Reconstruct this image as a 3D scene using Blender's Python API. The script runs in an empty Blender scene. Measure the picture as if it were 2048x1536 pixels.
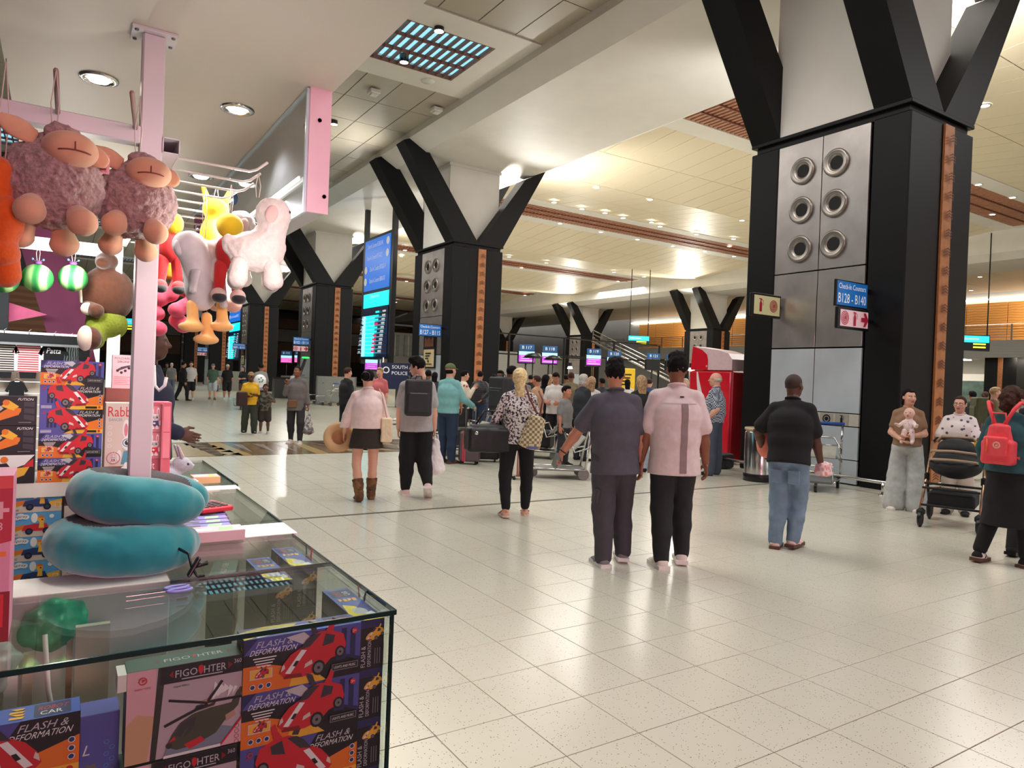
import bpy, math, random
import numpy as np
from mathutils import Vector, Matrix
from mathutils.geometry import tessellate_polygon
random.seed(7); rng = np.random.default_rng(7)
SC = bpy.context.scene; COL = SC.collection
PI = math.pi
def rad(d): return d * PI / 180
# ---------------------------------------------------------------- camera, light, exposure
CAM_H = 1.56; F_PX = 1410.0; YAW, PIT, ROLL = rad(32.73), rad(-0.41), rad(2.2)
_fw = Vector((math.sin(YAW) * math.cos(PIT), math.cos(YAW) * math.cos(PIT), math.sin(PIT)))
_r0 = Vector((math.cos(YAW), -math.sin(YAW), 0)); _u0 = _r0.cross(_fw)
_r = _r0 * math.cos(ROLL) + _u0 * math.sin(ROLL); _u = -_r0 * math.sin(ROLL) + _u0 * math.cos(ROLL)
cd = bpy.data.cameras.new('camera'); cam = bpy.data.objects.new('camera', cd); COL.objects.link(cam)
cd.sensor_width = 36; cd.lens = F_PX / 2048 * 36; cd.clip_start = .05; cd.clip_end = 400
M = Matrix.Identity(4)
for i in range(3): M[i][0], M[i][1], M[i][2] = _r[i], _u[i], -_fw[i]
M[2][3] = CAM_H; cam.matrix_world = M; SC.camera = cam
SC.view_settings.view_transform = 'Standard'; SC.view_settings.look = 'None'
SC.view_settings.exposure = 0.0; SC.view_settings.gamma = 1.0; SC.view_settings.use_curve_mapping = False
SC.cycles.max_bounces = 8; SC.cycles.diffuse_bounces = 4; SC.cycles.glossy_bounces = 4; SC.cycles.transparent_max_bounces = 16
SC.cycles.caustics_reflective = False; SC.cycles.caustics_refractive = False; SC.cycles.sample_clamp_indirect = 6.0
def ray(x, y): return _fw + _r * ((x - 1024) / F_PX) - _u * ((y - 768) / F_PX)
def on_floor(x, y, z=0.0):
    d = ray(x, y); t = (z - CAM_H) / d.z; return Vector((d.x * t, d.y * t, z))
def at_y(x, y, Y): d = ray(x, y); t = Y / d.y; return Vector((d.x * t, Y, CAM_H + d.z * t))
def at_x(x, y, X): d = ray(x, y); t = X / d.x; return Vector((X, d.y * t, CAM_H + d.z * t))
def at_d(x, y, t): d = ray(x, y); return Vector((d.x * t, d.y * t, CAM_H + d.z * t))
def lin(c):
    c = c / 255.0; return c / 12.92 if c <= .04045 else ((c + .055) / 1.055) ** 2.4
def rgb(r, g, b): return (lin(r), lin(g), lin(b), 1)
w = bpy.data.worlds.new('hall_air'); SC.world = w; w.use_nodes = True
w.node_tree.nodes['Background'].inputs[0].default_value = (1.0, .975, .94, 1); w.node_tree.nodes['Background'].inputs[1].default_value = 1.15
def lamp(kind, name, loc, power, color=(1, .93, .82), size=.2, size_y=None, aim=(0, 0, -1), spot=None, blend=.5):
    l = bpy.data.lights.new(name, kind); l.energy = power; l.color = color
    if kind == 'AREA':
        l.size = size
        if size_y: l.shape = 'RECTANGLE'; l.size_y = size_y
    else: l.shadow_soft_size = size
    if kind == 'SPOT': l.spot_size = rad(spot or 90); l.spot_blend = blend
    o = bpy.data.objects.new(name, l); COL.objects.link(o); o.location = loc
    o.rotation_euler = Vector(aim).to_track_quat('-Z', 'Y').to_euler(); return o
WARM = (1, .97, .92)
# rows of ceiling light over the concourse and the check-in hall
for (x, y) in ((6.5, 0), (4.5, 8.5), (3, 17), (6, 21.5), (4, 44), (6, 58), (4, 75)):
    lamp('AREA', 'concourse_light', (x, y, 9.3), 400, WARM, 5, 5)
for (x, y) in ((20, -2), (22, 10), (20, 24), (30, 16), (34, 32), (24, 42), (40, 48), (46, 10), (30, 62)):
    lamp('AREA', 'hall_light', (x, y, 9.9), 900, WARM, 6, 6)
# the shop sign glowing pink behind the photographer
lamp('AREA', 'pink_shop_sign', (1.2, -5.5, 2.45), 230, (1, .42, .53), 3.2, 1.4, aim=(-.02, 1, -.16))
# ---------------------------------------------------------------- materials
_mats = {}
def mat(name, col, rough=.55, metal=0.0, var=.06, scale=12, bump=0.0, emit=0.0, sheen=0.0, coat=0.0, spec=.5, alpha=1.0):
    if name in _mats: return _mats[name]
    m = bpy.data.materials.new(name); m.use_nodes = True; nt = m.node_tree; p = nt.nodes['Principled BSDF']
    c = rgb(*col) if max(col[:3]) > 1.0001 else (*col[:3], 1)
    p.inputs['Roughness'].default_value = rough; p.inputs['Metallic'].default_value = metal
    p.inputs['Specular IOR Level'].default_value = spec
    m.diffuse_color = c
    if var > 0 or bump > 0:
        tc = nt.nodes.new('ShaderNodeTexCoord'); n = nt.nodes.new('ShaderNodeTexNoise'); n.inputs['Scale'].default_value = scale
        n.inputs['Detail'].default_value = 3; nt.links.new(tc.outputs['Object'], n.inputs['Vector'])
        r = nt.nodes.new('ShaderNodeValToRGB'); r.color_ramp.elements[0].position = .3; r.color_ramp.elements[1].position = .7
        r.color_ramp.elements[0].color = tuple(v * (1 - var) for v in c[:3]) + (1,)
        r.color_ramp.elements[1].color = tuple(min(1, v * (1 + var)) for v in c[:3]) + (1,)
        nt.links.new(n.outputs['Fac'], r.inputs['Fac']); nt.links.new(r.outputs['Color'], p.inputs['Base Color'])
        if bump > 0:
            b = nt.nodes.new('ShaderNodeBump'); b.inputs['Strength'].default_value = bump; b.inputs['Distance'].default_value = .01
            nt.links.new(n.outputs['Fac'], b.inputs['Height']); nt.links.new(b.outputs['Normal'], p.inputs['Normal'])
    else: p.inputs['Base Color'].default_value = c
    if emit > 0: p.inputs['Emission Color'].default_value = c; p.inputs['Emission Strength'].default_value = emit
    if sheen: p.inputs['Sheen Weight'].default_value = sheen
    if coat: p.inputs['Coat Weight'].default_value = coat
    _mats[name] = m; return m
def glass(name, tint=(.9, .97, .95), refl=1.0, base=.03):
    if name in _mats: return _mats[name]
    m = bpy.data.materials.new(name); m.use_nodes = True; nt = m.node_tree; nt.nodes.clear()
    o = nt.nodes.new('ShaderNodeOutputMaterial'); t = nt.nodes.new('ShaderNodeBsdfTransparent'); t.inputs[0].default_value = (*tint, 1)
    g = nt.nodes.new('ShaderNodeBsdfGlossy'); g.inputs['Roughness'].default_value = .01
    f = nt.nodes.new('ShaderNodeLayerWeight'); f.inputs[0].default_value = .5
    pw = nt.nodes.new('ShaderNodeMath'); pw.operation = 'POWER'; pw.inputs[1].default_value = 4.0; nt.links.new(f.outputs['Facing'], pw.inputs[0])
    a = nt.nodes.new('ShaderNodeMath'); a.operation = 'MULTIPLY_ADD'; a.inputs[1].default_value = refl; a.inputs[2].default_value = base; a.use_clamp = True
    mx = nt.nodes.new('ShaderNodeMixShader'); nt.links.new(pw.outputs[0], a.inputs[0]); nt.links.new(a.outputs[0], mx.inputs[0])
    nt.links.new(t.outputs[0], mx.inputs[1]); nt.links.new(g.outputs[0], mx.inputs[2]); nt.links.new(mx.outputs[0], o.inputs[0])
    _mats[name] = m; return m
def weave(name, cols, kind='wave', scale=20, rough=.8, axis='Z', dist=0, thr=.5):
    """two-colour cloth or print: bands (wave), spots (voronoi), blotches (noise), checks (brick)"""
    if name in _mats: return _mats[name]
    m = bpy.data.materials.new(name); m.use_nodes = True; nt = m.node_tree; p = nt.nodes['Principled BSDF']; p.inputs['Roughness'].default_value = rough
    tc = nt.nodes.new('ShaderNodeTexCoord')
    if kind == 'wave':
        t = nt.nodes.new('ShaderNodeTexWave'); t.bands_direction = axis; t.inputs['Scale'].default_value = scale; t.inputs['Distortion'].default_value = dist; t.inputs['Detail'].default_value = 1; out = t.outputs['Fac']
    elif kind == 'voronoi':
        t = nt.nodes.new('ShaderNodeTexVoronoi'); t.inputs['Scale'].default_value = scale; out = t.outputs['Distance']
    elif kind == 'checker':
        t = nt.nodes.new('ShaderNodeTexChecker'); t.inputs['Scale'].default_value = scale; out = t.outputs['Fac']
    else:
        t = nt.nodes.new('ShaderNodeTexNoise'); t.inputs['Scale'].default_value = scale; t.inputs['Detail'].default_value = 4; out = t.outputs['Fac']
    nt.links.new(tc.outputs['Object'], t.inputs['Vector'])
    r = nt.nodes.new('ShaderNodeValToRGB'); r.color_ramp.interpolation = 'EASE' if len(cols) == 2 else 'LINEAR'
    n = len(cols)
    for i, c in enumerate(cols):
        pos = (max(0, thr - .04) if i == 0 else min(1, thr + .04)) if n == 2 else i / (n - 1)
        e = r.color_ramp.elements[i] if i < 2 else r.color_ramp.elements.new(pos)
        e.position = pos; e.color = rgb(*c)
    nt.links.new(out, r.inputs['Fac']); nt.links.new(r.outputs['Color'], p.inputs['Base Color'])
    m.diffuse_color = rgb(*cols[0]); _mats[name] = m; return m
# ---------------------------------------------------------------- scene graph
def tag(o, label=None, cat=None, group=None, kind=None):
    if label: o['label'] = label
    if cat: o['category'] = cat
    if group: o['group'] = group
    if kind: o['kind'] = kind
    return o
def thing(name, label, cat, loc=(0, 0, 0), rz=0, group=None, kind=None):
    o = bpy.data.objects.new(name, None); COL.objects.link(o); o.empty_display_size = .1
    o.location = loc; o.rotation_euler = (0, 0, rz); return tag(o, label, cat, group, kind)
def link(name, me, parent=None, loc=None, rot=None, scale=None):
    o = bpy.data.objects.new(name, me); COL.objects.link(o)
    if parent is not None: o.parent = parent
    if loc is not None: o.location = loc
    if rot is not None: o.rotation_euler = rot
    if scale is not None: o.scale = scale
    return o
def kids(o): return [c for c in COL.objects if c.parent == o]
def copy_tree(o, parent=None, kid_map=None):
    if kid_map is None:
        kid_map = {}
        for c in COL.objects:
            if c.parent is not None: kid_map.setdefault(c.parent.name, []).append(c)
    c = o.copy(); COL.objects.link(c); c.parent = parent
    for ch in kid_map.get(o.name, []): copy_tree(ch, c, kid_map)
    return c
# ---------------------------------------------------------------- mesh building
class MB:
    def __init__(s): s.v = []; s.f = []; s.mi = []; s.sm = []; s.mats = []
    def m(s, mt):
        if mt not in s.mats: s.mats.append(mt)
        return s.mats.index(mt)
    def add(s, vs, fs, mt, smooth=False):
        b = len(s.v); s.v.extend([tuple(p) for p in vs]); k = s.m(mt)
        for f in fs: s.f.append(tuple(b + i for i in f)); s.mi.append(k); s.sm.append(smooth)
        return s
    def box(s, c, d, mt, rot=None, bev=0.0):
        hx, hy, hz = d[0] / 2, d[1] / 2, d[2] / 2; c = Vector(c)
        if bev <= 0:
            vs = [Vector((x * hx, y * hy, z * hz)) for z in (-1, 1) for y in (-1, 1) for x in (-1, 1)]
            fs = [(0, 2, 3, 1), (4, 5, 7, 6), (0, 1, 5, 4), (2, 6, 7, 3), (0, 4, 6, 2), (1, 3, 7, 5)]
        else:
            b = min(bev, hx * .99, hy * .99, hz * .99); vs = []; idx = {}
            for sz in (-1, 1):
                for sy in (-1, 1):
                    for sx in (-1, 1):
                        for a in range(3):
                            q = [sx * (hx - b), sy * (hy - b), sz * (hz - b)]; q[a] = (sx * hx, sy * hy, sz * hz)[a]
                            idx[(sx, sy, sz, a)] = len(vs); vs.append(Vector(q))
            fs = []
            for a in range(3):
                o1, o2 = [(1, 2), (2, 0), (0, 1)][a]
                for sg in (-1, 1):
                    q = []
                    for (p1, p2) in ((-1, -1), (1, -1), (1, 1), (-1, 1)):
                        k = [0, 0, 0]; k[a] = sg; k[o1] = p1; k[o2] = p2; q.append(idx[(*k, a)])
                    fs.append(tuple(q if sg > 0 else q[::-1]))
            for a in range(3):      # edges along axis a
                o1, o2 = [(1, 2), (2, 0), (0, 1)][a]
                for p1 in (-1, 1):
                    for p2 in (-1, 1):
                        def key(e, ax):
                            k = [0, 0, 0]; k[a] = e; k[o1] = p1; k[o2] = p2; return idx[(*k, ax)]
                        q = (key(-1, o1), key(1, o1), key(1, o2), key(-1, o2)); fs.append(q if p1 * p2 < 0 else q[::-1])
            for sx in (-1, 1):
                for sy in (-1, 1):
                    for sz in (-1, 1):
                        t = (idx[(sx, sy, sz, 0)], idx[(sx, sy, sz, 1)], idx[(sx, sy, sz, 2)]); fs.append(t if sx * sy * sz > 0 else t[::-1])
        if rot is not None: vs = [rot @ p for p in vs]
        return s.add([p + c for p in vs], fs, mt)
    def tube(s, pts, r, mt, n=8, cap=True, closed=False):
        pts = [Vector(p) for p in pts]; rs = r if isinstance(r, (list, tuple)) else [r] * len(pts); vs = []; fs = []; N = len(pts)
        up = None
        for i, p in enumerate(pts):
            a = pts[i - 1] if (i > 0 or closed) else p; b = pts[(i + 1) % N] if (i < N - 1 or closed) else p
            t = (b - a).normalized()
            if up is None: up = Vector((0, 0, 1)) if abs(t.z) < .9 else Vector((1, 0, 0))
            x = t.cross(up)
            if x.length < 1e-4: x = t.cross(Vector((0, 1, 0)))
            x.normalize(); y = x.cross(t).normalized(); up = y
            for k in range(n):
                an = 2 * PI * k / n; vs.append(p + x * (math.cos(an) * rs[i]) + y * (math.sin(an) * rs[i]))
        for i in range(N if closed else N - 1):
            j = (i + 1) % N
            for k in range(n): l = (k + 1) % n; fs.append((i * n + k, i * n + l, j * n + l, j * n + k))
        if cap and not closed: fs.append(tuple(range(n))[::-1]); fs.append(tuple((N - 1) * n + k for k in range(n)))
        return s.add(vs, [f[::-1] for f in fs], mt, n > 4)
    def lathe(s, prof, mt, c=(0, 0, 0), n=16, axis=None, smooth=True):
        """prof: (radius, height) pairs turned about z (or about axis)"""
        q = Vector((0, 0, 1)).rotation_difference(Vector(axis)) if axis is not None else None; vs = []; fs = []; c = Vector(c)
        for (r, h) in prof:
            for k in range(n):
                p = Vector((r * math.cos(2 * PI * k / n), r * math.sin(2 * PI * k / n), h)); vs.append((q @ p if q else p) + c)
        for i in range(len(prof) - 1):
            for k in range(n): l = (k + 1) % n; fs.append((i * n + k, i * n + l, (i + 1) * n + l, (i + 1) * n + k))
        return s.add(vs, fs, mt, smooth)
    def prism(s, poly, mt, h0, h1, fr=None):
        """polygon in (u,v) extruded from h0 to h1; fr(u,v,h) gives the point"""
        fr = fr or (lambda u, v, h: Vector((u, v, h))); n = len(poly)
        area = sum(poly[i][0] * poly[(i + 1) % n][1] - poly[(i + 1) % n][0] * poly[i][1] for i in range(n))
        if area < 0: poly = poly[::-1]
        vs = [fr(u, v, h0) for u, v in poly] + [fr(u, v, h1) for u, v in poly]
        tr = tessellate_polygon([[Vector((u, v, 0)) for u, v in poly]]); fs = []
        for a, b, c in tr:
            A, B, C_ = [Vector((*poly[k], 0)) for k in (a, b, c)]
            if (B - A).cross(C_ - A).z < 0: a, c = c, a
            fs.append((c, b, a)); fs.append((a + n, b + n, c + n))
        for i in range(n): j = (i + 1) % n; fs.append((i, j, n + j, n + i))
        return s.add(vs, fs, mt)
    def mesh(s, name='m'):
        me = bpy.data.meshes.new(name); me.from_pydata(s.v, [], s.f)
        for mt in s.mats: me.materials.append(mt)
        me.polygons.foreach_set('material_index', s.mi); me.polygons.foreach_set('use_smooth', s.sm); me.update(); return me
    def build(s, name, parent=None, loc=None, rz=None):
        return link(name, s.mesh(name), parent, loc, (0, 0, rz) if rz is not None else None)
def tagged(mb, name, label, cat, loc=None, rz=None, group=None): return tag(mb.build(name, None, loc, rz), label, cat, group)
# ---------------------------------------------------------------- flat print: polygons and lettering in a plane
_txt = {}
def text_polys(s):
    if s in _txt: return _txt[s]
    cu = bpy.data.curves.new('t', 'FONT'); cu.body = s; cu.resolution_u = 2; cu.fill_mode = 'FRONT'
    o = bpy.data.objects.new('t', cu); COL.objects.link(o); dg = bpy.context.evaluated_depsgraph_get()
    me = bpy.data.meshes.new_from_object(o.evaluated_get(dg)); COL.objects.unlink(o); bpy.data.objects.remove(o)
    v = np.array([p.co[:2] for p in me.vertices]) if len(me.vertices) else np.zeros((1, 2)); f = [tuple(p.vertices) for p in me.polygons]
    bpy.data.meshes.remove(me); v = v - v.min(0); _txt[s] = (v, f, v.max(0)); return _txt[s]
class Art:
    """flat print in the plane u (across), v (up); every layer a hair prouder than the last"""
    def __init__(s, step=.0003): s.mb = MB(); s.l = 0; s.step = step
    def poly(s, pts, mt):
        s.l += 1; z = s.l * s.step; n = len(pts)
        fs = []
        for a, b, c in tessellate_polygon([[Vector((u, v, 0)) for u, v in pts]]):
            A, B, C_ = [Vector((*pts[k], 0)) for k in (a, b, c)]
            if (B - A).cross(C_ - A).z < 0: a, c = c, a
            fs.append((a, b, c))
        s.mb.add([(u, v, z) for u, v in pts], fs, mt); return s
    def rect(s, u0, v0, u1, v1, mt): return s.poly([(u0, v0), (u1, v0), (u1, v1), (u0, v1)], mt)
    def disc(s, u, v, r, mt, n=14, ry=None): return s.poly([(u + r * math.cos(2 * PI * k / n), v + (ry or r) * math.sin(2 * PI * k / n)) for k in range(n)], mt)
    def ring(s, u, v, r, w, mt, n=16, ry=None):
        s.l += 1; z = s.l * s.step; q = (ry or r) / r
        vs = [(u + (r + d) * math.cos(2 * PI * k / n), v + q * (r + d) * math.sin(2 * PI * k / n), z) for d in (0, -w) for k in range(n)]
        s.mb.add(vs, [(k, (k + 1) % n, n + (k + 1) % n, n + k) for k in range(n)], mt); return s
    def text(s, st, u, v, h, mt, w=None, slant=0.0, rot=0, align='l'):
        vv, f, mx = text_polys(st); s.l += 1; z = s.l * s.step; k = h / max(mx[1], 1e-6); kx = (w / mx[0]) if w else k
        W = mx[0] * kx; off = 0 if align == 'l' else -W / 2
        ca, sa = math.cos(rad(rot)), math.sin(rad(rot)); out = []
        for a, b in vv:
            x, y = a * kx + off + slant * b * k, b * k; out.append((u + x * ca - y * sa, v + x * sa + y * ca, z))
        s.mb.add(out, f, mt); return s
    def put(s, name, parent, origin, right, up):
        """place the print with its (0,0) at origin"""
        r, u = Vector(right).normalized(), Vector(up).normalized(); n = r.cross(u)
        me = s.mb.mesh(name); M4 = Matrix((( r.x, u.x, n.x, origin[0]), (r.y, u.y, n.y, origin[1]), (r.z, u.z, n.z, origin[2]), (0, 0, 0, 1)))
        me.transform(M4); o = link(name, me, parent); o['kind'] = 'stuff'; return o
# ---------------------------------------------------------------- soft shapes: blended distance fields meshed by surface nets
def smin(a, b, k):
    h = np.maximum(k - np.abs(a - b), 0) / k; return np.minimum(a, b) - h * h * k * .25
class Soft:
    def __init__(s, res=.01): s.p = []; s.cuts = []; s.res = res; s.nz = None
    def cap(s, a, b, r1, r2=None, k=.02, op='u'): s.p.append(('cap', np.array(a, float), np.array(b, float), r1, r1 if r2 is None else r2, k, op)); return s
    def ell(s, c, r, k=.02, op='u', rot=None): s.p.append(('ell', np.array(c, float), np.array(r, float), np.array(rot, float) if rot is not None else None, 0, k, op)); return s
    def box(s, c, h, r=.01, k=.01, op='u', rot=None): s.p.append(('box', np.array(c, float), np.array(h, float), np.array(rot, float) if rot is not None else None, r, k, op)); return s
    def tube(s, a, b, ra, rb, side=(1, 0, 0), k=.03, op='u'):
        """elliptic limb from a to b; ra, rb = (across, deep)"""
        s.p.append(('tub', np.array(a, float), np.array(b, float), (ra, rb), np.array(side, float), k, op)); return s
    def cut(s, n, p): s.cuts.append((np.array(n, float), np.array(p, float))); return s
    def noise(s, amp, freq, seed=0, zs=1.0): s.nz = (amp, freq, seed, zs); return s
    def _bb(s, p):
        if p[0] == 'cap': r = max(p[3], p[4]); return np.minimum(p[1], p[2]) - r, np.maximum(p[1], p[2]) + r
        if p[0] == 'tub': r = max(max(p[3][0]), max(p[3][1])); return np.minimum(p[1], p[2]) - r, np.maximum(p[1], p[2]) + r
        r = p[2] if p[3] is None else np.full(3, np.linalg.norm(p[2])); r = r + (p[4] if p[0] == 'box' else 0); return p[1] - r, p[1] + r
    def arrays(s):
        h = s.res; bbs = [s._bb(p) for p in s.p]; U = [b for b, p in zip(bbs, s.p) if p[6] == 'u']
        pad = 2.5 * h + (s.nz[0] if s.nz else 0); lo = np.min([b[0] for b in U], 0) - pad; hi = np.max([b[1] for b in U], 0) + pad
        for n_, p_ in s.cuts:       # axis cuts shrink the box
            for ax in range(3):
                if abs(n_[ax]) > .999:
                    if n_[ax] > 0: hi[ax] = min(hi[ax], p_[ax] + 2 * h)
                    else: lo[ax] = max(lo[ax], p_[ax] - 2 * h)
        n = np.maximum(((hi - lo) / h).astype(int) + 2, 4); ax = [lo[i] + h * np.arange(n[i]) for i in range(3)]
        Fd = np.full(n, .2, dtype=np.float32)
        for p, (a, b) in zip(s.p, bbs):
            mg = p[5] + 2.5 * h; i0 = np.clip(((a - mg - lo) / h).astype(int), 0, n); i1 = np.clip(((b + mg - lo) / h).astype(int) + 2, 0, n)
            if (i1 <= i0).any(): continue
            X, Y, Z = np.meshgrid(ax[0][i0[0]:i1[0]], ax[1][i0[1]:i1[1]], ax[2][i0[2]:i1[2]], indexing='ij', copy=False)
            if p[0] == 'cap':
                A, B = p[1], p[2]; d = B - A; L2 = max(d @ d, 1e-9)
                t = np.clip(((X - A[0]) * d[0] + (Y - A[1]) * d[1] + (Z - A[2]) * d[2]) / L2, 0, 1)
                D = np.sqrt((X - A[0] - t * d[0]) ** 2 + (Y - A[1] - t * d[1]) ** 2 + (Z - A[2] - t * d[2]) ** 2) - (p[3] + (p[4] - p[3]) * t)
            elif p[0] == 'tub':
                A, B = p[1], p[2]; d = B - A; L = max(np.linalg.norm(d), 1e-6); w_ = d / L; sd = p[4] - w_ * (p[4] @ w_); sd = sd / max(np.linalg.norm(sd), 1e-6); dp = np.cross(w_, sd)
                x, y, z = X - A[0], Y - A[1], Z - A[2]; tw = (x * w_[0] + y * w_[1] + z * w_[2]); t = np.clip(tw / L, 0, 1)
                ru = p[3][0][0] + (p[3][1][0] - p[3][0][0]) * t; rv = p[3][0][1] + (p[3][1][1] - p[3][0][1]) * t
                u_ = x * sd[0] + y * sd[1] + z * sd[2]; v_ = x * dp[0] + y * dp[1] + z * dp[2]; w2 = tw - t * L; mn = np.minimum(ru, rv)
                D = (np.sqrt((u_ / ru) ** 2 + (v_ / rv) ** 2 + (w2 / (mn * .7)) ** 2) - 1) * mn
            else:
                x, y, z = X - p[1][0], Y - p[1][1], Z - p[1][2]
                if p[3] is not None: R = p[3]; x, y, z = R[0, 0] * x + R[1, 0] * y + R[2, 0] * z, R[0, 1] * x + R[1, 1] * y + R[2, 1] * z, R[0, 2] * x + R[1, 2] * y + R[2, 2] * z
                if p[0] == 'ell':
                    r = p[2]; q = np.sqrt((x / r[0]) ** 2 + (y / r[1]) ** 2 + (z / r[2]) ** 2); g = np.sqrt((x / r[0] ** 2) ** 2 + (y / r[1] ** 2) ** 2 + (z / r[2] ** 2) ** 2)
                    D = np.where(g > 1e-6, q * (q - 1) / np.maximum(g, 1e-6), -r.min())
                else:
                    q = [np.abs(c) - e for c, e in zip((x, y, z), p[2])]
                    D = np.sqrt(sum(np.maximum(c, 0) ** 2 for c in q)) + np.minimum(np.maximum(np.maximum(q[0], q[1]), q[2]), 0) - p[4]
            sl = tuple(slice(a_, b_) for a_, b_ in zip(i0, i1))
            Fd[sl] = smin(Fd[sl], D, p[5]) if p[6] == 'u' else -smin(-Fd[sl], D, p[5])
        if s.nz or s.cuts:
            X, Y, Z = np.meshgrid(*ax, indexing='ij', sparse=True)
            if s.nz:
                a, f, sd, zs = s.nz; r = np.random.default_rng(sd)
                for o in range(3):
                    q = r.uniform(0, 6.3, 6); ff = f * (1.0, 1.9, 3.3)[o]
                    Fd += (a * (1, .55, .3)[o] * np.sin(ff * X + q[0] + 1.3 * np.sin(ff * .6 * Z * zs + q[1])) * np.sin(ff * Y + q[2] + np.sin(ff * .7 * X + q[5])) * np.sin(ff * Z * zs + q[3] + 1.2 * np.sin(ff * .8 * X + q[4]))).astype(np.float32)
            for nn, pp in s.cuts: Fd = np.maximum(Fd, (X - pp[0]) * nn[0] + (Y - pp[1]) * nn[1] + (Z - pp[2]) * nn[2])
        Fd[0] = Fd[-1] = .1; Fd[:, 0] = Fd[:, -1] = .1; Fd[:, :, 0] = Fd[:, :, -1] = .1
        return nets(Fd.astype(np.float64), lo, h)
    def build(s, name, mt, parent=None, M4=None):
        v, f = s.arrays(); return link(name, np_mesh(name, v, f, [mt], M4=M4), parent)
def nets(Fd, lo, h):
    ins = Fd < 0; c = [ins[i:ins.shape[0] - 1 + i, j:ins.shape[1] - 1 + j, k:ins.shape[2] - 1 + k] for i in (0, 1) for j in (0, 1) for k in (0, 1)]
    cnt = sum(a.astype(np.int8) for a in c); act = (cnt > 0) & (cnt < 8); I = np.argwhere(act)
    if len(I) == 0: return np.zeros((0, 3)), np.zeros((0, 4), int)
    idx = np.full(act.shape, -1); idx[act] = np.arange(len(I)); V = np.zeros((len(I), 3)); W = np.zeros(len(I))
    val = {(i, j, k): Fd[I[:, 0] + i, I[:, 1] + j, I[:, 2] + k] for i in (0, 1) for j in (0, 1) for k in (0, 1)}
    for a in range(3):
        for u in (0, 1):
            for v in (0, 1):
                k0 = [u, v]; k0.insert(a, 0); k1 = [u, v]; k1.insert(a, 1); f0, f1 = val[tuple(k0)], val[tuple(k1)]; m = (f0 < 0) != (f1 < 0)
                t = np.where(m, f0 / np.where(m, f0 - f1, 1), 0); P = np.array(k0, float)[None] + 0 * V; P[:, a] = t; V[m] += P[m]; W[m] += 1
    V = (V / W[:, None] + I) * h + lo; Q = []
    n0, n1, n2 = ins.shape
    for a in range(3):
        A = ins.take(range(ins.shape[a] - 1), a); B = ins.take(range(1, ins.shape[a]), a); E = np.argwhere(A != B)
        o = [x for x in range(3) if x != a]; E = E[(E[:, o[0]] > 0) & (E[:, o[1]] > 0) & (E[:, o[0]] < ins.shape[o[0]] - 1) & (E[:, o[1]] < ins.shape[o[1]] - 1)]
        s1 = ins[E[:, 0], E[:, 1], E[:, 2]]; u, v = ((1, 2), (2, 0), (0, 1))[a]
        def cell(du, dv): e = E.copy(); e[:, u] -= du; e[:, v] -= dv; return idx[e[:, 0], e[:, 1], e[:, 2]]
        q = np.stack([cell(1, 1), cell(0, 1), cell(0, 0), cell(1, 0)], 1); q[~s1] = q[~s1][:, ::-1]; Q.append(q)
    Q = np.concatenate(Q); return V, Q[(Q >= 0).all(1)]
def np_mesh(name, v, f, mats, mi=None, M4=None, smooth=True):
    if M4 is not None: A = np.array(M4); v = v @ A[:3, :3].T + A[:3, 3]
    me = bpy.data.meshes.new(name); k = f.shape[1] if len(f) else 4
    me.vertices.add(len(v)); me.vertices.foreach_set('co', np.asarray(v, np.float32).ravel()); me.loops.add(f.size); me.loops.foreach_set('vertex_index', f.ravel().astype(np.int32))
    me.polygons.add(len(f)); me.polygons.foreach_set('loop_start', np.arange(0, f.size, k, dtype=np.int32)); me.polygons.foreach_set('use_smooth', np.full(len(f), smooth))
    for m in mats: me.materials.append(m)
    if mi is not None: me.polygons.foreach_set('material_index', np.asarray(mi, np.int32))
    me.update(calc_edges=True); me.validate(); return me
def rotm(rx=0, ry=0, rz=0): return np.array((Matrix.Rotation(rz, 3, 'Z') @ Matrix.Rotation(ry, 3, 'Y') @ Matrix.Rotation(rx, 3, 'X')))
# ================================================================ the setting
def struct(o, label=None): o['kind'] = 'structure'; o['label'] = label or o.get('label', ''); return o
BLACK = mat('black_lacquer', (11, 11, 12), .5, var=.15, scale=3, spec=.25)
DARKGAP = mat('joint_dark', (70, 62, 50), .8)
WHITEW = mat('white_plaster', (226, 223, 216), .6, var=.03, scale=1.5)
STEEL = mat('brushed_steel', (186, 178, 174), .34, metal=.75, var=.12, scale=2.5, bump=.02)
STEELD = mat('steel_lower', (200, 208, 216), .4, metal=.25, var=.1, scale=1.2)
CHROME = mat('chrome', (210, 208, 205), .18, metal=1, var=0)
HOLE = mat('dark_void', (12, 11, 12), .7)  # near-black colour standing for the shade inside openings
WOOD = mat('orange_wood', (190, 122, 74), .5, var=.15, scale=9)
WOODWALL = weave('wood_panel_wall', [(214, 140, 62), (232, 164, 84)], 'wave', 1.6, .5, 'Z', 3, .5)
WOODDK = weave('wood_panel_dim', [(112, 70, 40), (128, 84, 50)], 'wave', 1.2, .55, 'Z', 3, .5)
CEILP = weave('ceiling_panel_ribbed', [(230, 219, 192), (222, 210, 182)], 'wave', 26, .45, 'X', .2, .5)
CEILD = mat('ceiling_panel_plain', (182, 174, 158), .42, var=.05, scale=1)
SLATL = mat('slat_wood_pale', (186, 132, 104), .55, var=.15, scale=6)  # same slat wood, lightened for the light falling on its undersides
SLATW = mat('slat_wood', (128, 74, 58), .55, var=.15, scale=6)
GREYMET = mat('grey_metal', (120, 120, 118), .45, metal=.5)
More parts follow.
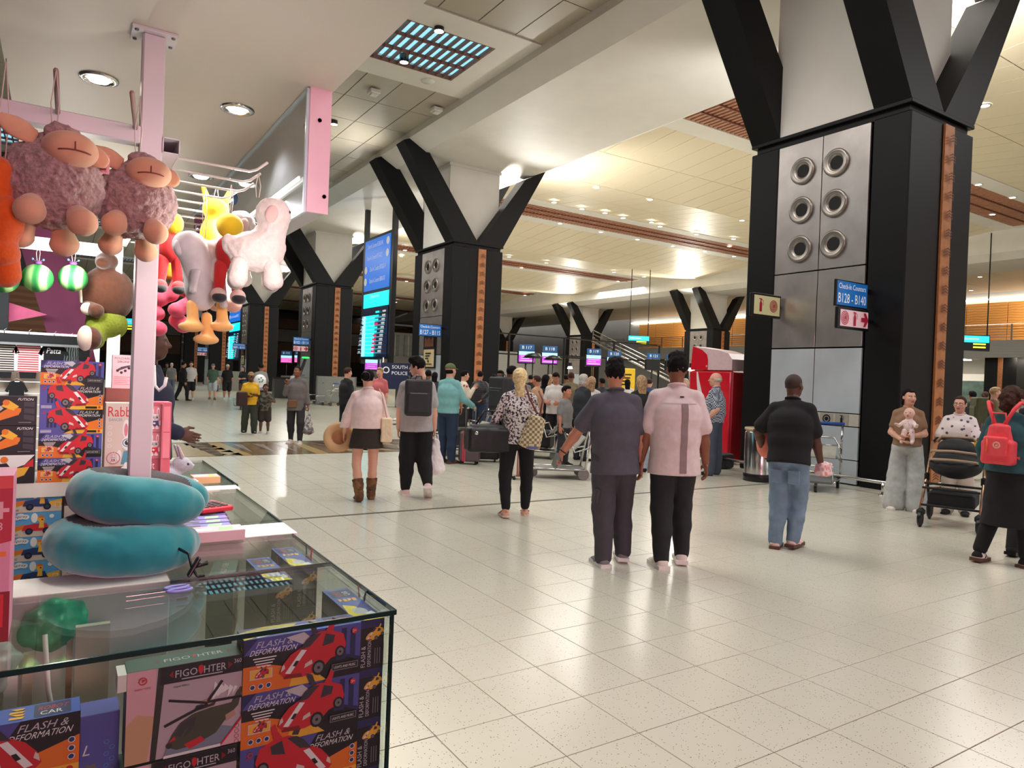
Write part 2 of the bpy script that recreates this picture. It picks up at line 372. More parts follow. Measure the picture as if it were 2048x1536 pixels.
def floor_mat():
    m = bpy.data.materials.new('terrazzo_tile'); m.use_nodes = True; nt = m.node_tree; p = nt.nodes['Principled BSDF']
    g = nt.nodes.new('ShaderNodeNewGeometry'); v = nt.nodes.new('ShaderNodeTexVoronoi'); v.inputs['Scale'].default_value = 75
    nt.links.new(g.outputs['Position'], v.inputs['Vector'])
    lt = nt.nodes.new('ShaderNodeMath'); lt.operation = 'LESS_THAN'; lt.inputs[1].default_value = .2; nt.links.new(v.outputs['Distance'], lt.inputs[0])
    sp = nt.nodes.new('ShaderNodeSeparateColor'); nt.links.new(v.outputs['Color'], sp.inputs[0])
    gt = nt.nodes.new('ShaderNodeMath'); gt.operation = 'GREATER_THAN'; gt.inputs[1].default_value = .55; nt.links.new(sp.outputs[0], gt.inputs[0])
    mu = nt.nodes.new('ShaderNodeMath'); mu.operation = 'MULTIPLY'; nt.links.new(lt.outputs[0], mu.inputs[0]); nt.links.new(gt.outputs[0], mu.inputs[1])
    n = nt.nodes.new('ShaderNodeTexNoise'); n.inputs['Scale'].default_value = .9; nt.links.new(g.outputs['Position'], n.inputs['Vector'])
    r = nt.nodes.new('ShaderNodeValToRGB'); r.color_ramp.elements[0].color = rgb(204, 199, 182); r.color_ramp.elements[1].color = rgb(217, 212, 196); nt.links.new(n.outputs['Fac'], r.inputs[0])
    mx = nt.nodes.new('ShaderNodeMix'); mx.data_type = 'RGBA'; nt.links.new(mu.outputs[0], mx.inputs[0]); nt.links.new(r.outputs[0], mx.inputs[6]); mx.inputs[7].default_value = rgb(120, 108, 86)
    nt.links.new(mx.outputs[2], p.inputs['Base Color']); p.inputs['Roughness'].default_value = .24; p.inputs['Specular IOR Level'].default_value = .45; return m
TILE = floor_mat()
fl = struct(MB().box((18, 40, -.06), (110, 150, .1), DARKGAP).build('floor'), 'floor of speckled cream tiles with dark joints')
PX, PY, OX, OY = .404, .4065, -1.208 + .404 * 3, -2.37 + .4065 * 6
def scr(p):
    d = Vector(p) - Vector((0, 0, CAM_H)); t = d.dot(_fw)
    return None if t < .1 else (1024 + F_PX * d.dot(_r) / t, 768 - F_PX * d.dot(_u) / t)
tile_mb = MB(); tile_mb.box((0, 0, -.006), (PX - .0045, PY - .0045, .012), TILE, bev=.0012); tile_me = tile_mb.mesh('floor_tile')
cand = []
for i in range(-30, 115):
    for j in range(-8, 190):
        x, y = OX + i * PX, OY + j * PY
        if 13.2 < y < 15.62 and 1.2 < x < 13: continue
        if 7.36 < y < 7.5: pass
        s_ = scr((x, y, 0))
        if s_ is None or not (-120 < s_[0] < 2170 and 690 < s_[1] < 1700): continue
        if s_[0] < 800 - (s_[1] - 1220) * .02 and s_[1] > 1080 and s_[0] < 790: a = 0
        else: a = 1 / (x * x + y * y)
        cand.append((-a, x, y))
cand.sort()
for a, x, y in cand[:300]: link('floor_tile', tile_me, fl, (x, y, 0))
q = np.array([(x, y) for a, x, y in cand[300:]]); hx, hy = PX / 2 - .0022, PY / 2 - .0022
vs = np.stack([np.stack([q[:, 0] + sx * hx, q[:, 1] + sy * hy, 0 * q[:, 0]], 1) for sx, sy in ((-1, -1), (1, -1), (1, 1), (-1, 1))], 1).reshape(-1, 3)
far_me = np_mesh('floor_tile', vs, np.arange(len(vs)).reshape(-1, 4), [TILE], smooth=False)
ft = link('distant_tile_field', far_me, fl); ft['kind'] = 'stuff'
jt = MB().box((5.9, 7.43, .001), (10.6, .05, .004), mat('rubber_joint', (92, 86, 76), .7)).build('trim_1'); struct(jt, 'dark expansion joint across the tiles')
# inlaid marble band
MBR = weave('brown_marble', [(104, 80, 58), (138, 112, 84)], 'noise', 5, .2, thr=.5); OCH = mat('ochre_marble', (178, 148, 92), .22, var=.1); TAN = mat('tan_marble', (168, 150, 112), .22, var=.08)
DKM = mat('dark_marble', (58, 48, 42), .2, var=.2); GRM = mat('grey_marble', (150, 142, 132), .22, var=.1)
bd = struct(MB().box((7, 14.42, -.005), (12, 2.44, .012), MBR).build('trim_2'), 'band of inlaid brown and ochre marble across the floor')
def inlay(pts, m, z=.001): MB().prism(pts, m, .0012, .003 + z).build('inlay_piece', bd)
inlay([(1.05, 15.6), (2.2, 15.6), (2.35, 13.25), (1.05, 13.25)], TAN)
for k in range(5):
    y0 = 15.55 - k * .47; x0 = 2.15 + .06 * k
    inlay([(x0, y0), (x0 + .22, y0 - .23), (x0, y0 - .46)], DKM, .001); inlay([(x0 + .44, y0), (x0 + .23, y0 - .23), (x0 + .44, y0 - .46)], DKM, .001)
inlay([(2.62, 15.6), (2.86, 15.6), (2.98, 13.25), (2.5, 13.25)], OCH)
for k in range(3): inlay([(3.02 + k * .42, 15.3), (3.2 + k * .42, 15.1), (3.08 + k * .4, 13.6)], GRM)
for x in (4.25, 5.2): inlay([(x, 15.6), (x + .2, 15.6), (x + .14, 13.25), (x - .1, 13.25)], OCH)
for k in range(9):
    x = 4.75 + k * .36; inlay([(x, 15.5 - (k % 2) * .5), (x + .5, 14.9 - (k % 3) * .3), (x + .42, 14.4), (x + .1, 14.9)], TAN if k % 2 else DKM); inlay([(x, 14.2), (x + .36, 13.7), (x + .3, 13.4), (x - .06, 13.9)], DKM if k % 2 else TAN)
# ---------------------------------------------------------------- ceilings
BAY = 15.2
def hall_z(y):
    t = (y - 15.9 + 600 * BAY) % BAY; t = min(t, BAY - t); return 10.5 if t < 2 else 10.5 - (t - 2) * .1
cl = struct(MB().box((-8, 40, 9.75), (35.4, 150, .1), DARKGAP).box((28.3, 40, 10.75), (26.8, 150, .1), DARKGAP).box((52, 40, 9.6), (12, 150, .1), DARKGAP).build('ceiling'), 'panelled ceiling of the departures hall')
pc = []
def panel(x0, x1, y0, y1, zf, m):
    g = .014
    vs = [(x, y, zf(y) + dz) for dz in (0, .03) for (x, y) in ((x0 + g, y0 + g), (x1 - g, y0 + g), (x1 - g, y1 - g), (x0 + g, y1 - g))]
    s_ = [scr(v) for v in vs[:4]]
    if any(k is None for k in s_): return
    if not any(-30 < a < 2080 and -30 < b < 800 for a, b in s_) and not all(-600 < a < 2600 and -900 < b < 800 for a, b in s_): return
    ar = abs(sum(s_[k][0] * s_[(k + 1) % 4][1] - s_[(k + 1) % 4][0] * s_[k][1] for k in range(4)))
    pc.append((-ar, vs, m))
PF = [(3, 2, 1, 0), (4, 5, 6, 7), (0, 1, 5, 4), (1, 2, 6, 5), (2, 3, 7, 6), (3, 0, 4, 7)]
for k in range(-1, 6):
    y0 = 17.9 + k * BAY
    for r in range(6):
        ya, yb = y0 + r * 1.86, y0 + (r + 1) * 1.86
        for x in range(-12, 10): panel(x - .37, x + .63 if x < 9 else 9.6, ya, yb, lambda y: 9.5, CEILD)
    for r in range(4):
        ya, yb = y0 + r * 2.8, y0 + (r + 1) * 2.8
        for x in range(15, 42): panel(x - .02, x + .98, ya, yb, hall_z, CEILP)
for k in range(-2, 7):
    for r in range(5):
        for x in range(24): panel(46.6 + x * .5, 47.1 + x * .5, k * BAY + r * 3.04, k * BAY + (r + 1) * 3.04, lambda y: 9.4, CEILP)
pc.sort(key=lambda p: p[0]); rest = MB()
for n, (a, vs, m) in enumerate(pc):
    if n < 290: MB().add(vs, PF, m).build('ceiling_panel', cl)
    else: rest.add(vs, PF, m)
o = rest.build('distant_panel_field', cl); o['kind'] = 'stuff'
# smooth white strips with slatted openings midway between columns
SKYG = mat('skylight_glow', (140, 206, 226), .5, var=0, emit=1.25)
for k in range(-1, 6):
    yc = 15.9 + k * BAY; st = MB()
    for (xa, xb, z) in ((-13, 9.6, 9.47), (14.9, 42, 10.47)):
        xr = 8.6 if xa < 0 else 41.5; xl = xa if xa < 0 else 15.6
        st.box(((xa + xb) / 2, yc - 1.63, z + .1), (xb - xa, .8, .2), WHITEW).box(((xa + xb) / 2, yc + 1.53, z + .1), (xb - xa, .92, .2), WHITEW)
        st.box(((xr + xb) / 2, yc - .08, z + .1), (xb - xr, 2.3, .2), WHITEW)
        if xl > xa: st.box(((xa + xl) / 2, yc - .08, z + .1), (xl - xa, 2.3, .2), WHITEW)
        st.box(((xl + xr) / 2, yc - 1.21, z + .35), (xr - xl, .04, .5), WHITEW).box(((xl + xr) / 2, yc + 1.05, z + .35), (xr - xl, .04, .5), WHITEW)
    o = st.build('ceiling_strip'); struct(o, 'smooth white ceiling strip around the slatted opening')
    lv = thing('ceiling_louvre', None, None, (0, yc - .08, 9.47), kind='structure')
    MB().box((-2.2, 0, .16), (21.6, 2.26, .02), SKYG).build('backlit_panel', lv)
    if k == 0:
        lv['label'] = 'dark wooden ceiling grid glowing pale blue between its slats'
        bar = MB().box((0, 0, .05), (.035, 2.28, .1), SLATW).mesh('slat')
        for n in range(44): link('slat', bar, lv, (8.56 - n * .217, 0, 0))
        cb = MB().box((0, 0, .04), (9.6, .04, .08), SLATW).mesh('cross_slat')
        for yy in (-1.13, -.38, .38, 1.13): link('cross_slat', cb, lv, (3.8, yy, 0))
    else:
        g = MB()
        for n in range(100): g.box((8.56 - n * .217, 0, .05), (.035, 2.28, .1), SLATW)
        for yy in (-1.13, -.38, .38, 1.13): g.box((-2, yy, .04), (21, .04, .08), SLATW)
        o = g.build('slat_field', lv); o['kind'] = 'stuff'
    g = MB()
    for n in range(118): g.box((15.7 + n * .22, 0, 1.08), (.1, 2.3, .12), SLATL)
    for yy in (-.38, .38): g.box((28.6, yy, 1.02), (25.8, .05, .1), SLATW)
    o = g.build('slat_field', lv); o['kind'] = 'stuff'
    MB().box((28.5, 0, 1.3), (26, 2.3, .03), SLATW).build('backing_board', lv)
# ---------------------------------------------------------------- beams over the two rows of columns
for n, x0 in enumerate((9.4, 42.0)):
    pr = [(0, .33), (.62, 0), (4.9, 0), (5.5, .28), (5.5, 1.7), (0, 1.7)] if n == 0 else [(0, .33), (.62, 0), (4.5, 0), (5.0, .28), (5.0, 1.7), (0, 1.7)]
    o = MB().prism(pr, WHITEW, -30, 112, lambda u, v, h, x0=x0: Vector((x0 + u, h, 8.97 + v))).build('beam'); struct(o, 'wide white beam over the ' + ('nearer' if n == 0 else 'farther') + ' row of columns')
# ---------------------------------------------------------------- columns
def ring_mesh():
    r = MB().lathe([(.235, 0), (.24, .03), (.205, .05), (.185, .03), (.165, .04), (.13, .012), (.118, .003)], mat('nozzle_steel', (168, 160, 152), .34, metal=.8, var=.05), n=24, axis=(-1, 0, 0)); return r.mesh('air_nozzle')
nz_me = ring_mesh(); core_me = MB().lathe([(.001, 0), (.118, 0)], HOLE, n=20, axis=(-1, 0, 0)).mesh('nozzle_core')  # dark disc painting the shade inside the nozzle mouth
def make_column(label):
    t = thing('column', label, None, kind='structure')
    MB().box((1.0, 1.52, 3.0), (1.8, 2.8, 6.0), BLACK).build('core', t)
    for (cx, cy) in ((.34, .31), (.34, 2.74), (1.66, .31), (1.66, 2.74)): MB().box((cx, cy, 3.025), (.68, .62, 6.05), BLACK, bev=.02).build('corner_post', t)
    for y in (.31, 2.74): MB().box((1.0, y, 3.02), (.66, .6, 6.03), BLACK).build('face_panel', t)
    for (z0, z1, m, split) in ((3.685, 6.03, STEEL, 1), (2.32, 3.67, STEEL, 1), (1.2, 2.3, STEELD, 1), (.98, 1.19, mat('cream_label_band', (196, 190, 176), .5), 0), (.42, .97, STEELD, 0), (.02, .41, STEELD, 0)):
        for (ya, yb) in (((.66, 1.52), (1.53, 2.42)) if split else ((.66, 2.42),)): MB().box((.03, (ya + yb) / 2, (z0 + z1) / 2), (.05, yb - ya - .006, z1 - z0 - .006), m, bev=.004).build('steel_panel', t)
    for z in (5.5, 4.8, 4.1):
        for y in (1.9, 1.25): n = link('air_nozzle', nz_me, t, (0, y, z)); link('nozzle_core', core_me, n, (-.004, 0, 0))
    sp = MB().box((1.15, -.012, 3.03), (.3, .04, 6.02), WOOD, bev=.004).build('wood_strip', t)
    a = Art(.001); CH = mat('chevron_brown', (112, 62, 38), .6, var=.1)
    for k in range(19):
        for e in range(3):
            z = .16 + k * .31 + e * .045
            a.poly([(-.1, z), (-.06, z + .012), (0, z + .045), (.06, z + .012), (.1, z), (.1, z - .022), (0, z + .014), (-.1, z - .022)], CH)
    a.put('chevron_print', sp, (1.15, -.033, 0), (1, 0, 0), (0, 0, 1))
    MB().box((1.0, 1.52, 6.11), (1.86, 2.9, .12), HOLE).build('recessed_neck', t)
    MB().box((1.0, 1.52, 6.2), (2.02, 3.06, .07), BLACK, bev=.01).build('cap_band', t)
    for y in (0, 2.43):
        f = lambda u, v, h, y=y: Vector((u, y + h, v))
        MB().prism([(0, 6.23), (.98, 6.23), (-1.36, 9.46), (-1.95, 9.2)], BLACK, 0, .62, f).build('raking_arm', t)
        MB().prism([(2.0, 6.23), (1.02, 6.23), (2.86, 8.8), (3.72, 9.25)], BLACK, 0, .62, f).build('raking_arm', t)
    MB().box((1.02, 1.5, 7.6), (2.0, 2.1, 2.74), WHITEW).box((1.02, 1.5, 8.92), (2.1, 2.2, .1), WHITEW).build('white_shaft', t)
    return t
col0 = make_column('black column with steel nozzle panels and wood strip, in the row of columns')
col0.location = (11.16, 6.05, 0); col0['label'] = 'large black column behind the counter signs, steel panel of six round nozzles, nearest of all'
names = ['black column behind the blue flight board, framed poster on its steel panel', 'black column beside the self service kiosk and parked trolleys', 'black column behind the boy in the yellow shirt', 'black column far down the concourse, fifth in its row', 'black column far down the concourse, sixth in its row']
_km = {}
for c in COL.objects:
    if c.parent is not None: _km.setdefault(c.parent.name, []).append(c)
for k, nm in enumerate(names):
    c = copy_tree(col0, None, _km); c.location = (11.16, 6.05 + BAY * (k + 1) + .15, 0); c['label'] = nm; c['group'] = 'row of black columns'
for k, (y, nm) in enumerate(((38.6, 'black column rising behind the red vending machine in the check-in hall'), (54.9, 'black column rising behind the purple check-in screens'), (71.0, 'farthest black column of the check-in hall, beside the nearer column'))):
    c = copy_tree(col0, None, _km); c.location = (43.6, y, 0); c['label'] = nm; c['group'] = 'row of black columns in the check-in hall'
col0['group'] = 'row of black columns'
for k in range(-1, 4):   # floodlights on the column heads washing the beam
    lamp('SPOT', 'column_floodlight', (13.35, 7.55 + BAY * k, 7.2), 1100, (1, .96, .9), .12, aim=(.25, .0, 1), spot=135, blend=.7)
    lamp('SPOT', 'ceiling_floodlight', (15.0, 7.55 + BAY * k, 7.6), 1100, (1, .96, .88), .2, aim=(1, .15, .5), spot=125, blend=.8); lamp('SPOT', 'ceiling_floodlight', (9.3, 7.55 + BAY * k, 7.4), 420, (1, .95, .86), .2, aim=(-1, .15, .6), spot=125, blend=.8)
for k in range(0, 3):
    for y_, a_ in ((9.5, 1), (20.9, -1)): lamp('SPOT', 'beam_washlight', (13.7, y_ + BAY * k, 6.7), 380, (1, .97, .93), .15, aim=(-.05, a_, .52), spot=110, blend=.8)
for y in (40.1, 56.4): lamp('SPOT', 'ceiling_floodlight', (42.5, y, 7.6), 1700, (1, .95, .84), .2, aim=(-1, -.2, .45), spot=130, blend=.8); lamp('SPOT', 'column_floodlight', (44.5, y, 7.2), 1200, (1, .95, .84), .15, aim=(.2, -.1, 1), spot=140, blend=.7)
# ================================================================ far walls, mezzanine, check-in hall
GREYW = mat('grey_wall', (150, 148, 142), .6, var=.05, scale=.6); DARKW = mat('dark_wall', (46, 42, 40), .6, var=.1, scale=.5)
WHITEG = mat('white_paint', (225, 224, 220), .5, var=.02); SHUT = weave('roller_shutter', [(150, 150, 146), (176, 176, 172)], 'wave', 3, .5, 'Z')
LITE = mat('lamp_glow', (255, 244, 224), .5, var=0, emit=14); COOL = mat('cool_glow', (200, 236, 255), .5, var=0, emit=3.0)
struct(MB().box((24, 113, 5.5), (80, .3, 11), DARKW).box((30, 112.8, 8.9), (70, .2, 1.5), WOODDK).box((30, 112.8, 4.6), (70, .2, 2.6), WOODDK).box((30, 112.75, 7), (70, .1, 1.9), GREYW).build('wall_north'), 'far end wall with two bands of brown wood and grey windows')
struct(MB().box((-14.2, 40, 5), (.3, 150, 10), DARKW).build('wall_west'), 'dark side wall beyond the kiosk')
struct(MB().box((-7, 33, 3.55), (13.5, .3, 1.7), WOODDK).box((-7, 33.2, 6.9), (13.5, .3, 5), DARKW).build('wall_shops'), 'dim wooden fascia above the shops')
wr = struct(MB().box((61, 48, 5), (.3, 136, 10), GREYW).build('wall_east'), 'far wall of the check-in hall under the mezzanine')
wf = MB()
for k in range(30): wf.box((60.7, -20 + k * 2.9, 7.4), (.12, 2.86, 3.0), WOODWALL, bev=.02)
o = wf.build('wood_cladding', wr); o['kind'] = 'stuff'
MB().box((60.65, 22, 9.15), (.1, 90, .12), LITE).build('cove_light', wr)
struct(MB().box((57.5, 25, 5.35), (6.6, 90, .3), GREYW).box((54.1, 25, 4.9), (.2, 90, 1.2), SHUT).build('mezzanine_slab'), 'mezzanine slab with slatted grey fascia')
for k in range(5): lamp('AREA', 'cove_lamp', (59.2, -12 + k * 17, 9.25), 520, (1, .9, .72), .4, 14, aim=(.8, 0, -.7))
rl = thing('mezzanine_railing', 'steel railing along the mezzanine in front of the lit wooden wall', 'railing', (54.2, 25, 5.5))
for k in range(31): MB().box((0, -45 + k * 3, .55), (.06, .08, 1.1), GREYMET).build('baluster', rl)
for z in (.2, .38, .56, .74, .92, 1.1): MB().box((0, 0, z), (.04, 90, .045), CHROME if z > 1 else GREYMET).build('rail', rl)
for k in range(12):
    o = MB().box((60.78, -14 + k * 6, 1.75), (.1, 5.6, 3.2), WHITEG).box((60.7, -14 + k * 6, 1.5), (.06, 4.6, 2.6), mat('shop_glass', (90, 110, 104), .15, var=.3, scale=2)).build('window_%d' % (k + 1)); struct(o, 'glazed shopfront under the mezzanine')
    o = MB().box((58, -14 + k * 6, 4.35), (1.2, 3.2, .06), LITE).build('ceiling_light'); tag(o, 'long lit panel under the mezzanine above the shopfronts', 'lamp', 'lamps under the mezzanine')
for y in (23, -6): struct(MB().box((56, y, 2.3), (1.6, 2, 4.6), BLACK).box((55.18, y, 2.3), (.05, .3, 4.6), WOOD).build('pillar'), 'black pillar with a wood strip under the mezzanine')
# stair up to the mezzanine
s0, s1 = Vector((41.5, 51.0, 5.4)), Vector((44.5, 41.5, 1.2)); st = thing('staircase', 'steel staircase climbing to the mezzanine behind the check-in screens', 'staircase', (0, 0, 0))
for d in (0, .35, .7, 1.05): MB().tube([s0 + Vector((0, 0, d - .1)), s1 + Vector((0, 0, d - .1))], .05 if d else .12, CHROME, 6).build('hand_rail' if d > 1 else 'rail', st)
for k in range(11):
    p = s0.lerp(s1, k / 10); MB().box((p.x, p.y, p.z + .45), (.05, .05, 1.1), GREYMET).build('baluster', st)
for k in range(22):
    p = s0.lerp(s1, k / 21); MB().box((p.x + .6, p.y, p.z - .1), (1.3, .4, .05), GREYMET).build('stair_tread', st)
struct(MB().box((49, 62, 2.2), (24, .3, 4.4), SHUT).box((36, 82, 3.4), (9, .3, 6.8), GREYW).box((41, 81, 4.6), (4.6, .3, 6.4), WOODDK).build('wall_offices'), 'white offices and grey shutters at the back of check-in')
for k, (x, y) in enumerate(((35, 81.7), (36.8, 81.7), (38.6, 81.7))): struct(MB().box((x, y, 5.2), (1.1, .1, 2.6), mat('window_dim', (120, 128, 126), .2, var=.2, scale=2)).box((x, y - .05, 5.2), (.06, .06, 2.6), WHITEG).build('window_%d' % (20 + k)), 'office window behind check-in')
# ---------------------------------------------------------------- check-in screens on their gantry
BLUE = mat('sign_blue', (28, 104, 178), .4, var=.02, emit=.35); BLUE2 = mat('sign_blue_dark', (22, 84, 140), .4, var=.02, emit=.25)
WHT = mat('print_white', (245, 245, 245), .5, var=0, emit=.25); PURP = mat('screen_purple', (176, 60, 200), .3, var=.05, emit=1.1); SKYB = mat('screen_sky', (150, 210, 245), .3, var=.05, emit=1.2); BLKP = mat('black_plastic', (18, 18, 20), .35, var=.1)
PINKS = mat('screen_pink', (232, 90, 190), .3, var=.05, emit=1.0); CYAN = mat('screen_cyan', (40, 190, 205), .3, var=.05, emit=1.3)
def checkin(px, py, Y, code, lit, label):
    p = at_y(px, py, Y); t = thing('checkin_screen', label, 'screen', (p.x, p.y, 0), rad(-22), 'check-in counter screens'); z = p.z
    MB().box((0, 0, z), (.86, .06, .34), BLUE2).build('header_sign', t)
    a = Art(.002); a.text(code, 0, -.08, .17, WHT, align='c'); a.put('counter_number', t, (0, -.034, z), (1, 0, 0), (0, 0, 1))
    b = MB().box((0, .12, z - .55), (.98, .22, .72), BLKP, bev=.03).build('monitor', t)
    if lit:
        m = MB().box((0, 0, z - .32), (.9, .01, .2), SKYB).box((0, 0, z - .62), (.9, .01, .4), lit).box((0, -.006, z - .5), (.7, .004, .03), WHT).box((-.1, -.006, z - .62), (.5, .004, .03), WHT).box((0, -.006, z - .74), (.76, .004, .04), WHT).build('display', t)
    MB().tube([(0, .2, .02), (0, .2, z + .1)], .05, BLKP, 6).build('post', t); MB().box((0, .25, .55), (.8, .5, 1.1), mat('counter_grey', (120, 118, 114), .4)).build('desk', t)
for a in ((1054, 695, 33, 'B 117', PURP, 'purple check-in screen under sign B 117, beside the large black column'), (1100, 698, 33, 'B 118', PURP, 'bright magenta check-in screen under sign B 118'), (1188, 703, 33, 'B 119', PURP, 'magenta check-in screen under sign B 119, before the distant column'),
          (1229, 708, 33, 'B 120', PURP, 'tilted purple check-in screen under sign B 120 above the dark curly head'), (1307, 712, 33, 'B 121', None, 'dark check-in screen under sign B 121'), (1346, 714, 33, 'B 122', None, 'dark check-in screen under sign B 122, beside the vending machine'),
          (746, 712, 40, 'B 115', PURP, 'small purple check-in screen under the flight board'), (600, 706, 62, 'B 113', PINKS, 'pink check-in screen between two columns, under the sign B102 - B114'), (573, 706, 62, 'B 112', PINKS, 'pink check-in screen half hidden by the column strip')): checkin(*a)
gn = MB()
for (x, y, z, l) in ((22, 34.6, 3.0, 12), (30, 34.6, 3.1, 10), (24, 34.9, 4.2, 20)): gn.box((x, y, z), (l, .08, .08), BLKP)
for x in range(14, 36, 4): gn.box((x, 34.7, 2.1), (.09, .09, 4.2), BLKP)
tagged(gn, 'screen_gantry', 'black gantry of bars carrying the check-in screens', 'gantry')
for (px, py, d, lb) in ((1066, 716, 34, 'black dome lamp hanging over check-in behind the blonde head'), (1106, 720, 36, 'black dome lamp hanging over check-in under sign B 118')):
    p = at_d(px, py, d); t = thing('dome_lamp', lb, 'lamp', p); MB().lathe([(.02, .25), (.3, .2), (.5, 0), (.47, 0), (.28, .16)], BLKP).build('shade', t); MB().tube([(0, 0, .2), (0, 0, -p.z + .01)], .03, BLKP, 6).build('stem', t)
p = at_y(768, 706, 38); t = thing('pagoda_lamp', 'glowing cream lampshade under the flight board', 'lamp', p); MB().lathe([(.18, .3), (.45, -.3), (.46, -.32), (.17, .3)], mat('cream_shade', (250, 236, 180), .6, var=0, emit=2.2), n=8).build('lamp_shade', t); MB().tube([(0, 0, -.3), (0, 0, -p.z)], .04, BLKP, 6).build('post', t)
for (px, py, d, lb) in ((1140, 733, 38, 'twin bright spot lamps over the check-in desks'), (1383, 736, 30, 'bright spot lamp beside the red vending topper')):
    p = at_d(px, py, d); t = thing('spot_lamp', lb, 'lamp', p); MB().lathe([(.1, 0), (.14, -.12)], LITE, n=10).lathe([(.1, 0), (.1, .2)], BLKP, n=10).build('head', t); MB().tube([(0, .12, .1), (0, .12, -p.z + .01)], .03, BLKP, 6).build('post', t); MB().lathe([(.0, -.1), (.13, -.1)], LITE, n=10).build('lens', t)
ys = at_d(1252, 765, 30); t = thing('yellow_notice', 'yellow notice board between the two dark heads', 'sign', (ys.x, ys.y, 0), rad(-30)); MB().box((0, 0, 1.72), (.75, .05, .95), mat('notice_yellow', (240, 196, 40), .5), bev=.05).build('board', t); MB().box((0, 0, .65), (.06, .05, 1.3), BLKP).build('post', t)
a = Art(.002); [a.rect(-.25, 1.9 - k * .14, .22 - .05 * k, 1.96 - k * .14, BLKP) for k in range(4)]; a.put('print', t, (0, -.027, 0), (1, 0, 0), (0, 0, 1))
# queue of desks and low partitions behind the crowd
for k, (x, y, l) in enumerate(((16, 31, 5), (23, 31.5, 6), (31, 32, 6), (12, 40, 4))):
    tagged(MB().box((0, 0, .55), (l, .5, 1.1), mat('desk_grey', (84, 82, 80), .5)).box((0, -.02, 1.13), (l + .1, .6, .06), BLKP), 'checkin_desk', ('long grey check-in desk behind the queue, by the wide black column', 'long grey check-in desk under the magenta screens', 'long grey check-in desk under the unlit screens', 'short grey desk under the flight board')[k], 'desk', (x, y, 0))
# flight board hung from the beam
def board(label, y0, y1):
    X = 11.6; t = thing('flight_board', label, 'screen', (X, 0, 0)); ym = (y0 + y1) / 2; W = y1 - y0
    for y in (y0 - .12, y1 + .1): MB().box((0, y, 5.5), (.2, .2, 7), BLKP).build('hanging_pole', t)
    MB().box((0, ym, 4.9), (.18, W, 5.4), BLKP).build('frame', t)
    MB().box((-.1, ym, 6.35), (.03, W - .1, 2.25), mat('board_blue', (16, 98, 190), .3, var=.08, scale=1, emit=1.0)).build('direction_panel', t)
    MB().box((-.1, ym, 4.78), (.03, W - .14, .62), mat('board_cyan', (20, 226, 226), .3, var=.02, emit=1.4)).box((-.1, ym, 3.35), (.03, W - .14, 2.2), mat('board_navy', (10, 22, 54), .3, var=.02, emit=.5)).build('flight_list_panel', t)
    a = Art(.004); h = W / 2
    for k, s_ in enumerate(('Check-In Counters B128-B140', 'Check-In Counters B115-B127', 'Check-In Counters B102-B114', 'Check-In Counters B88-B101')):
        v = 7.1 - k * .52; a.text(s_, -h + (.35 if k < 2 else .75), v, .2, WHT, w=W - 1.2); a.disc(h - .3 if k < 2 else -h + .3, v + .1, .17, WHT)
    a.text('Departures', 0, 4.82, .2, WHT, align='c')
    tq, rd = mat('list_cyan', (30, 224, 214), .3, var=0, emit=1.5), mat('list_red', (220, 40, 90), .3, var=0, emit=1.0); a.rect(-h + .55, 2.3, .1, 4.1, tq); a.rect(-h + .12, 2.3, -h + .55, 4.1, SKYB)
    for k in range(11):
        v = 4.18 - k * .17; a.rect(-h + .15, v, -h + .42, v + .06, BLKP if k % 3 == 0 else WHT); a.rect(.2, v, .62, v + .08, rd if k in (3, 6, 7, 8, 9, 10) else tq); a.rect(h - .5, v, h - .14, v + .08, WHT); a.rect(-h + .1, v - .04, h - .1, v - .025, BLKP if k < 1 else SKYB)
    a.put('print', t, (-.12, ym, 0), (0, -1, 0), (0, 0, 1)); return t
board('tall blue and cyan flight board hung on two poles beside the column with the poster', at_x(783, 600, 11.6).y, at_x(731, 600, 11.6).y)
board('distant cyan flight board beyond the fourth column of the row', 56.5, 60.5)
# hanging direction signs far back
def hang_sign(px, py, d, w, h, label, cols):
    p = at_d(px, py, d); t = thing('hanging_sign', label, 'sign', p, rad(-33)); MB().box((0, 0, 0), (w, .15, h), BLKP).build('case', t)
    a = Art(.003); a.rect(-w / 2 + .04, .02, w / 2 - .04, h / 2 - .04, cols[0])
    for k in range(2): a.rect(-w * .1, -.1 - k * .2 * h, w * .35, -.02 - k * .2 * h, cols[1])
    a.rect(-w * .42, h * .2, w * .1, h * .3, WHT); a.put('print', t, (0, -.078, 0), (1, 0, 0), (0, 0, 1))
    for x in (-w * .42, w * .42): MB().tube([(x, 0, h / 2), (x, 0, 10.4 - p.z)], .03, BLKP, 6).build('hanger', t)
YEL = mat('sign_yellow', (235, 225, 60), .4, var=0, emit=1.4)
hang_sign(1277, 682, 52, 1.6, .8, 'teal and yellow direction sign hanging before the wooden mezzanine wall', (CYAN, YEL)); hang_sign(1950, 686, 38, 1.5, .85, 'blue and yellow direction sign hanging beside the large column', (CYAN, YEL)); hang_sign(258, 650, 40, 1.5, .8, 'cyan direction sign seen between the white and pink posts', (CYAN, YEL))
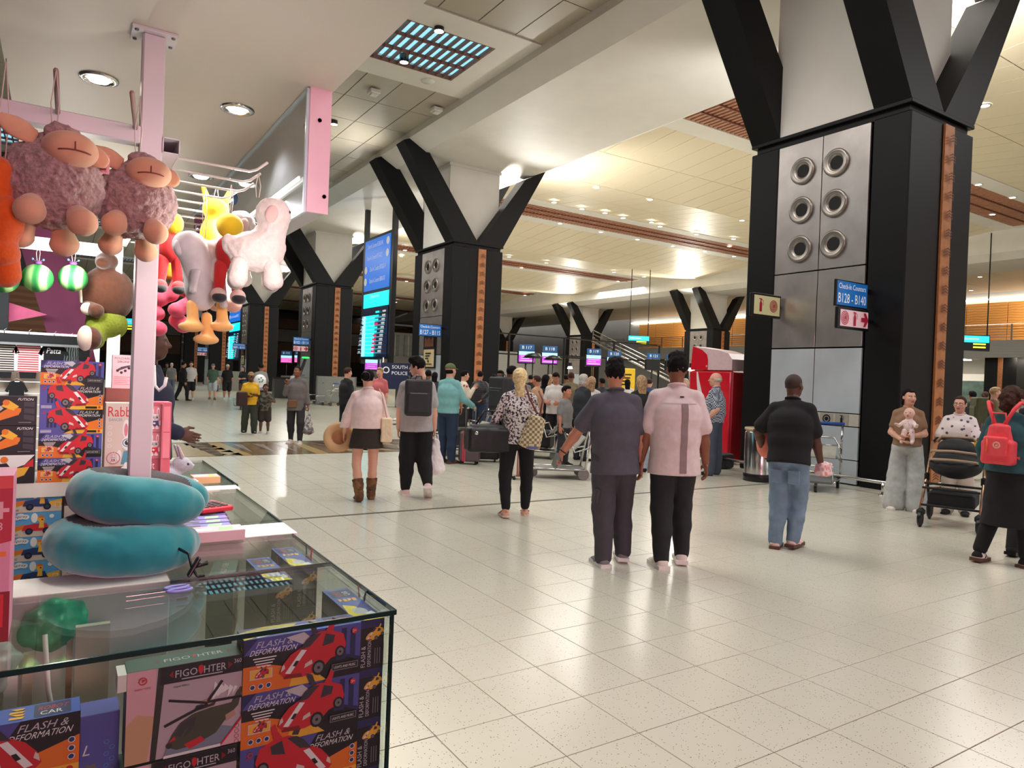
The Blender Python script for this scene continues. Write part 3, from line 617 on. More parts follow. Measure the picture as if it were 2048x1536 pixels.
# downlights
dl = MB().lathe([(.17, 0), (.17, -.03), (.12, -.035)], WHITEG, n=12).mesh('trim_ring'); dg = MB().lathe([(.001, -.02), (.12, -.034)], LITE, n=12).mesh('lens'); n = 0
for (px, py) in ((1193, 374), (1300, 398), (1484, 440), (1108, 404), (1210, 425), (1303, 444), (1467, 477), (1164, 417), (1246, 435), (1320, 452), (1393, 468), (1459, 492), (1120, 446), (1202, 463), (1275, 478), (1346, 491), (1410, 502), (1468, 512), (1018, 513), (1043, 535), (1093, 525), (1017, 594), (1050, 590), (1066, 600), (1228, 544), (1288, 553), (1236, 562), (1292, 570), (1347, 562), (810, 500), (803, 512), (813, 562), (792, 604), (718, 602), (820, 612), (1957, 368), (2025, 394), (1985, 428), (1960, 553), (1942, 580), (1970, 210)):
    z = 9.38 if px < 1000 else (10.0 if py < 520 else 9.8)
    p = on_floor(px, py, z)
    if p.length > 90: continue
    z = hall_z(p.y) - .01 if 14.9 < p.x < 42 else (9.49 if p.x < 9.6 else (9.4 if p.x > 46 else 8.96)); p = on_floor(px, py, z)
    t = thing('ceiling_light', 'small round downlight glowing in the pale panelled ceiling', 'lamp', p, 0, 'small ceiling downlights'); link('trim_ring', dl, t); link('lens', dg, t)
for (px, py, lb) in ((878, 63, 'round spot lamp on the dark ceiling grid, by its far edge'), (808, 125, 'round spot lamp on the dark ceiling grid, by its near edge'), (668, 249, 'small downlight in the ceiling beside the pink sign end')):
    p = on_floor(px, py, 9.38); t = thing('ceiling_spot', lb, 'lamp', p); MB().lathe([(.11, 0), (.12, .2), (.05, .22)], BLKP, n=14).build('housing', t); MB().lathe([(.001, 0), (.105, 0)], LITE, n=14).build('lens', t)
for (px, py, lb) in ((748, 180, 'square white sensor box on the ceiling panel by the canopy'), (873, 216, 'square white sensor box on the ceiling panel by the beam')):
    p = on_floor(px, py, 9.46); t = thing('ceiling_sensor', lb, 'sensor', p); MB().box((0, 0, -.06), (.3, .3, .12), WHITEG, bev=.02).build('housing', t); MB().box((0, 0, -.14), (.2, .2, .04), WHITEG, bev=.01).build('cover', t)
p = on_floor(856, 162, 9.465); tagged(MB().lathe([(.001, -.04), (.16, -.035), (.19, 0)], WHITEG, n=18), 'smoke_detector', 'round flat detector in the white ceiling strip', 'sensor', p)
# ================================================================ signs and fixtures around the columns
REDP = mat('sign_red', (196, 30, 70), .5, var=0); PINKW = mat('sign_pink_white', (246, 206, 214), .5, var=0, emit=.15); CREAMS = mat('sign_cream', (236, 232, 176), .5, var=0, emit=.1)
def extinguisher(a, u, v, h, m):
    a.poly([(u - .14 * h, v), (u + .14 * h, v), (u + .14 * h, v + .6 * h), (u + .06 * h, v + .74 * h), (u + .06 * h, v + .85 * h), (u - .06 * h, v + .85 * h), (u - .06 * h, v + .74 * h), (u - .14 * h, v + .6 * h)], m)
    a.poly([(u - .2 * h, v + .88 * h), (u + .1 * h, v + .84 * h), (u + .12 * h, v + .92 * h), (u - .18 * h, v + .96 * h)], m); a.poly([(u + .1 * h, v + .9 * h), (u + .26 * h, v + .8 * h), (u + .26 * h, v + .45 * h), (u + .22 * h, v + .45 * h), (u + .22 * h, v + .77 * h), (u + .1 * h, v + .85 * h)], m)
def reel(a, u, v, r, m, m2):
    for k in range(4): a.ring(u, v, r * (1 - k * .24), r * .13, m, 18)
    a.disc(u, v, r * .12, m, 8)
def counter_sign(yw, line, label, group='counter number signs on the columns'):
    t = thing('counter_sign', label, 'sign', (10.65, yw, 3.12), 0, group)
    MB().box((0, 0, 0), (.86, .05, .42), BLKP, bev=.008).build('case', t); MB().box((.46, 0, .1), (.1, .04, .06), BLKP).build('bracket', t)
    a = Art(.0015); a.rect(-.415, -.19, .415, .19, BLUE); a.text('Check-In Counters', -.37, .07, .085, WHT, w=.74); a.text(line, -.38, -.15, .15, WHT, w=.76); a.put('print', t, (0, -.026, 0), (1, 0, 0), (0, 0, 1)); return t
def fire_sign(yw, label, arrow=True, z=2.72, x=10.6, w=.84, h=.34):
    t = thing('fire_sign', label, 'sign', (x, yw, z), 0); MB().box((0, 0, 0), (w, .07, h), BLKP, bev=.01).build('case', t); MB().box((.02 + w / 2, .02, 0), (.26, .04, .05), BLKP).build('bracket', t)
    a = Art(.0015)
    if arrow:
        a.rect(-w / 2 + .04, -h / 2 + .04, w / 2 - .04, h / 2 - .04, PINKW); reel(a, -.26, 0, .11, REDP, PINKW); extinguisher(a, 0, -.11, .23, REDP)
        a.poly([(.17, -.035), (.27, -.035), (.23, -.11), (.29, -.11), (.37, 0), (.29, .11), (.23, .11), (.27, .035), (.17, .035)], REDP)
    else:
        a.rect(-w / 2 + .04, -h / 2 + .04, w / 2 - .04, h / 2 - .04, CREAMS); extinguisher(a, -w * .22, -.12, .25, REDP); reel(a, w * .22, 0, .11, REDP, CREAMS)
    a.put('print', t, (0, -.037, 0), (1, 0, 0), (0, 0, 1)); return t
counter_sign(6.62, 'B128 - B140', 'blue Check-In Counters sign reading B128 - B140 on the big column'); fire_sign(6.55, 'pink fire hose and extinguisher sign with arrow under the sign B128 - B140')
fire_sign(8.3, 'cream fire extinguisher sign behind the blue sign B128 - B140', False, 3.06, 10.72, .8, .42)
counter_sign(21.9, 'B127 - B115', 'blue counter sign B127 - B115 on the column with the poster')
counter_sign(37.2, 'B102 - B114', 'blue counter sign B102 - B114 on the column by the trolleys'); fire_sign(37.1, 'pink fire sign with arrow under the sign B102 - B114')
counter_sign(52.4, 'B89 - B101', 'small blue counter sign B89 - B101 on the fourth column')
counter_sign(67.6, 'B76 - B88', 'tiny blue counter sign B76 - B88 on the fifth column'); fire_sign(67.5, 'tiny pink fire sign far down the concourse')
def poster(y, label):
    t = thing('framed_poster', label, 'poster', (11.13, y, 2.6)); MB().box((0, 0, 0), (.05, .95, 1.55), BLKP, bev=.01).build('frame', t)
    a = Art(.0015); a.rect(-.42, -.1, .42, .72, mat('poster_dark', (36, 26, 26), .4)); a.rect(-.42, -.72, .42, -.1, mat('poster_cream', (216, 196, 150), .5)); a.text('BE READY', -.25, .52, .12, WHT, w=.5)
    PB = mat('poster_brown', (110, 66, 48), .5, var=.2)
    for k in range(5): a.disc(-.3 + k * .15, .25 - .05 * (k % 2), .07, PB, 8); a.poly([(-.38 + k * .15, .0), (-.22 + k * .15, .0), (-.25 + k * .15, .2), (-.34 + k * .15, .2)], PB)
    for k in range(3): a.rect(-.25, -.26 - k * .09, .2 - k * .1, -.22 - k * .09, BLKP)
    a.disc(0, -.52, .05, BLKP, 8); a.rect(-.3, -.64, .3, -.61, BLKP); a.put('print', t, (-.027, 0, 0), (0, -1, 0), (0, 0, 1))
poster(22.85, 'framed poster with dark crowd picture on the steel panel of the second column'); poster(52.9 + .4, 'small framed poster on the steel panel of the fourth column')
a = Art(.001); a.rect(-.62, 1.0, -.5, 1.17, GREYMET)
GP = mat('label_grey', (168, 160, 150), .5)
for k, u in enumerate((.0, .28)):
    a.rect(u - .12, .99, u + .12, 1.18, GP)
    if k: extinguisher(a, u, 1.01, .16, BLKP)
    else: a.disc(u, 1.085, .075, BLKP); a.ring(u, 1.085, .05, .012, GP)
a.put('pictogram_print', col0, (.002, 1.24, 0), (0, -1, 0), (0, 0, 1))
# floor rail round the foot of the column
r = thing('floor_rail', 'low steel bumper rail round the foot of the big column', 'rail')
MB().tube([(10.62, 9.7, .2), (10.62, 5.5, .2), (14.5, 5.5, .2)], .03, CHROME, 8).build('rail', r)
for p in ((10.62, 9.5), (10.62, 7.6), (10.62, 5.95), (12.3, 5.5), (14.2, 5.5)): MB().tube([(*p, .02), (*p, .2)], .025, CHROME, 8).lathe([(.0, .015), (.06, .012), (.06, 0)], CHROME, (*p, 0), 10).build('post', r)
# litter bin
b = thing('litter_bin', 'steel litter bin with black base before the big column', 'bin', (10.02, 7.75, 0)); MB().lathe([(.25, .12), (.25, .82), (.235, .84), (.2, .84), (.2, .6), (.0, .6)], CHROME, n=24).build('drum', b); MB().lathe([(0, 0), (.26, 0), (.26, .12), (.25, .13)], BLKP, n=24).build('base', b)
MB().lathe([(.17, .8), (.26, .86), (.255, .9), (.18, .86)], mat('bin_liner', (206, 186, 150), .4, bump=.3, scale=30), n=14).build('liner', b)
# red drinks machine
CR = mat('drinks_red', (214, 22, 44), .3, var=.04, coat=.3); CRD = mat('drinks_dark_red', (172, 16, 34), .35, var=.05); CW = mat('drinks_white', (240, 226, 228), .35, var=.02); CPK = mat('topper_frost', (226, 196, 200), .3, var=.05)
v = thing('vending_machine', 'tall red drinks machine with white wave and curved frosted topper', 'vending machine', (11.28, 10.0, 0)); v.scale = (1, .86, 1)
MB().box((.45, 0, .98), (.9, 1.3, 1.82), CRD, bev=.03).build('cabinet', v); MB().box((-.02, 0, .98), (.05, 1.26, 1.78), CR, bev=.02).build('door', v)
for y in (-.55, .55): MB().box((.1, y, .04), (.1, .1, .09), BLKP).build('foot', v)
a = Art(.002); N = 14
wv = [(-.36 + .16 * math.sin(k / N * 4.2) + .12 * (k / N), .12 + 1.74 * k / N) for k in range(N + 1)]
a.poly([(x - .02 - .07 * math.sin(PI * k / N), y) for k, (x, y) in enumerate(wv)] + [(x + .02 + .07 * math.sin(PI * k / N), y) for k, (x, y) in list(enumerate(wv))[::-1]], CW)
a.ring(-.02, 1.1, .13, .02, CW, 16); a.text('C', -.09, 1.0, .2, CW, slant=.25); a.poly([(.1, .15), (.35, .15), (.12, .9), (.02, .6)], CW); a.put('wave_print', v, (-.046, 0, 0), (0, -1, 0), (0, 0, 1))
tp = MB(); pr = [(-.65, 1.9), (.62, 1.9), (.62, 2.12), (.5, 2.24), (.2, 2.31), (-.6, 2.4)]
tp.prism(pr, CPK, .0, .5, lambda u, q, h: Vector((h, -u, q))); tp.build('topper', v)
a = Art(.002); a.poly([(-.65, 1.9), (-.1, 1.9), (-.1, 2.1), (-.14, 2.22), (-.3, 2.32), (-.6, 2.4)], CR); a.ring(-.14, 1.98, .02, .01, CW); a.put('topper_print', v, (-.001, 0, 0), (0, -1, 0), (0, 0, 1))
# luggage trolleys
def make_trolley(label, loc, rz, group='luggage trolleys'):
    t = thing('luggage_trolley', label, 'trolley', loc, rz, group); T = lambda n, pts, r=.014, m=CHROME: MB().tube(pts, r, m, 6).build(n, t)
    T('side_rail', [(-.28, -.4, .16), (-.24, .5, .16)]); T('side_rail', [(.28, -.4, .16), (.24, .5, .16)]); MB().box((0, 0, .15), (.5, .8, .03), GREYMET).build('platform', t)
    T('back_frame', [(-.28, -.38, .16), (-.27, -.46, .62), (-.16, -.5, .8), (.16, -.5, .8), (.27, -.46, .62), (.28, -.38, .16)], .018); T('basket_frame', [(-.2, -.44, .5), (-.3, -.2, .44), (-.25, -.1, .7), (.25, -.1, .7), (.3, -.2, .44), (.2, -.44, .5)], .014)
    MB().box((0, -.3, .58), (.42, .02, .26), mat('trolley_panel', (176, 174, 162), .5, var=.15, scale=8), rot=Matrix.Rotation(.7, 3, 'X')).build('back_panel', t)
    T('handle_post', [(.27, -.46, .6), (.27, -.56, 1.02)], .018); T('handle_post', [(-.27, -.46, .6), (-.27, -.56, 1.02)], .018); T('handle', [(-.3, -.57, 1.03), (.3, -.57, 1.03)], .026, mat('trolley_blue', (34, 84, 176), .4))
    T('front_hoop', [(-.24, .5, .16), (-.24, .58, .42), (.24, .58, .42), (.24, .5, .16)])
    for (x, y, r) in ((-.25, -.36, .09), (.25, -.36, .09), (0, .42, .07)):
        w_ = MB().lathe([(r, -.02), (r, .02)], BLKP, n=14, axis=(1, 0, 0)).lathe([(0, -.022), (r, -.02)], GREYMET, n=14, axis=(1, 0, 0)).lathe([(0, .022), (r, .02)], GREYMET, n=14, axis=(1, 0, 0)).mesh('wheel'); link('wheel', w_, t, (x, y, r))
    return t
trolley = make_trolley('empty steel luggage trolley parked at the big column behind the man in jeans', (10.2, 6.75, 0), rad(118))
KM = {}
def dup(o, loc, rz, label, group=None):
    if not KM.get(o.name):
        for c in COL.objects:
            if c.parent is not None and c.name not in KM.get('_seen', set()): KM.setdefault(c.parent.name, []).append(c); KM.setdefault('_seen', set()).add(c.name)
    c = copy_tree(o, None, {k: v for k, v in KM.items() if k != '_seen'}); c.location = loc; c.rotation_euler = (0, 0, rz); c['label'] = label
    if group: c['group'] = group
    return c
for x, y, r, lb in ((10.6, 33.6, 20, 'luggage trolley before the column by the green-lit kiosk'), (10.6, 32.2, 25, 'second luggage trolley behind the green-lit kiosk, before the column'), (9.0, 20.5, 60, 'luggage trolley beside the column with the poster, behind the pink shirt'), (8.9, 49.5, 10, 'distant luggage trolley by the fourth column')): dup(trolley, (x, y, 0), rad(r), lb)
# self service kiosk by the third column
k = thing('checkin_kiosk', 'white self service kiosk with slanted screen and green light', 'kiosk', (8.85, 31.6, 0), rad(-20))
MB().box((0, 0, .02), (.6, .5, .04), GREYMET).build('foot_plate', k); MB().box((0, 0, .68), (.42, .32, 1.3), WHITEG, bev=.05).build('body', k); MB().box((.28, .05, 1.72), (.1, .5, .8), BLKP, rot=Matrix.Rotation(.3, 3, 'Y'), bev=.02).build('screen', k); MB().box((.14, .05, 1.36), (.5, .3, .1), GREYMET).build('shelf', k); MB().box((.4, .05, 2.16), (.3, .4, .06), mat('kiosk_green', (40, 220, 80), .4, var=0, emit=3), bev=.02).build('status_light', k)
for (x, y, w_, lb) in ((11.2, 33.0, 1.9, 'grey ribbed partition beside the third column, behind the trolleys'), (9.9, 51.0, 1.6, 'small grey partition beside the fourth column')): tagged(MB().box((0, 0, .7), (w_, .08, 1.3), mat('partition_grey', (138, 138, 134), .5)).box((-w_ / 2, 0, .68), (.06, .12, 1.36), GREYMET).box((w_ / 2, 0, .68), (.06, .12, 1.36), GREYMET), 'partition_panel', lb, 'partition', (x, y, 0), rad(0))
bp_ = at_d(800, 735, 27); t = thing('banner_stand', 'navy banner stand reading POLICE behind the man with the backpack', 'sign', (bp_.x, bp_.y, 0), rad(-25)); MB().box((0, 0, 1.5), (1.4, .08, 1.0), mat('banner_navy', (28, 38, 78), .5)).build('board', t)
for x in (-.66, .66): MB().tube([(x, .1, 0), (x, .1, 2.2)], .03, CHROME, 6).build('post', t)
a = Art(.003); a.ring(-.52, 1.72, .13, .04, WHT); a.text('SOUTH AF', -.3, 1.78, .13, WHT, w=.85); a.text('POLICE', -.3, 1.55, .13, WHT); a.put('print', t, (0, -.042, 0), (1, 0, 0), (0, 0, 1))
# ================================================================ the toy kiosk
MEL = mat('white_melamine', (240, 234, 226), .35, var=.02); PINKPOST = mat('powder_white', (226, 220, 224), .4, var=.02); WGLOW = mat('led_white', (255, 252, 244), .5, var=0, emit=1.5)
GL = glass('counter_glass', (.93, .97, .95), .75, .045); GED = mat('glass_edge_green', (10, 46, 42), .15, var=.1, spec=.7); PINKL = mat('pink_panel', (252, 206, 220), .4, var=.03)
ZC = 1.0
cn = thing('display_counter', 'glass topped toy counter with white dividers, full of boxed toys', 'counter', (0, 0, 0))
def pane(name, c, d, edges=()):
    MB().box(c, d, GL).build(name, cn)
def topglass(x0, x1, y0, y1):
    MB().box(((x0 + x1) / 2, (y0 + y1) / 2, ZC - .005), (x1 - x0 - .004, y1 - y0 - .004, .009), GL).build('glass_top', cn)
    e = MB(); e.box(((x0 + x1) / 2, y0, ZC - .005), (x1 - x0, .004, .011), GED); e.box((x1, (y0 + y1) / 2, ZC - .005), (.004, y1 - y0, .011), GED); e.build('glass_edge', cn)
topglass(-1.3, .69, 1.545, 2.02); topglass(.26, .69, 2.02, 2.43); topglass(.2, .71, 2.63, 3.44); topglass(.2, .74, 3.56, 4.55)
pane('glass_front', (-.305, 1.552, .72), (1.985, .006, .54)); pane('glass_side', (.683, 2.0, .72), (.006, .86, .54)); pane('glass_side', (.703, 3.03, .72), (.006, .8, .54)); pane('glass_side', (.733, 4.05, .72), (.006, .98, .54))
MB().box((.683, 1.552, .72), (.008, .008, .54), GED).build('glass_corner', cn)
MB().box((-.305, 1.8, .21), (1.98, .5, .42), MEL).box((.46, 3.1, .21), (.5, 2.9, .42), MEL).build('base_cabinet', cn)
for (c, d) in (((-.53, 2.1, .5), (1.58, .16, 1.0)), ((.46, 2.485, .5), (.5, .088, 1.003)), ((.46, 2.578, .5), (.5, .088, 1.003)), ((.47, 3.5, .5), (.52, .1, 1.003)), ((.2, 3.5, .5), (.03, 2.1, .99)), ((.48, 4.56, .5), (.54, .02, .99))): MB().box(c, d, MEL, bev=.003).build('divider', cn)
MB().box((-.3, 1.76, .43), (1.95, .4, .02), MEL).box((.45, 3.1, .6), (.46, 2.8, .01), GL).build('inner_shelf', cn)
# rear shelf unit
rs = thing('rear_shelf', 'white shelf unit behind the counter under the lit white beam', 'shelf', (0, 4.25, 0))
for z, h in ((.935, .07), (.45, .05)): MB().box((-.42, .05, z), (1.15, .42, h), MEL).build('shelf_board', rs)
MB().box((-.42, .28, .7), (1.15, .02, .56), mat('shelf_back', (196, 186, 176), .5)).build('back_panel', rs); MB().box((.165, .05, .5), (.02, .42, 1.0), MEL).build('side_panel', rs); MB().box((-.42, .05, .2), (1.15, .42, .44), MEL).build('plinth', rs)
bf = thing('lit_frame', 'white glowing frame of beam and post at the back of the kiosk', 'frame', (0, 4.3, 0))
MB().box((-.45, .03, 2.155), (1.44, .06, .06), WGLOW, bev=.004).build('beam', bf); MB().box((.24, .03, 1.58), (.058, .06, 1.15), WGLOW, bev=.004).build('post', bf)  # post's emission stands in for strong light falling on its white paint
# canopy, post, rails
cp = struct(MB().box((.3, 2.1, 2.58), (.96, 5.7, .08), mat('canopy_white', (226, 218, 204), .55, var=.03, scale=2)).build('canopy'), 'white canopy over the toy kiosk'); 
for (x, y, lb) in ((.087, 2.84, 'recessed downlight in the canopy above the brown sheep'), (.539, 2.83, 'recessed downlight in the canopy between post and pink sign end'), (.584, 3.936, 'recessed downlight in the canopy above the wire rods')):
    t = thing('canopy_downlight', lb, 'lamp', (x, y, 2.54)); MB().lathe([(.062, 0), (.06, -.006), (.046, -.008), (.04, .012), (.036, .02)], CHROME, n=24).build('trim_ring', t); MB().lathe([(.001, -.012), (.03, -.01), (.037, .0)], LITE, n=20).build('lens', t)
    lamp('SPOT', 'canopy_spot', (x, y, 2.5), 30, (1, .95, .88), .03, spot=120)
PX0, PY0 = .209, 2.363
po = thing('pink_post', 'pinkish white square post with bolted top plate, from counter to canopy', 'post', (PX0, PY0, 0))
MB().box((0, 0, 1.765), (.06, .06, 1.53), PINKPOST, bev=.004).build('tube', po); MB().box((0, 0, 2.535), (.122, .1, .01), PINKPOST, bev=.002).build('top_plate', po)
for x in (-.048, .048):
    for y in (-.035, .035): MB().lathe([(0, -.004), (.005, -.004), (.006, 0)], GREYMET, (x, y, 2.53), 8).build('bolt', po)
a = Art(.0008); a.disc(0, 1.895, .011, PINKPOST, 18, ry=.018); a.ring(0, 1.895, .0125, .0012, mat('cap_groove', (150, 110, 122), .6), 20, ry=.0195); a.put('end_cap_print', po, (-.004, -.0305, 0), (1, 0, 0), (0, 0, 1))
hk = MB().tube([(.03, 0, 1.56), (.034, 0, 1.5), (.045, -.01, 1.485), (.06, -.01, 1.5), (.064, -.01, 1.525)], .005, PINKPOST, 8).build('hook', po)
pb = thing('pink_rail', 'square pink rail crossing at the top of the post', 'rail', (0, 0, 0)); MB().box((-.905, PY0 - .008, 2.23), (2.17, .05, .05), PINKPOST, bev=.003).build('cross_tube', pb)
tb = MB()
for (c, d) in (((.262, 3.33, 2.235), (.046, 2.0, .003)), ((.262, 3.33, 2.192), (.046, 2.0, .003)), ((.24, 3.33, 2.213), (.003, 2.0, .046)), ((.284, 3.33, 2.213), (.003, 2.0, .046))): tb.box(c, d, PINKPOST)
tb.build('side_tube', pb); MB().box((.262, 3.6, 2.213), (.04, 1.4, .04), HOLE).build('tube_inside', pb)  # dark block gives the shade inside the open tube
rods = thing('display_rods', 'row of thin white wire rods with hooked ends carrying plush toys', 'rack', (0, 0, 0))
for k in range(13):
    y = 2.4 + k * .15; x1 = .5 + .012 * (k % 3); MB().tube([(.284, y, 2.2), (x1, y, 2.2), (x1 + .02, y - .02, 2.205), (x1 + .045, y - .05, 2.225)], .0042, MEL, 6).build('rod', rods)
for (px, py0, py1, Y0) in ((112, 140, 235, 2.02), (264, 185, 280, 2.06)):
    p, q = on_floor(px + (4 if px < 200 else -1), py1, 2.25), on_floor(px, py0, 2.25); MB().tube([(p.x, PY0 - .03, 2.245), (q.x, q.y, 2.25)], .006, mat('rod_tan', (176, 150, 138), .5), 6).build('rod', rods)
sg = thing('sign_case', 'long glass fronted sign case with pink end panel under the canopy', 'sign', (0, 0, 0))
MB().box((.738, 3.68, 2.325), (.07, 2.46, .42), mat('case_inner', (190, 186, 190), .4, var=.05, scale=3)).build('case', sg); MB().box((.738, 2.446, 2.325), (.075, .01, .43), PINKL).build('end_panel', sg); MB().box((.698, 3.68, 2.325), (.005, 2.44, .4), glass('sign_glass', (.85, .88, .9), .9, .12)).build('glass', sg)
for z in (2.115, 2.53): MB().box((.697, 3.68, z), (.012, 2.46, .012), mat('case_trim', (206, 226, 236), .3, metal=.3)).build('trim', sg)
MB().box((.697, 2.455, 2.32), (.012, .012, .42), mat('case_trim', (206, 226, 236), .3)).build('trim', sg)
for z in (2.17, 2.43): MB().lathe([(0, -.001), (.007, -.001), (.007, .002)], HOLE, (.76 if z < 2.3 else .735, 2.44, z), 10, axis=(0, -1, 0)).build('screw_hole', sg)
MB().box((.688, 3.0, 2.235), (.006, 1.0, .012), WGLOW).build('tube_light', sg)
lamp('AREA', 'tube_light_lamp', (.6, 3.0, 2.19), 9, (1, .98, .95), .9, .03, aim=(-.5, -.2, -.8))
lamp('POINT', 'frame_light', (.05, 4.0, 2.02), 9, (1, .97, .93), .05); lamp('POINT', 'canopy_wash', (.48, 2.0, 1.85), 5, (1, .96, .9), .06); lamp('SPOT', 'rod_light', (.6, 2.85, 2.16), 45, (1, .97, .93), .05, aim=(-.12, -.35, -1), spot=165, blend=.4)  # the plain point at mid height is unseen, added to brighten the canopy
# ---------------------------------------------------------------- box printing
K_ = {n: mat('ink_' + n, c, .45, var=0) for n, c in dict(black=(26, 22, 28), navy=(40, 40, 92), violet=(84, 84, 160), blue=(70, 96, 190), orange=(240, 122, 36), amber=(248, 186, 60), red=(214, 38, 52), dred=(140, 20, 34), white=(244, 240, 240), silver=(206, 200, 206), glass=(60, 56, 66), yellow=(248, 216, 40), grey=(120, 116, 118), green=(72, 96, 84), olive=(74, 74, 58), olived=(50, 50, 42), pink=(232, 178, 186), cloud=(198, 178, 186), skin=(196, 152, 132), teal=(84, 146, 168), cream=(226, 206, 196), rose=(196, 92, 108), rosel=(222, 132, 146), brown=(130, 66, 56), sky=(96, 172, 226), lime=(170, 196, 60), dkblue=(38, 60, 110), purple=(120, 110, 180)).items()}
def car(a, ox, oy, s, c='red', flip=1):
    k = K_; P = lambda pts: [(ox + flip * x * s, oy + y * s) for x, y in pts]
    a.poly(P([(.0, .18), (.06, .34), (.2, .5), (.42, .62), (.55, .78), (.75, .86), (1.0, .84), (1.22, .74), (1.28, .52), (1.22, .36), (.98, .3), (.8, .12), (.5, .04), (.12, .06)]), k[c])
    a.poly(P([(.36, .56), (.56, .6), (.78, .82), (.62, .82), (.5, .74)]), k['glass']); a.poly(P([(.8, .56), (1.02, .6), (1.05, .74), (.86, .8)]), k['glass'])
    a.poly(P([(.1, .16), (.2, .14), (.5, .54), (.4, .56)]), k['white']); a.poly(P([(.24, .28), (.3, .26), (.36, .36), (.3, .37)]), k['black'])
    a.poly(P([(.46, .2), (.62, .26), (.6, .34), (.48, .28)]), k['cream']); a.poly(P([(.02, .2), (.1, .26), (.08, .34), (.04, .3)]), k['cream']); a.poly(P([(.08, .06), (.44, .04), (.4, .12), (.12, .13)]), k['dred'])
    for (x, y, r) in ((.74, .16, .13), (1.16, .4, .1)):
        q = P([(x, y)])[0]; a.disc(q[0], q[1], r * s, k['black'], 12, ry=r * s * 1.15); a.disc(q[0], q[1], r * s * .7, k['grey'], 10, ry=r * s * .8); a.disc(q[0], q[1], r * s * .25, k['black'], 6)
    a.poly(P([(.6, .84), (.7, .86), (.62, 1.06), (.5, 1.1)]), k['glass']); a.poly(P([(.86, .86), (1.0, .84), (1.06, 1.06), (.98, 1.1), (.94, .98)]), k[c])
BL, BH, BD = .265, .119, .068
def flash_front(variant):
    a = Art(.00012); k = K_; W, H_ = BL, BH; a.rect(0, 0, W, H_, k['black'])
    if variant == 0:
        a.poly([(0, H_), (W, H_), (W, .03), (.16, .075), (.0, .09)], k['navy']); a.poly([(.03, H_), (.2, H_), (.13, .09), (0, .085)], k['violet']); a.poly([(.19, H_), (W, H_), (W, .04), (.2, .06)], k['violet'])
        for x, h in ((.205, .1), (.218, .112), (.24, .105)): a.rect(x, .04, x + .012, h, k['navy'])
        a.poly([(0, 0), (.16, 0), (.1, .045), (.05, .06), (0, .06)], k['orange']); a.poly([(.1, 0), (.185, 0), (.15, .03), (.11, .035)], k['amber'])
        a.poly([(.13, .09), (.15, .1), (.13, .118), (.09, .112)], k['silver'])
        a.text('FLASH &', .025, .098, .014, k['silver'], w=.08, slant=.4); a.text('DEFORMATION', .012, .083, .012, k['white'], w=.1, slant=.4)
        for i in range(4): a.rect(.02 + .003 * i, .074 - i * .006, .07 - .004 * i, .0765 - i * .006, k['white'])
        a.rect(.014, .03, .062, .052, k['cream']); a.rect(.016, .032, .06, .05, k['amber']); car(a, .024, .032, .024)
        for i in range(3): a.disc(.02 + i * .017, .015, .0062, k['white'], 10); a.disc(.02 + i * .017, .015, .0048, k['dkblue'], 10)
        car(a, .077, .014, .118); a.rect(.195, .018, .258, .034, k['grey']); a.rect(.197, .02, .256, .032, k['black']); a.text('LIGHTS AND MUSIC', .2, .023, .006, k['white'], w=.052)
        a.disc(.247, .105, .007, k['red'], 12); a.text('3+', .243, .102, .006, k['white'])
    else:
        a.poly([(0, 0), (0, H_), (.17, H_), (.13, .06), (.1, 0)], k['violet']); a.poly([(.14, .02), (W, .06), (W, 0), (.1, 0)], k['amber']); a.poly([(.17, .045), (W, .075), (W, .02), (.2, .02)], k['orange'])
        for x, h in ((.03, .1), (.045, .112), (.06, .09)): a.rect(x, .03, x + .01, h, k['navy'])
        a.text('FLASH &', .165, .098, .014, k['silver'], w=.08, slant=.4); a.text('DEFORMATION', .15, .083, .012, k['white'], w=.1, slant=.4)
        car(a, .205, .012, .135, flip=-1); a.rect(.19, .005, .24, .016, k['black']); a.disc(.25, .012, .006, k['red'], 10); a.ring(.02, .105, .006, .002, k['red'], 10); a.text('MT', .012, .094, .006, k['red'])
        for i in range(3): a.disc(.252, .068 - i * .016, .0062, k['white'], 10); a.disc(.252, .068 - i * .016, .0048, k['dkblue'], 10)
        for i in range(3): a.rect(.006, .006 + i * .005, .05, .008 + i * .005, k['white'])
    return a
def flash_end():
    a = Art(.00012); k = K_; a.rect(0, 0, BD, BH, k['black']); a.rect(0, .1, BD, BH, k['navy']); car(a, .022, .068, .036, 'amber'); a.text('FLASH &', .022, .008, .011, k['silver'], w=.05, rot=90); a.text('DEFORMATION', .036, .008, .009, k['silver'], w=.062, rot=90)
    for i in range(3): a.rect(.045 + i * .006, .012, .047 + i * .006, .05, k['grey'])
    return a
def flash_top():
    a = Art(.00012); k = K_; a.rect(0, 0, BL, BD, k['blue']); a.rect(0, 0, .13, BD, k['violet']); a.poly([(0, .0), (.05, .02), (.11, .035), (.13, .06), (.06, .068), (0, .05)], k['yellow']); a.disc(.07, .035, .026, k['silver'], 14, ry=.018); a.poly([(.03, .004), (.06, .01), (.05, .03), (.02, .02)], k['white'])
    a.rect(.19, .006, .25, .062, k['navy']); a.text('ROBOT', .196, .034, .016, k['red'], w=.048, slant=.2); a.text('CAR', .2, .012, .016, k['white'], w=.036)
    for i in range(4): a.poly([(.15 + (i % 2) * .012, .012 + i * .012), (.172, .01 + i * .013), (.176, .02 + i * .012), (.152, .022 + i * .012)], k['amber'])
    return a
FA = [flash_front(0).mb.mesh('front_print'), flash_front(1).mb.mesh('front_print')]; FE = flash_end().mb.mesh('end_print'); FT = flash_top().mb.mesh('top_print')
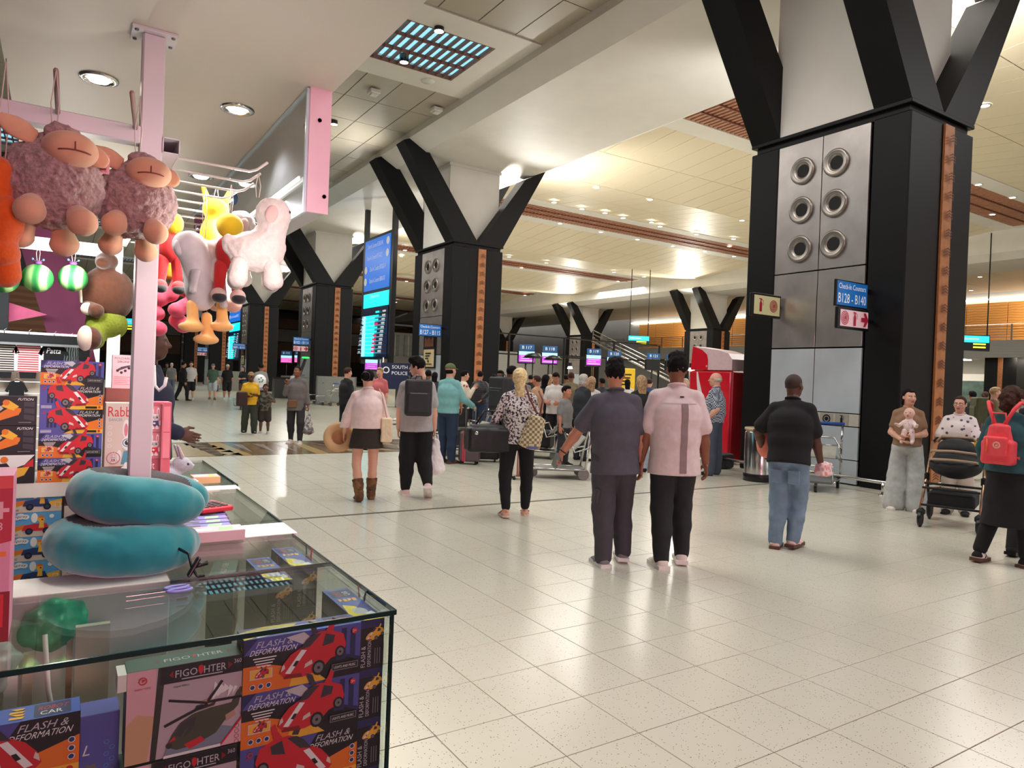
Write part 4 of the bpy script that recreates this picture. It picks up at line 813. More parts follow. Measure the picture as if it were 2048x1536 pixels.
CARD = mat('carton_dark', (34, 30, 44), .45, var=.05); fbox = MB().box((0, 0, BH / 2), (BL, BD, BH), CARD, bev=.001).mesh('carton')
def flash_box(x, y, z, rz, v, label, group='boxed toy cars'):
    t = thing('toy_car_box', label, 'toy box', (x, y, z), rz, group); link('carton', fbox, t)
    for nm, me, loc, rot in (('front_print', FA[v], (-BL / 2, -BD / 2 - .0002, 0), (PI / 2, 0, 0)), ('end_print', FE, (BL / 2 + .0002, -BD / 2, 0), (PI / 2, 0, PI / 2)), ('end_print', FE, (-BL / 2 - .0002, BD / 2, 0), (PI / 2, 0, -PI / 2)), ('top_print', FT, (-BL / 2, -BD / 2, BH + .0002), (0, 0, 0))): o = link(nm, me, t, loc, rot); o['kind'] = 'stuff'
    return t
for n, (z, v, lb) in enumerate(((.852, 0, 'red toy car box under the front glass, top of its stack by the helicopter box'), (.733, 0, 'red toy car box under the front glass, second from the top of its stack'), (.614, 1, 'toy car box with car in side view, third in the stack behind the front glass'), (.495, 0, 'red toy car box low in the stack under the front glass'))): flash_box(.4855, 1.615, z, 0, v, lb)
for n, (z, lb) in enumerate(((.852, 'toy car box end on at the glass corner, topmost, yellow car on its end'), (.733, 'toy car box end on at the glass corner, second from the top'), (.614, 'toy car box end on at the glass corner, third from the top'), (.495, 'toy car box end on at the glass corner, near the base'))): flash_box(.645, 1.72, z, PI / 2 if n != 1 else -PI / 2, 0, lb)
flash_box(.53, 2.1, .86, PI / 2, 0, 'toy car box standing end on under the glass, nearer the big dividers'); flash_box(.53, 2.1, .74, PI / 2, 0, 'toy car box under the one standing end on below the glass')
flash_box(.63, 2.2, .86, PI / 2, 1, 'toy car box with blue top beside the glass side, behind the corner stack'); flash_box(.63, 2.2, .74, PI / 2, 1, 'toy car box under the blue topped one beside the glass side')
flash_box(-.079, 1.615, .768, 0, 1, 'toy car box at the near end of the front glass, yellow car on top'); flash_box(-.079, 1.615, .649, 0, 0, 'toy car box under the one at the near end of the front glass')
SHZ = .97
for n, v in enumerate((0, 0, 1, 1, 0)): flash_box(.058, 4.1 + BD / 2 - .01, SHZ + n * BH, rad(-.6 + .5 * (n % 3)), v, 'toy car box in the rear stack, ' + ('lowest', 'second from below', 'middle one with car in side view', 'fourth from below, car in side view', 'topmost')[n], 'boxed toy cars on the rear shelf')
# helicopter boxes
HW, HH, HD = .222, .188, .07
def heli_front():
    a = Art(.00012); k = K_; a.rect(0, 0, HW, HH, k['cloud']); a.rect(0, 0, .052, HH, k['pink']); a.poly([(.0, .0), (.04, 0), (.052, .09), (.02, .1), (0, .08)], mat('ink_sand', (214, 170, 130), .5, var=0)); a.poly([(.045, 0), (.056, 0), (.07, HH), (.056, HH)], k['olived'])
    a.rect(.06, .152, HW, HH, k['black']); a.text('FIGO', .088, .162, .015, k['silver'], w=.042); a.text('HTER', .143, .162, .015, k['silver'], w=.044); a.poly([(.132, .178), (.137, .181), (.142, .178), (.142, .168), (.137, .16), (.132, .168)], k['red']); a.poly([(.076, .17), (.084, .178), (.084, .163)], k['dred']); a.poly([(.2, .17), (.191, .178), (.191, .163)], k['dred']); a.text('360', .203, .172, .009, k['silver'], w=.015); a.rect(.1, .157, .18, .159, k['silver'])
    for i in range(6): a.poly([(.16 + i * .01, .1 + .006 * (i % 3)), (.18 + i * .008, .12), (.165 + i * .01, .14 - .004 * i)], k['white'])
    a.poly([(.07, 0), (HW, 0), (HW, .03), (.16, .05), (.08, .035)], mat('ink_haze', (130, 140, 160), .5, var=0))
    a.poly([(.075, .022), (.085, .045), (.1, .066), (.125, .08), (.16, .086), (.2, .088), (.216, .12), (.222, .118), (.214, .08), (.19, .056), (.17, .03), (.13, .014), (.095, .012)], k['olive'])
    a.poly([(.088, .042), (.103, .064), (.13, .074), (.126, .05), (.108, .036)], k['glass']); a.poly([(.1, .036), (.112, .054), (.116, .052), (.106, .034)], k['olive']); a.poly([(.108, .02), (.14, .03), (.15, .02), (.12, .008)], k['red']); a.poly([(.078, .03), (.09, .042), (.092, .034)], k['red'])
    a.poly([(.125, .084), (.165, .09), (.17, .1), (.13, .096)], k['olived']); a.poly([(.19, .05), (.21, .06), (.206, .072), (.188, .064)], k['skin']); a.disc(.152, .1, .012, k['skin'], 10, ry=.006); a.disc(.08, .024, .006, k['olived'], 8)
    for (x0, y0, x1, y1) in ((.152, .101, .18, .14), (.152, .098, .077, .118), (.152, .1, .226, .098), (.152, .096, .07, .066)):
        d = Vector((x1 - x0, y1 - y0)).normalized() * .0026; a.poly([(x0 - d.y, y0 + d.x), (x0 + d.y, y0 - d.x), (x1 + d.y, y1 - d.x), (x1 - d.y, y1 + d.x)], k['black'])
    a.poly([(.18, 0), (HW, .05), (HW, 0)], k['pink']); a.poly([(.176, 0), (.18, 0), (HW, .05), (HW, .056)], k['red'])
    for i in range(4): a.ring(.212, .036 - i * .011, .0048, .001, k['dred'], 10)
    a.rect(.07, 0, .18, .006, k['white']); a.ring(.028, .168, .008, .002, k['red'], 12); a.poly([(.026, .165), (.034, .17), (.027, .172)], k['red']); a.text('HAPPY TOYS', .014, .15, .004, k['red'], w=.028); a.text('Super Effect', .085, .142, .005, k['black'], w=.03); return a
HF = heli_front().mb.mesh('front_print'); GRC = mat('carton_green', (66, 92, 80), .5, var=.05)
def heli_top():
    a = Art(.00012); k = K_; a.rect(0, 0, HW, HD, GRC); a.text('FIGO', .07, .026, .016, k['silver'], w=.05); a.text('HTER', .135, .026, .016, k['silver'], w=.05); a.poly([(.124, .04), (.128, .044), (.132, .04), (.128, .026)], k['red']); a.poly([(.05, .034), (.06, .04), (.06, .028)], k['dred']); a.poly([(.205, .034), (.195, .04), (.195, .028)], k['dred']); return a
HT = heli_top().mb.mesh('top_print'); hbox = MB().box((0, 0, HH / 2), (HW, HD, HH), GRC, bev=.001).mesh('carton'); hflap = MB().box((-HW / 2 - .009, -.01, HH - .018), (.016, HD * .8, .034), MEL).mesh('flap')
for (x, y, z, r, lb) in ((.243, 1.62, .754, 0, 'toy helicopter box behind the front glass, white flap on its corner'), (.236, 1.62, .56, 0, 'toy helicopter box beneath the one with the white flap'), (.43, 2.22, .77, 75, 'green toy helicopter box end on under the glass, near the white dividers')):
    t = thing('helicopter_box', lb, 'toy box', (x, y, z), rad(r), 'boxed toy helicopters'); link('carton', hbox, t); o = link('front_print', HF, t, (-HW / 2, -HD / 2 - .0002, 0), (PI / 2, 0, 0)); o['kind'] = 'stuff'; o = link('top_print', HT, t, (-HW / 2, -HD / 2, HH + .0002)); o['kind'] = 'stuff'
    if r == 0 and z > .7: link('flap', hflap, t)
def plain_box(name, label, c, d, m, art=None, rz=0, group=None, face=(-1,), top=None):
    t = thing(name, label, 'toy box', (c[0], c[1], c[2]), rz, group); MB().box((0, 0, d[2] / 2), d, m, bev=.001).build('carton', t)
    if art: art.put('front_print', t, (-d[0] / 2, -d[1] / 2 - .0002, 0), (1, 0, 0), (0, 0, 1))
    if top: top.put('top_print', t, (-d[0] / 2, -d[1] / 2, d[2] + .0002), (1, 0, 0), (0, 1, 0))
    return t
k = K_; PB_ = mat('carton_periwinkle', (92, 96, 176), .5, var=.04)
a = Art(.00015); a.text('L', .006, .05, .02, k['white'], slant=.3); a.rect(.012, 0, .03, .03, k['grey']); [a.ring(.048 + (i % 2) * .01, .07 - i * .012, .005, .001, k['sky'], 6) for i in range(6)]; plain_box('blue_toy_box', 'periwinkle blue toy box beside the beige upright under the glass', (.09, 1.67, .72), (.07, .07, .13), PB_, a)
# rabbit boxes
def rabbit(a, u, v, s, shirt='teal'):
    k = K_; E = lambda x, y, rx, ry, m: a.disc(u + x * s, v + y * s, rx * s, k[m], 14, ry=ry * s)
    for x in (-.1, .12): E(x, .78, .055, .17, 'white'); E(x, .76, .03, .12, 'rosel')
    E(0, .52, .17, .15, 'white'); a.poly([(u - .13 * s, v + .38 * s), (u + .13 * s, v + .38 * s), (u + .17 * s, v + .14 * s), (u - .17 * s, v + .14 * s)], k[shirt]); E(-.2, .3, .04, .1, 'white'); E(.2, .28, .04, .1, 'white')
    for x in (-.08, .08): a.ring(u + x * s, v + .53 * s, .075 * s, .014 * s, k['teal'], 12); E(x, .53, .035, .045, 'black'); E(x + .01, .55, .012, .014, 'white'); E(x * 1.1, .06, .08, .05, 'white'); E(x, .12, .04, .06, 'white')
    E(0, .46, .014, .01, 'black'); E(0, .43, .02, .012, 'red'); E(-.02, .27, .05, .04, 'white')
RBW, RBH, RBD = .15, .312, .12; a = Art(.00015); a.rect(0, 0, RBW, RBH, k['cream']); a.rect(0, 0, RBW, .045, k['brown']); a.text('Rabbit', .008, .255, .042, k['red'], w=.11); a.text('DANCER', .012, .236, .012, k['teal'], w=.05); rabbit(a, .1, .02, .235); a.ring(.032, .08, .026, .003, k['rose'], 16); rabbit(a, .032, .06, .045, 'rose')
for i in range(4): a.ring(.016, .21 - i * .026, .008, .002, k['white'], 10)
t = plain_box('rabbit_toy_box', 'pale box with rabbit in teal shirt, behind the pink post', (.245, 3.46, 1.082), (RBW, RBD, RBH), k['cream'], a)
MB().box((RBW / 2 + .06, -.03, RBH / 2), (.006, .17, RBH), k['rose']).build('window_flap', t)
rb2 = plain_box('rabbit_side_box', 'rose red rabbit toy box showing its side panels, beside the pink post', (.365, 3.46, 1.082), (.11, .12, .318), k['rose'])
a = Art(.00015)
for v in (.19, .075): a.poly([(.004, v), (.1, v), (.1, v + .11), (.004, v + .11)], k['rosel']); rabbit(a, .04, v + .01, .1, 'dkblue' if v > .1 else 'red')
a.text('it', .03, .03, .03, k['white'], w=.014); a.put('front_print', rb2, (-.05, -.0602, 0), (1, 0, 0), (0, 0, 1))
plain_box('rabbit_lower_box', 'dark rabbit toy box lying under the pale rabbit box', (.26, 3.47, 1.0), (.19, .14, .08), k['brown'])
plain_box('rabbit_back_box', 'plain reddish box behind the pale rabbit box, under the drone box', (.255, 3.62, 1.082), (.16, .14, .37), k['brown'])
a = Art(.00015); a.rect(0, 0, .085, .148, k['pink']); a.text('POLDABLE', .008, .128, .01, k['black'], w=.068); a.text('DRONE', .02, .113, .01, k['black'], w=.046)
for i in range(3): a.poly([(.014 + i * .008, .082 + i * .006), (.05 + i * .008, .098 + i * .003), (.056 + i * .008, .092 + i * .003), (.02 + i * .008, .076 + i * .005)], k['glass'])
for (x, y) in ((.02, .078), (.035, .07), (.05, .078), (.064, .09)): a.disc(x, y, .006, k['black'], 8)
for i in range(5): a.rect(.006, .05 - i * .008, .07 - .01 * (i % 2), .0515 - i * .008, k['rose'])
plain_box('drone_box', 'pale pink folding drone box standing on top by the white post', (.24, 3.6, 1.452), (.085, .06, .148), k['pink'], a)
# motorbike boxes on the rear shelf
MW, MH = .24, .137
def moto(v):
    a = Art(.00015); a.rect(0, 0, MW, MH, k['black'])
    if v < 2:
        for i in range(3): a.poly([(.19, .03 + .03 * i), (.232, .02 + .034 * i), (.232, .046 + .034 * i), (.19, .052 + .03 * i)], k['glass'])
        a.poly([(.05, .03), (.09, .02), (.17, .05), (.18, .08), (.14, .09), (.1, .06)], k['orange']); a.poly([(.04, .06), (.08, .05), (.11, .08), (.09, .1), (.05, .09)], k['silver']); a.poly([(.1, .09), (.13, .12), (.17, .09), (.15, .07)], k['amber']); a.disc(.12, .108, .014, k['orange'], 10); a.poly([(.0, .05), (.06, .03), (.05, .05), (.02, .07)], k['purple']); a.disc(.07, .03, .022, k['amber'], 10, ry=.016); a.disc(.165, .07, .014, k['orange'], 10); a.disc(.07, .03, .012, k['black'], 8)
        a.text('FUTION', .165, .118, .012, k['white'], w=.06, slant=.3); a.rect(.17, .012, .22, .016, k['grey'])
    else:
        a.poly([(0, .0), (.1, .05), (.2, .09), (.24, .137), (.08, .137), (0, .08)], k['white']); a.poly([(.1, 0), (.2, .04), (.22, .08), (.12, .07)], k['amber']); a.poly([(.09, .05), (.15, .07), (.13, .1), (.06, .09)], k['black']); a.disc(.12, .115, .016, k['orange'], 10); a.poly([(.19, .08), (.235, .12), (.235, .08)], k['red']); a.disc(.03, .06, .02, k['skin'], 10); a.poly([(.1, 0), (.15, 0), (.18, .03), (.13, .03)], k['dkblue'])
    return a
for n, lb in enumerate(('boxed toy motorbike low on the rear shelf with white robot picture', 'dark boxed toy motorbike in the middle of the rear stack', 'dark boxed toy motorbike topmost of the rear stack')): plain_box('toy_motorbike_box', lb, (-.086 - MW / 2, 4.14, SHZ + n * .1395), (MW, .1, MH), CARD, moto(2 - n if n else 2), rad(.5 * (n - 1)), 'boxed toy motorbikes')
# spray car boxes under the rear shelf
def spray(c):
    a = Art(.00015); W, H_ = .2, .116; a.rect(0, 0, W, H_, k['sky']); a.rect(0, 0, W, .045, k['lime']); a.poly([(0, 0), (W, 0), (W, .03), (.08, .05), (0, .02)], k['cream']); a.poly([(.15, .05), (W, .06), (W, .035), (.15, .03)], k['amber']); a.poly([(0, .05), (.05, .06), (.06, .04), (0, .03)], k['orange'])
    for (x, y, r) in ((.02, .095, .016), (.035, .1, .018), (.055, .096, .015)): a.disc(x, y, r, k['white'], 12, ry=r * .8)
    a.text('Spray', .01, .09, .016, k['dkblue'], w=.052, slant=.15); a.text("Farmer's Car", .014, .08, .006, k['dkblue'], w=.046); a.disc(.09, .09, .014, k['white'], 10, ry=.024); a.disc(.16, .095, .01, k['white'], 10)
    a.poly([(.04, .03), (.05, .055), (.09, .062), (.14, .062), (.15, .035), (.12, .026)], k[c]); a.disc(.118, .08, .014, k['amber'], 12); a.poly([(.103, .088), (.132, .088), (.126, .1), (.108, .1)], k['orange']); a.poly([(.108, .04), (.13, .04), (.128, .07), (.112, .07)], k['amber']); a.disc(.122, .08, .004, k['black'], 6); a.poly([(.13, .078), (.138, .075), (.13, .072)], k['orange'])
    for x in (.07, .14): a.disc(x, .026, .016, k['black'], 12); a.disc(x, .026, .009, k['dkblue'], 10)
    a.text('360', .006, .008, .01, k['black'], w=.02); a.rect(.172, .02, .194, .045, k['white']); a.rect(.174, .022, .192, .043, k['amber']); return a
for n, (c, lb) in enumerate((('dkblue', 'spray car toy box with blue car, lowest below the rear shelf'), ('dkblue', 'spray car toy box with blue car, second from below'), ('red', 'spray car toy box with red car, third from below'), ('dkblue', 'spray car toy box half hidden right under the shelf board'))): plain_box('spray_car_box', lb, (-.07, 4.14, .475 + n * .1175), (.2, .08, .116), k['dkblue'], spray(c), 0, 'boxed spray cars')
a = Art(.00015)
for i in range(8): a.rect(.02, .2 + i * .014, .1 - .01 * (i % 3), .204 + i * .014, k['grey'])
a.text('CE', .03, .1, .02, k['black'], w=.022, rot=90); a.ring(.06, .15, .008, .002, k['black'], 10); [a.rect(.02 + i * .01, .04, .024 + i * .01, .18, k['grey']) for i in range(2)]
plain_box('grey_carton', 'grey carton with small black print beside the spray car boxes', (.1, 4.15, .475), (.12, .1, .37), k['cream'], a)
# red box at the picture's edge
t = thing('red_toy_truck_box', 'red and pink toy truck box at the near end of the glass', 'toy box', (-.16, 1.78, 1.0)); MB().box((0, 0, .165), (.18, .14, .33), mat('carton_pink', (224, 150, 176), .5, var=.03), bev=.002).build('carton', t)
a = Art(.0002); a.rect(0, .2, .18, .33, k['red']); a.poly([(.0, .16), (.18, .2), (.18, .33), (0, .33)], mat('ink_crimson', (190, 40, 62), .5, var=0)); a.rect(0, .305, .18, .33, mat('ink_coral', (228, 76, 76), .5, var=0)); a.rect(.145, .258, .175, .266, k['pink']); a.rect(.158, .245, .165, .279, k['pink']); a.text('8', .155, .222, .016, k['pink']); a.rect(.14, .17, .172, .18, k['orange']); a.rect(0, .0, .18, .1, k['dred']); a.poly([(.02, .03), (.17, .03), (.17, .095), (.08, .1), (.02, .07)], k['red']); a.rect(.14, .06, .165, .085, k['black']); a.text('d', .15, .01, .02, k['pink'])
a.put('front_print', t, (-.09, -.0702, 0), (1, 0, 0), (0, 0, 1))
# card boxes and gadgets on the far counter
CREAMC = mat('card_cream', (238, 226, 190), .5, var=.04); PINKC = mat('card_pink', (232, 196, 200), .5, var=.03); GLOSSD = mat('gloss_violet', (92, 84, 118), .15, var=.3, scale=40, coat=.5)
def card(x, y, z, w_, d, h, m, label, tp='green', rz=0):
    a = Art(.00015); a.rect(.004, .004, w_ - .004, d - .004, k['cloud'] if m != GLOSSD else k['purple']); a.poly([(w_ * .55, d * .15), (w_ * .8, d * .2), (w_ * .85, d * .8), (w_ * .6, d * .7)], mat('ink_leaf', (150, 196, 130), .5, var=0) if tp == 'green' else k['amber']); a.rect(w_ * .05, d * .2, w_ * .45, d * .6, k['glass'] if m == GLOSSD else k['white'])
    plain_box('gadget_box', label, (x, y, z), (w_, d, h), m, None, rz, 'slim gadget boxes on the counter', top=a)
card(.435, 2.43, 1.004, .18, .085, .034, PINKC, 'pink and white gadget box in front of the violet ones')
for i in range(5): card(.42 + .006 * i, 2.53 + i * .066, 1.004, .18, .06, .026, GLOSSD, 'glossy violet gadget box under the red calculator, ' + ('nearest', 'second', 'third', 'fourth', 'last')[i] + ' of the row')
for i in range(5): card(.42 + .004 * i, 2.88 + i * .07, 1.004, .17, .064, .03, CREAMC, 'cream gadget box with yellow print beyond the calculator, ' + ('first', 'second', 'third', 'fourth', 'last')[i] + ' of the row', 'amber', rad(-3))
card(.4, 3.28, 1.004, .2, .08, .04, CREAMC, 'cream gadget box with green corner, lower of two by the divider'); card(.43, 3.38, 1.004, .2, .08, .055, CREAMC, 'cream gadget box with green corner, taller one by the divider')
card(.61, 3.66, 1.004, .12, .1, .032, mat('card_amber', (226, 176, 128), .5, var=.03), 'amber and white gadget box alone beyond the divider', 'amber')
t = thing('calculator', 'red calculator lying on the violet gadget boxes', 'calculator', (.475, 2.79, 1.036), rad(18)); MB().box((0, 0, .009), (.12, .16, .018), K_['red'], bev=.004).build('case', t); MB().box((0, .05, .0185), (.09, .035, .002), K_['glass']).build('display', t)
for i in range(4):
    for j in range(4): MB().box((-.036 + i * .024, -.06 + j * .024, .0195), (.018, .016, .004), K_['black'], bev=.001).build('key', t)
t = thing('scissors', 'scissors with lavender handles lying on the glass', 'scissors', (.235, 1.91, 1.001), rad(6)); LAV = mat('lavender_plastic', (150, 150, 226), .4, var=.02)
for s_ in (1, -1):
    MB().tube([(.0 + .028 * math.cos(t_) + .03, s_ * (.014 + .011 * math.sin(t_)), .005) for t_ in [q * PI / 6 for q in range(12)]], .0038, LAV, 6, closed=True).build('handle', t); MB().prism([(-.005, -.004 * s_), (.005, .004 * s_), (-.085, .001 * s_)], CHROME, .003, .0045).build('blade', t)
# ---------------------------------------------------------------- neck pillows
TEAL = mat('teal_velour', (14, 138, 146), .8, var=.12, scale=14, sheen=.6); GREYM = weave('grey_mesh', [(66, 62, 64), (88, 84, 86)], 'voronoi', 240, .9, thr=.3)
def neck_pillow(label, c, rz, h, seed):
    t = thing('neck_pillow', label, 'pillow', c, rz, 'teal neck pillows'); s = Soft(.006); n = 15; R = .132
    pts = []
    for i in range(n):
        an = rad(38) + (2 * PI - rad(76)) * i / (n - 1); e = abs(i / (n - 1) - .5) * 2; pts.append((R * math.cos(an) * (1.12 if e > .7 else 1), R * 1.02 * math.sin(an), h * .5 + (.016 * (1 - e))))
    for i in range(n - 1): e = abs((i + .5) / (n - 1) - .5) * 2; r = .062 - .012 * (e > .85); s.cap(pts[i], pts[i + 1], r, r, .02)
    s.noise(.0022, 34, seed); v, f = s.arrays(); cen = v[f].mean(1); rr = np.hypot(cen[:, 0], cen[:, 1]); mi = ((rr < R - .006 + .02 * np.sin(np.arctan2(cen[:, 1], cen[:, 0]) * .5) ** 2)).astype(int); link('cushion', np_mesh('cushion', v, f, [TEAL, GREYM], mi), t)
    cpt = [(p[0] * (1 - .17), p[1] * (1 - .17), p[2] + h * .45) for p in pts[1:-1]]; MB().tube(cpt, .002, mat('teal_piping', (16, 96, 112), .7), 5).build('piping', t); return t
neck_pillow('teal neck pillow with grey lining lying on the glass beneath another', (.172, 2.235, 1.003), rad(14), .112, 3)
t = neck_pillow('teal neck pillow with grey lining on top of the other, round the pink post', (.215, 2.285, 1.112), rad(-14), .118, 5); t.rotation_euler = (rad(-4), rad(4), rad(-14))
t = thing('clip_strap', 'black strap and clip dangling beside the lower neck pillow', 'strap', (.31, 2.02, 1.0)); MB().tube([(-.03, .06, .07), (-.005, .02, .06), (.0, .0, .03), (.012, -.02, .008), (.03, -.015, .006)], .004, BLKP, 6).build('strap', t); MB().box((.005, -.005, .03), (.01, .018, .055), BLKP, rot=Matrix.Rotation(.5, 3, 'Y'), bev=.003).build('clip', t); MB().tube([(0, .0, .028), (.04, .0, .036)], .006, BLKP, 6).build('toggle', t)
# junk under the front glass
BEI = mat('beige_board', (204, 192, 164), .6, var=.08, scale=5)
tagged(MB().box((0, 0, .46), (.07, .02, .92), BEI).box((-.045, .03, .46), (.012, .02, .92), mat('rusty_upright', (176, 150, 120), .6, var=.3, scale=30)), 'beige_upright', 'beige upright board with chipped edge under the glass', 'board', (.085, 1.93, .02))
tagged(MB().tube([(0, 0, .92), (.01, -.02, .8), (.035, -.02, .66), (.05, 0, .5)], .006, MEL, 6), 'white_cable', 'white cable hanging beside the beige upright', 'cable', (-.01, 1.9, .02))
tagged(MB().box((0, 0, .4), (.025, .02, .8), MEL).box((.03, .01, .4), (.02, .02, .8), BEI), 'white_upright', 'thin white upright under the glass near the green bag', 'board', (-.07, 1.9, .1))
s = Soft(.006).ell((0, 0, 0), (.05, .05, .05)).ell((.04, .01, .02), (.045, .04, .04)).noise(.012, 42, 2); tag(s.build('green_plastic_bag', mat('green_film', (40, 160, 110), .3, var=.3, scale=20)), 'crumpled green plastic bag under the glass', 'bag').location = (-.01, 1.97, .93)
s = Soft(.007).ell((0, 0, 0), (.06, .05, .07)).ell((-.05, .01, .02), (.05, .04, .06)).noise(.012, 36, 4); tag(s.build('clear_plastic_bag', mat('clear_film', (176, 190, 180), .2, var=.2, scale=20)), 'crumpled clear plastic bag at the near end under the glass', 'bag').location = (-.12, 1.9, .88)
tagged(MB().box((0, 0, .54), (.4, .14, .18), BEI).box((0, -.0, .645), (.4, .2, .03), mat('worn_board', (190, 170, 138), .6, var=.2)), 'worn_drawer_unit', 'worn beige drawer unit below the near end of the counter', 'drawer unit', (-.2, 1.9, 0))
# ---------------------------------------------------------------- plush toys
TAN_ = mat('plush_tan', (226, 176, 140), .85, var=.06, scale=30, sheen=.4); FLUFF = mat('plush_mauve', (170, 142, 138), .95, var=.3, scale=120, bump=.6, sheen=.3)
CORD = mat('cord_cream', (228, 216, 204), .7)
def hang(t, top, z0): MB().tube([(.004, 0, z0), (.008, 0, (z0 + top) / 2), (0, 0, top)], .0014, CORD, 5).tube([(-.004, 0, z0), (-.008, 0, (z0 + top) / 2), (0, 0, top)], .0014, CORD, 5).build('hanging_cord', t)
def sheep(c, r, rz, label, tilt, top):
    t = thing('plush_sheep', label, 'plush toy', c, rz, 'brown plush sheep'); 
    Soft(.0042).ell((0, 0, 0), (r, r * .92, r * .98)).ell((.01, -.02, r * .95), (r * .34, r * .3, r * .26)).noise(.0055, 105, int(r * 1e4)).build('fleece', FLUFF, t)
    Soft(.004).ell((.025, -r * .55, r * .72), (r * .52, r * .42, r * .36), .03).ell((.03, -r * .8, r * .62), (r * .42, r * .26, r * .3), .03).build('muzzle', TAN_, t)
    sm = lambda u_, w_: (.03 + u_ * r, -.8 * r - .26 * r * math.sqrt(max(0, 1 - (u_ / .46) ** 2 - (w_ / .33) ** 2)) - .0045, r * (.62 + w_))
    MB().tube([sm(-.3 + .06 * q, -.03 - .35 * (-.3 + .06 * q) ** 2) for q in range(11)], .0016, K_['brown'], 5).tube([sm(0, -.03 + .03 * q) for q in range(7)], .0016, K_['brown'], 5).build('mouth_seam', t)
    Soft(.0042).ell((.012, -r * .3, r * 1.08), (r * .36, r * .3, r * .2)).noise(.005, 110, 7).build('wool_tuft', FLUFF, t)
    for sx in (-1, 1): Soft(.004).tube((sx * r * .4, -r * .35, r * .85), (sx * r * (1.0 if sx < 0 else .95), -r * .45, r * (1.15 if sx < 0 else .55)), (r * .2, r * .06), (r * .09, r * .04), (0, .2, 1)).ell((sx * r * .72, -r * .4, r * (1.0 if sx < 0 else .72)), (r * .22, r * .06, r * .17), .02).build('ear', TAN_, t)
    for (x, y, z) in ((-.42, -.72, -.62), (.42, -.72, -.72), (-.5, .1, -.98), (.25, .15, -1.05)): Soft(.004).cap((x * r, y * r, z * r), (x * r * 1.12, y * r * 1.35, z * r - .018), r * .23, r * .3).build('hoof', TAN_, t)
    hang(t, top, r * 1.05); return t
p = at_y(105, 370, 2.0); sheep(p, .107, rad(6), 'fluffy mauve sheep plush hanging beside the tagged one, one ear up', 0, 2.25 - p.z)
p = at_y(272, 405, 2.08); t = sheep(p, .097, rad(-4), 'fluffy mauve sheep plush hanging before the pink post', 0, 2.25 - p.z)
tg = thing('price_tag', 'pink paper price tag with barcode between the two sheep', 'tag', at_y(205, 328, 1.98), rad(-10)); MB().box((0, 0, 0), (.03, .0008, .046), mat('tag_pink', (244, 190, 202), .5)).build('card', tg); a = Art(.0003); [a.rect(-.004 + i * .0022, -.015, -.0026 + i * .0022, .008, K_['dred']) for i in range(6)]; a.text('STYLE 1001', -.008, -.019, .003, K_['dred'], w=.018); a.put('print', tg, (0, -.0006, 0), (1, 0, 0), (0, 0, 1)); MB().tube([(-.008, 0, .02), (-.02, .03, .05)], .0008, CORD, 4).build('string', tg)
ORG = mat('plush_orange', (226, 96, 20), .9, var=.1, scale=60, bump=.3, sheen=.4)
p = at_y(2, 440, 1.95); t = thing('orange_plush', 'orange plush toy at the edge beside the sheep', 'plush toy', p); Soft(.005).ell((0, 0, 0), (.045, .05, .06)).ell((.0, -.01, -.075), (.04, .045, .035)).noise(.001, 90, 1).build('body', ORG, t); Soft(.005).ell((-.01, 0, .105), (.03, .03, .035)).cap((-.01, 0, .05), (-.01, 0, .1), .03).build('head', ORG, t); Soft(.005).cap((.01, -.01, -.06), (.012, 0, -.12), .025, .03).build('leg', ORG, t); hang(t, 2.23 - p.z, .13)
WF = mat('plush_white', (246, 232, 226), .95, var=.06, scale=60, bump=.4, sheen=.5); WP = mat('plush_pinkish', (246, 206, 200), .9, var=.04, sheen=.4)
def lamb(c, rz, label, s=1.0):
    t = thing('plush_lamb', label, 'plush toy', c, rz, 'white plush lambs')
    Soft(.0042).ell((0, 0, -.02 * s), (.088 * s, .065 * s, .066 * s), .03).cap((.04 * s, 0, .02 * s), (.055 * s, 0, .1 * s), .05 * s, .045 * s, .03).ell((.05 * s, 0, .115 * s), (.055 * s, .05 * s, .05 * s), .02).ell((-.085 * s, 0, .0), (.02 * s, .02 * s, .03 * s), .02).noise(.0028, 105, 3).build('fleece', WF, t)
    for sy in (-1, 1):
        Soft(.004).ell((.04 * s, sy * .055 * s, .1 * s), (.02 * s, .01 * s, .034 * s), rot=rotm(sy * .3, .3, 0)).build('ear', WP, t); MB().lathe([(.0, .006), (.005, .003), (.006, 0)], BLKP, (.1 * s, sy * .022 * s, .12 * s), 8, axis=(1, sy * .4, 0)).build('eye', t)
        for sx in (-1, 1): Soft(.0042).cap((sx * .05 * s, sy * .036 * s, -.07 * s), (sx * .055 * s, sy * .04 * s, -.115 * s), .027 * s, .03 * s).noise(.0015, 90, 2).build('leg', WF, t)
    hang(t, 2.2 - c[2], .16 * s); return t
lamb(at_y(512, 492, 2.42), rad(-8), 'white plush lamb with pink ears hanging below the pink sign end'); lamb(at_y(455, 500, 2.7), rad(10), 'second white plush lamb half hidden behind the first', .9)
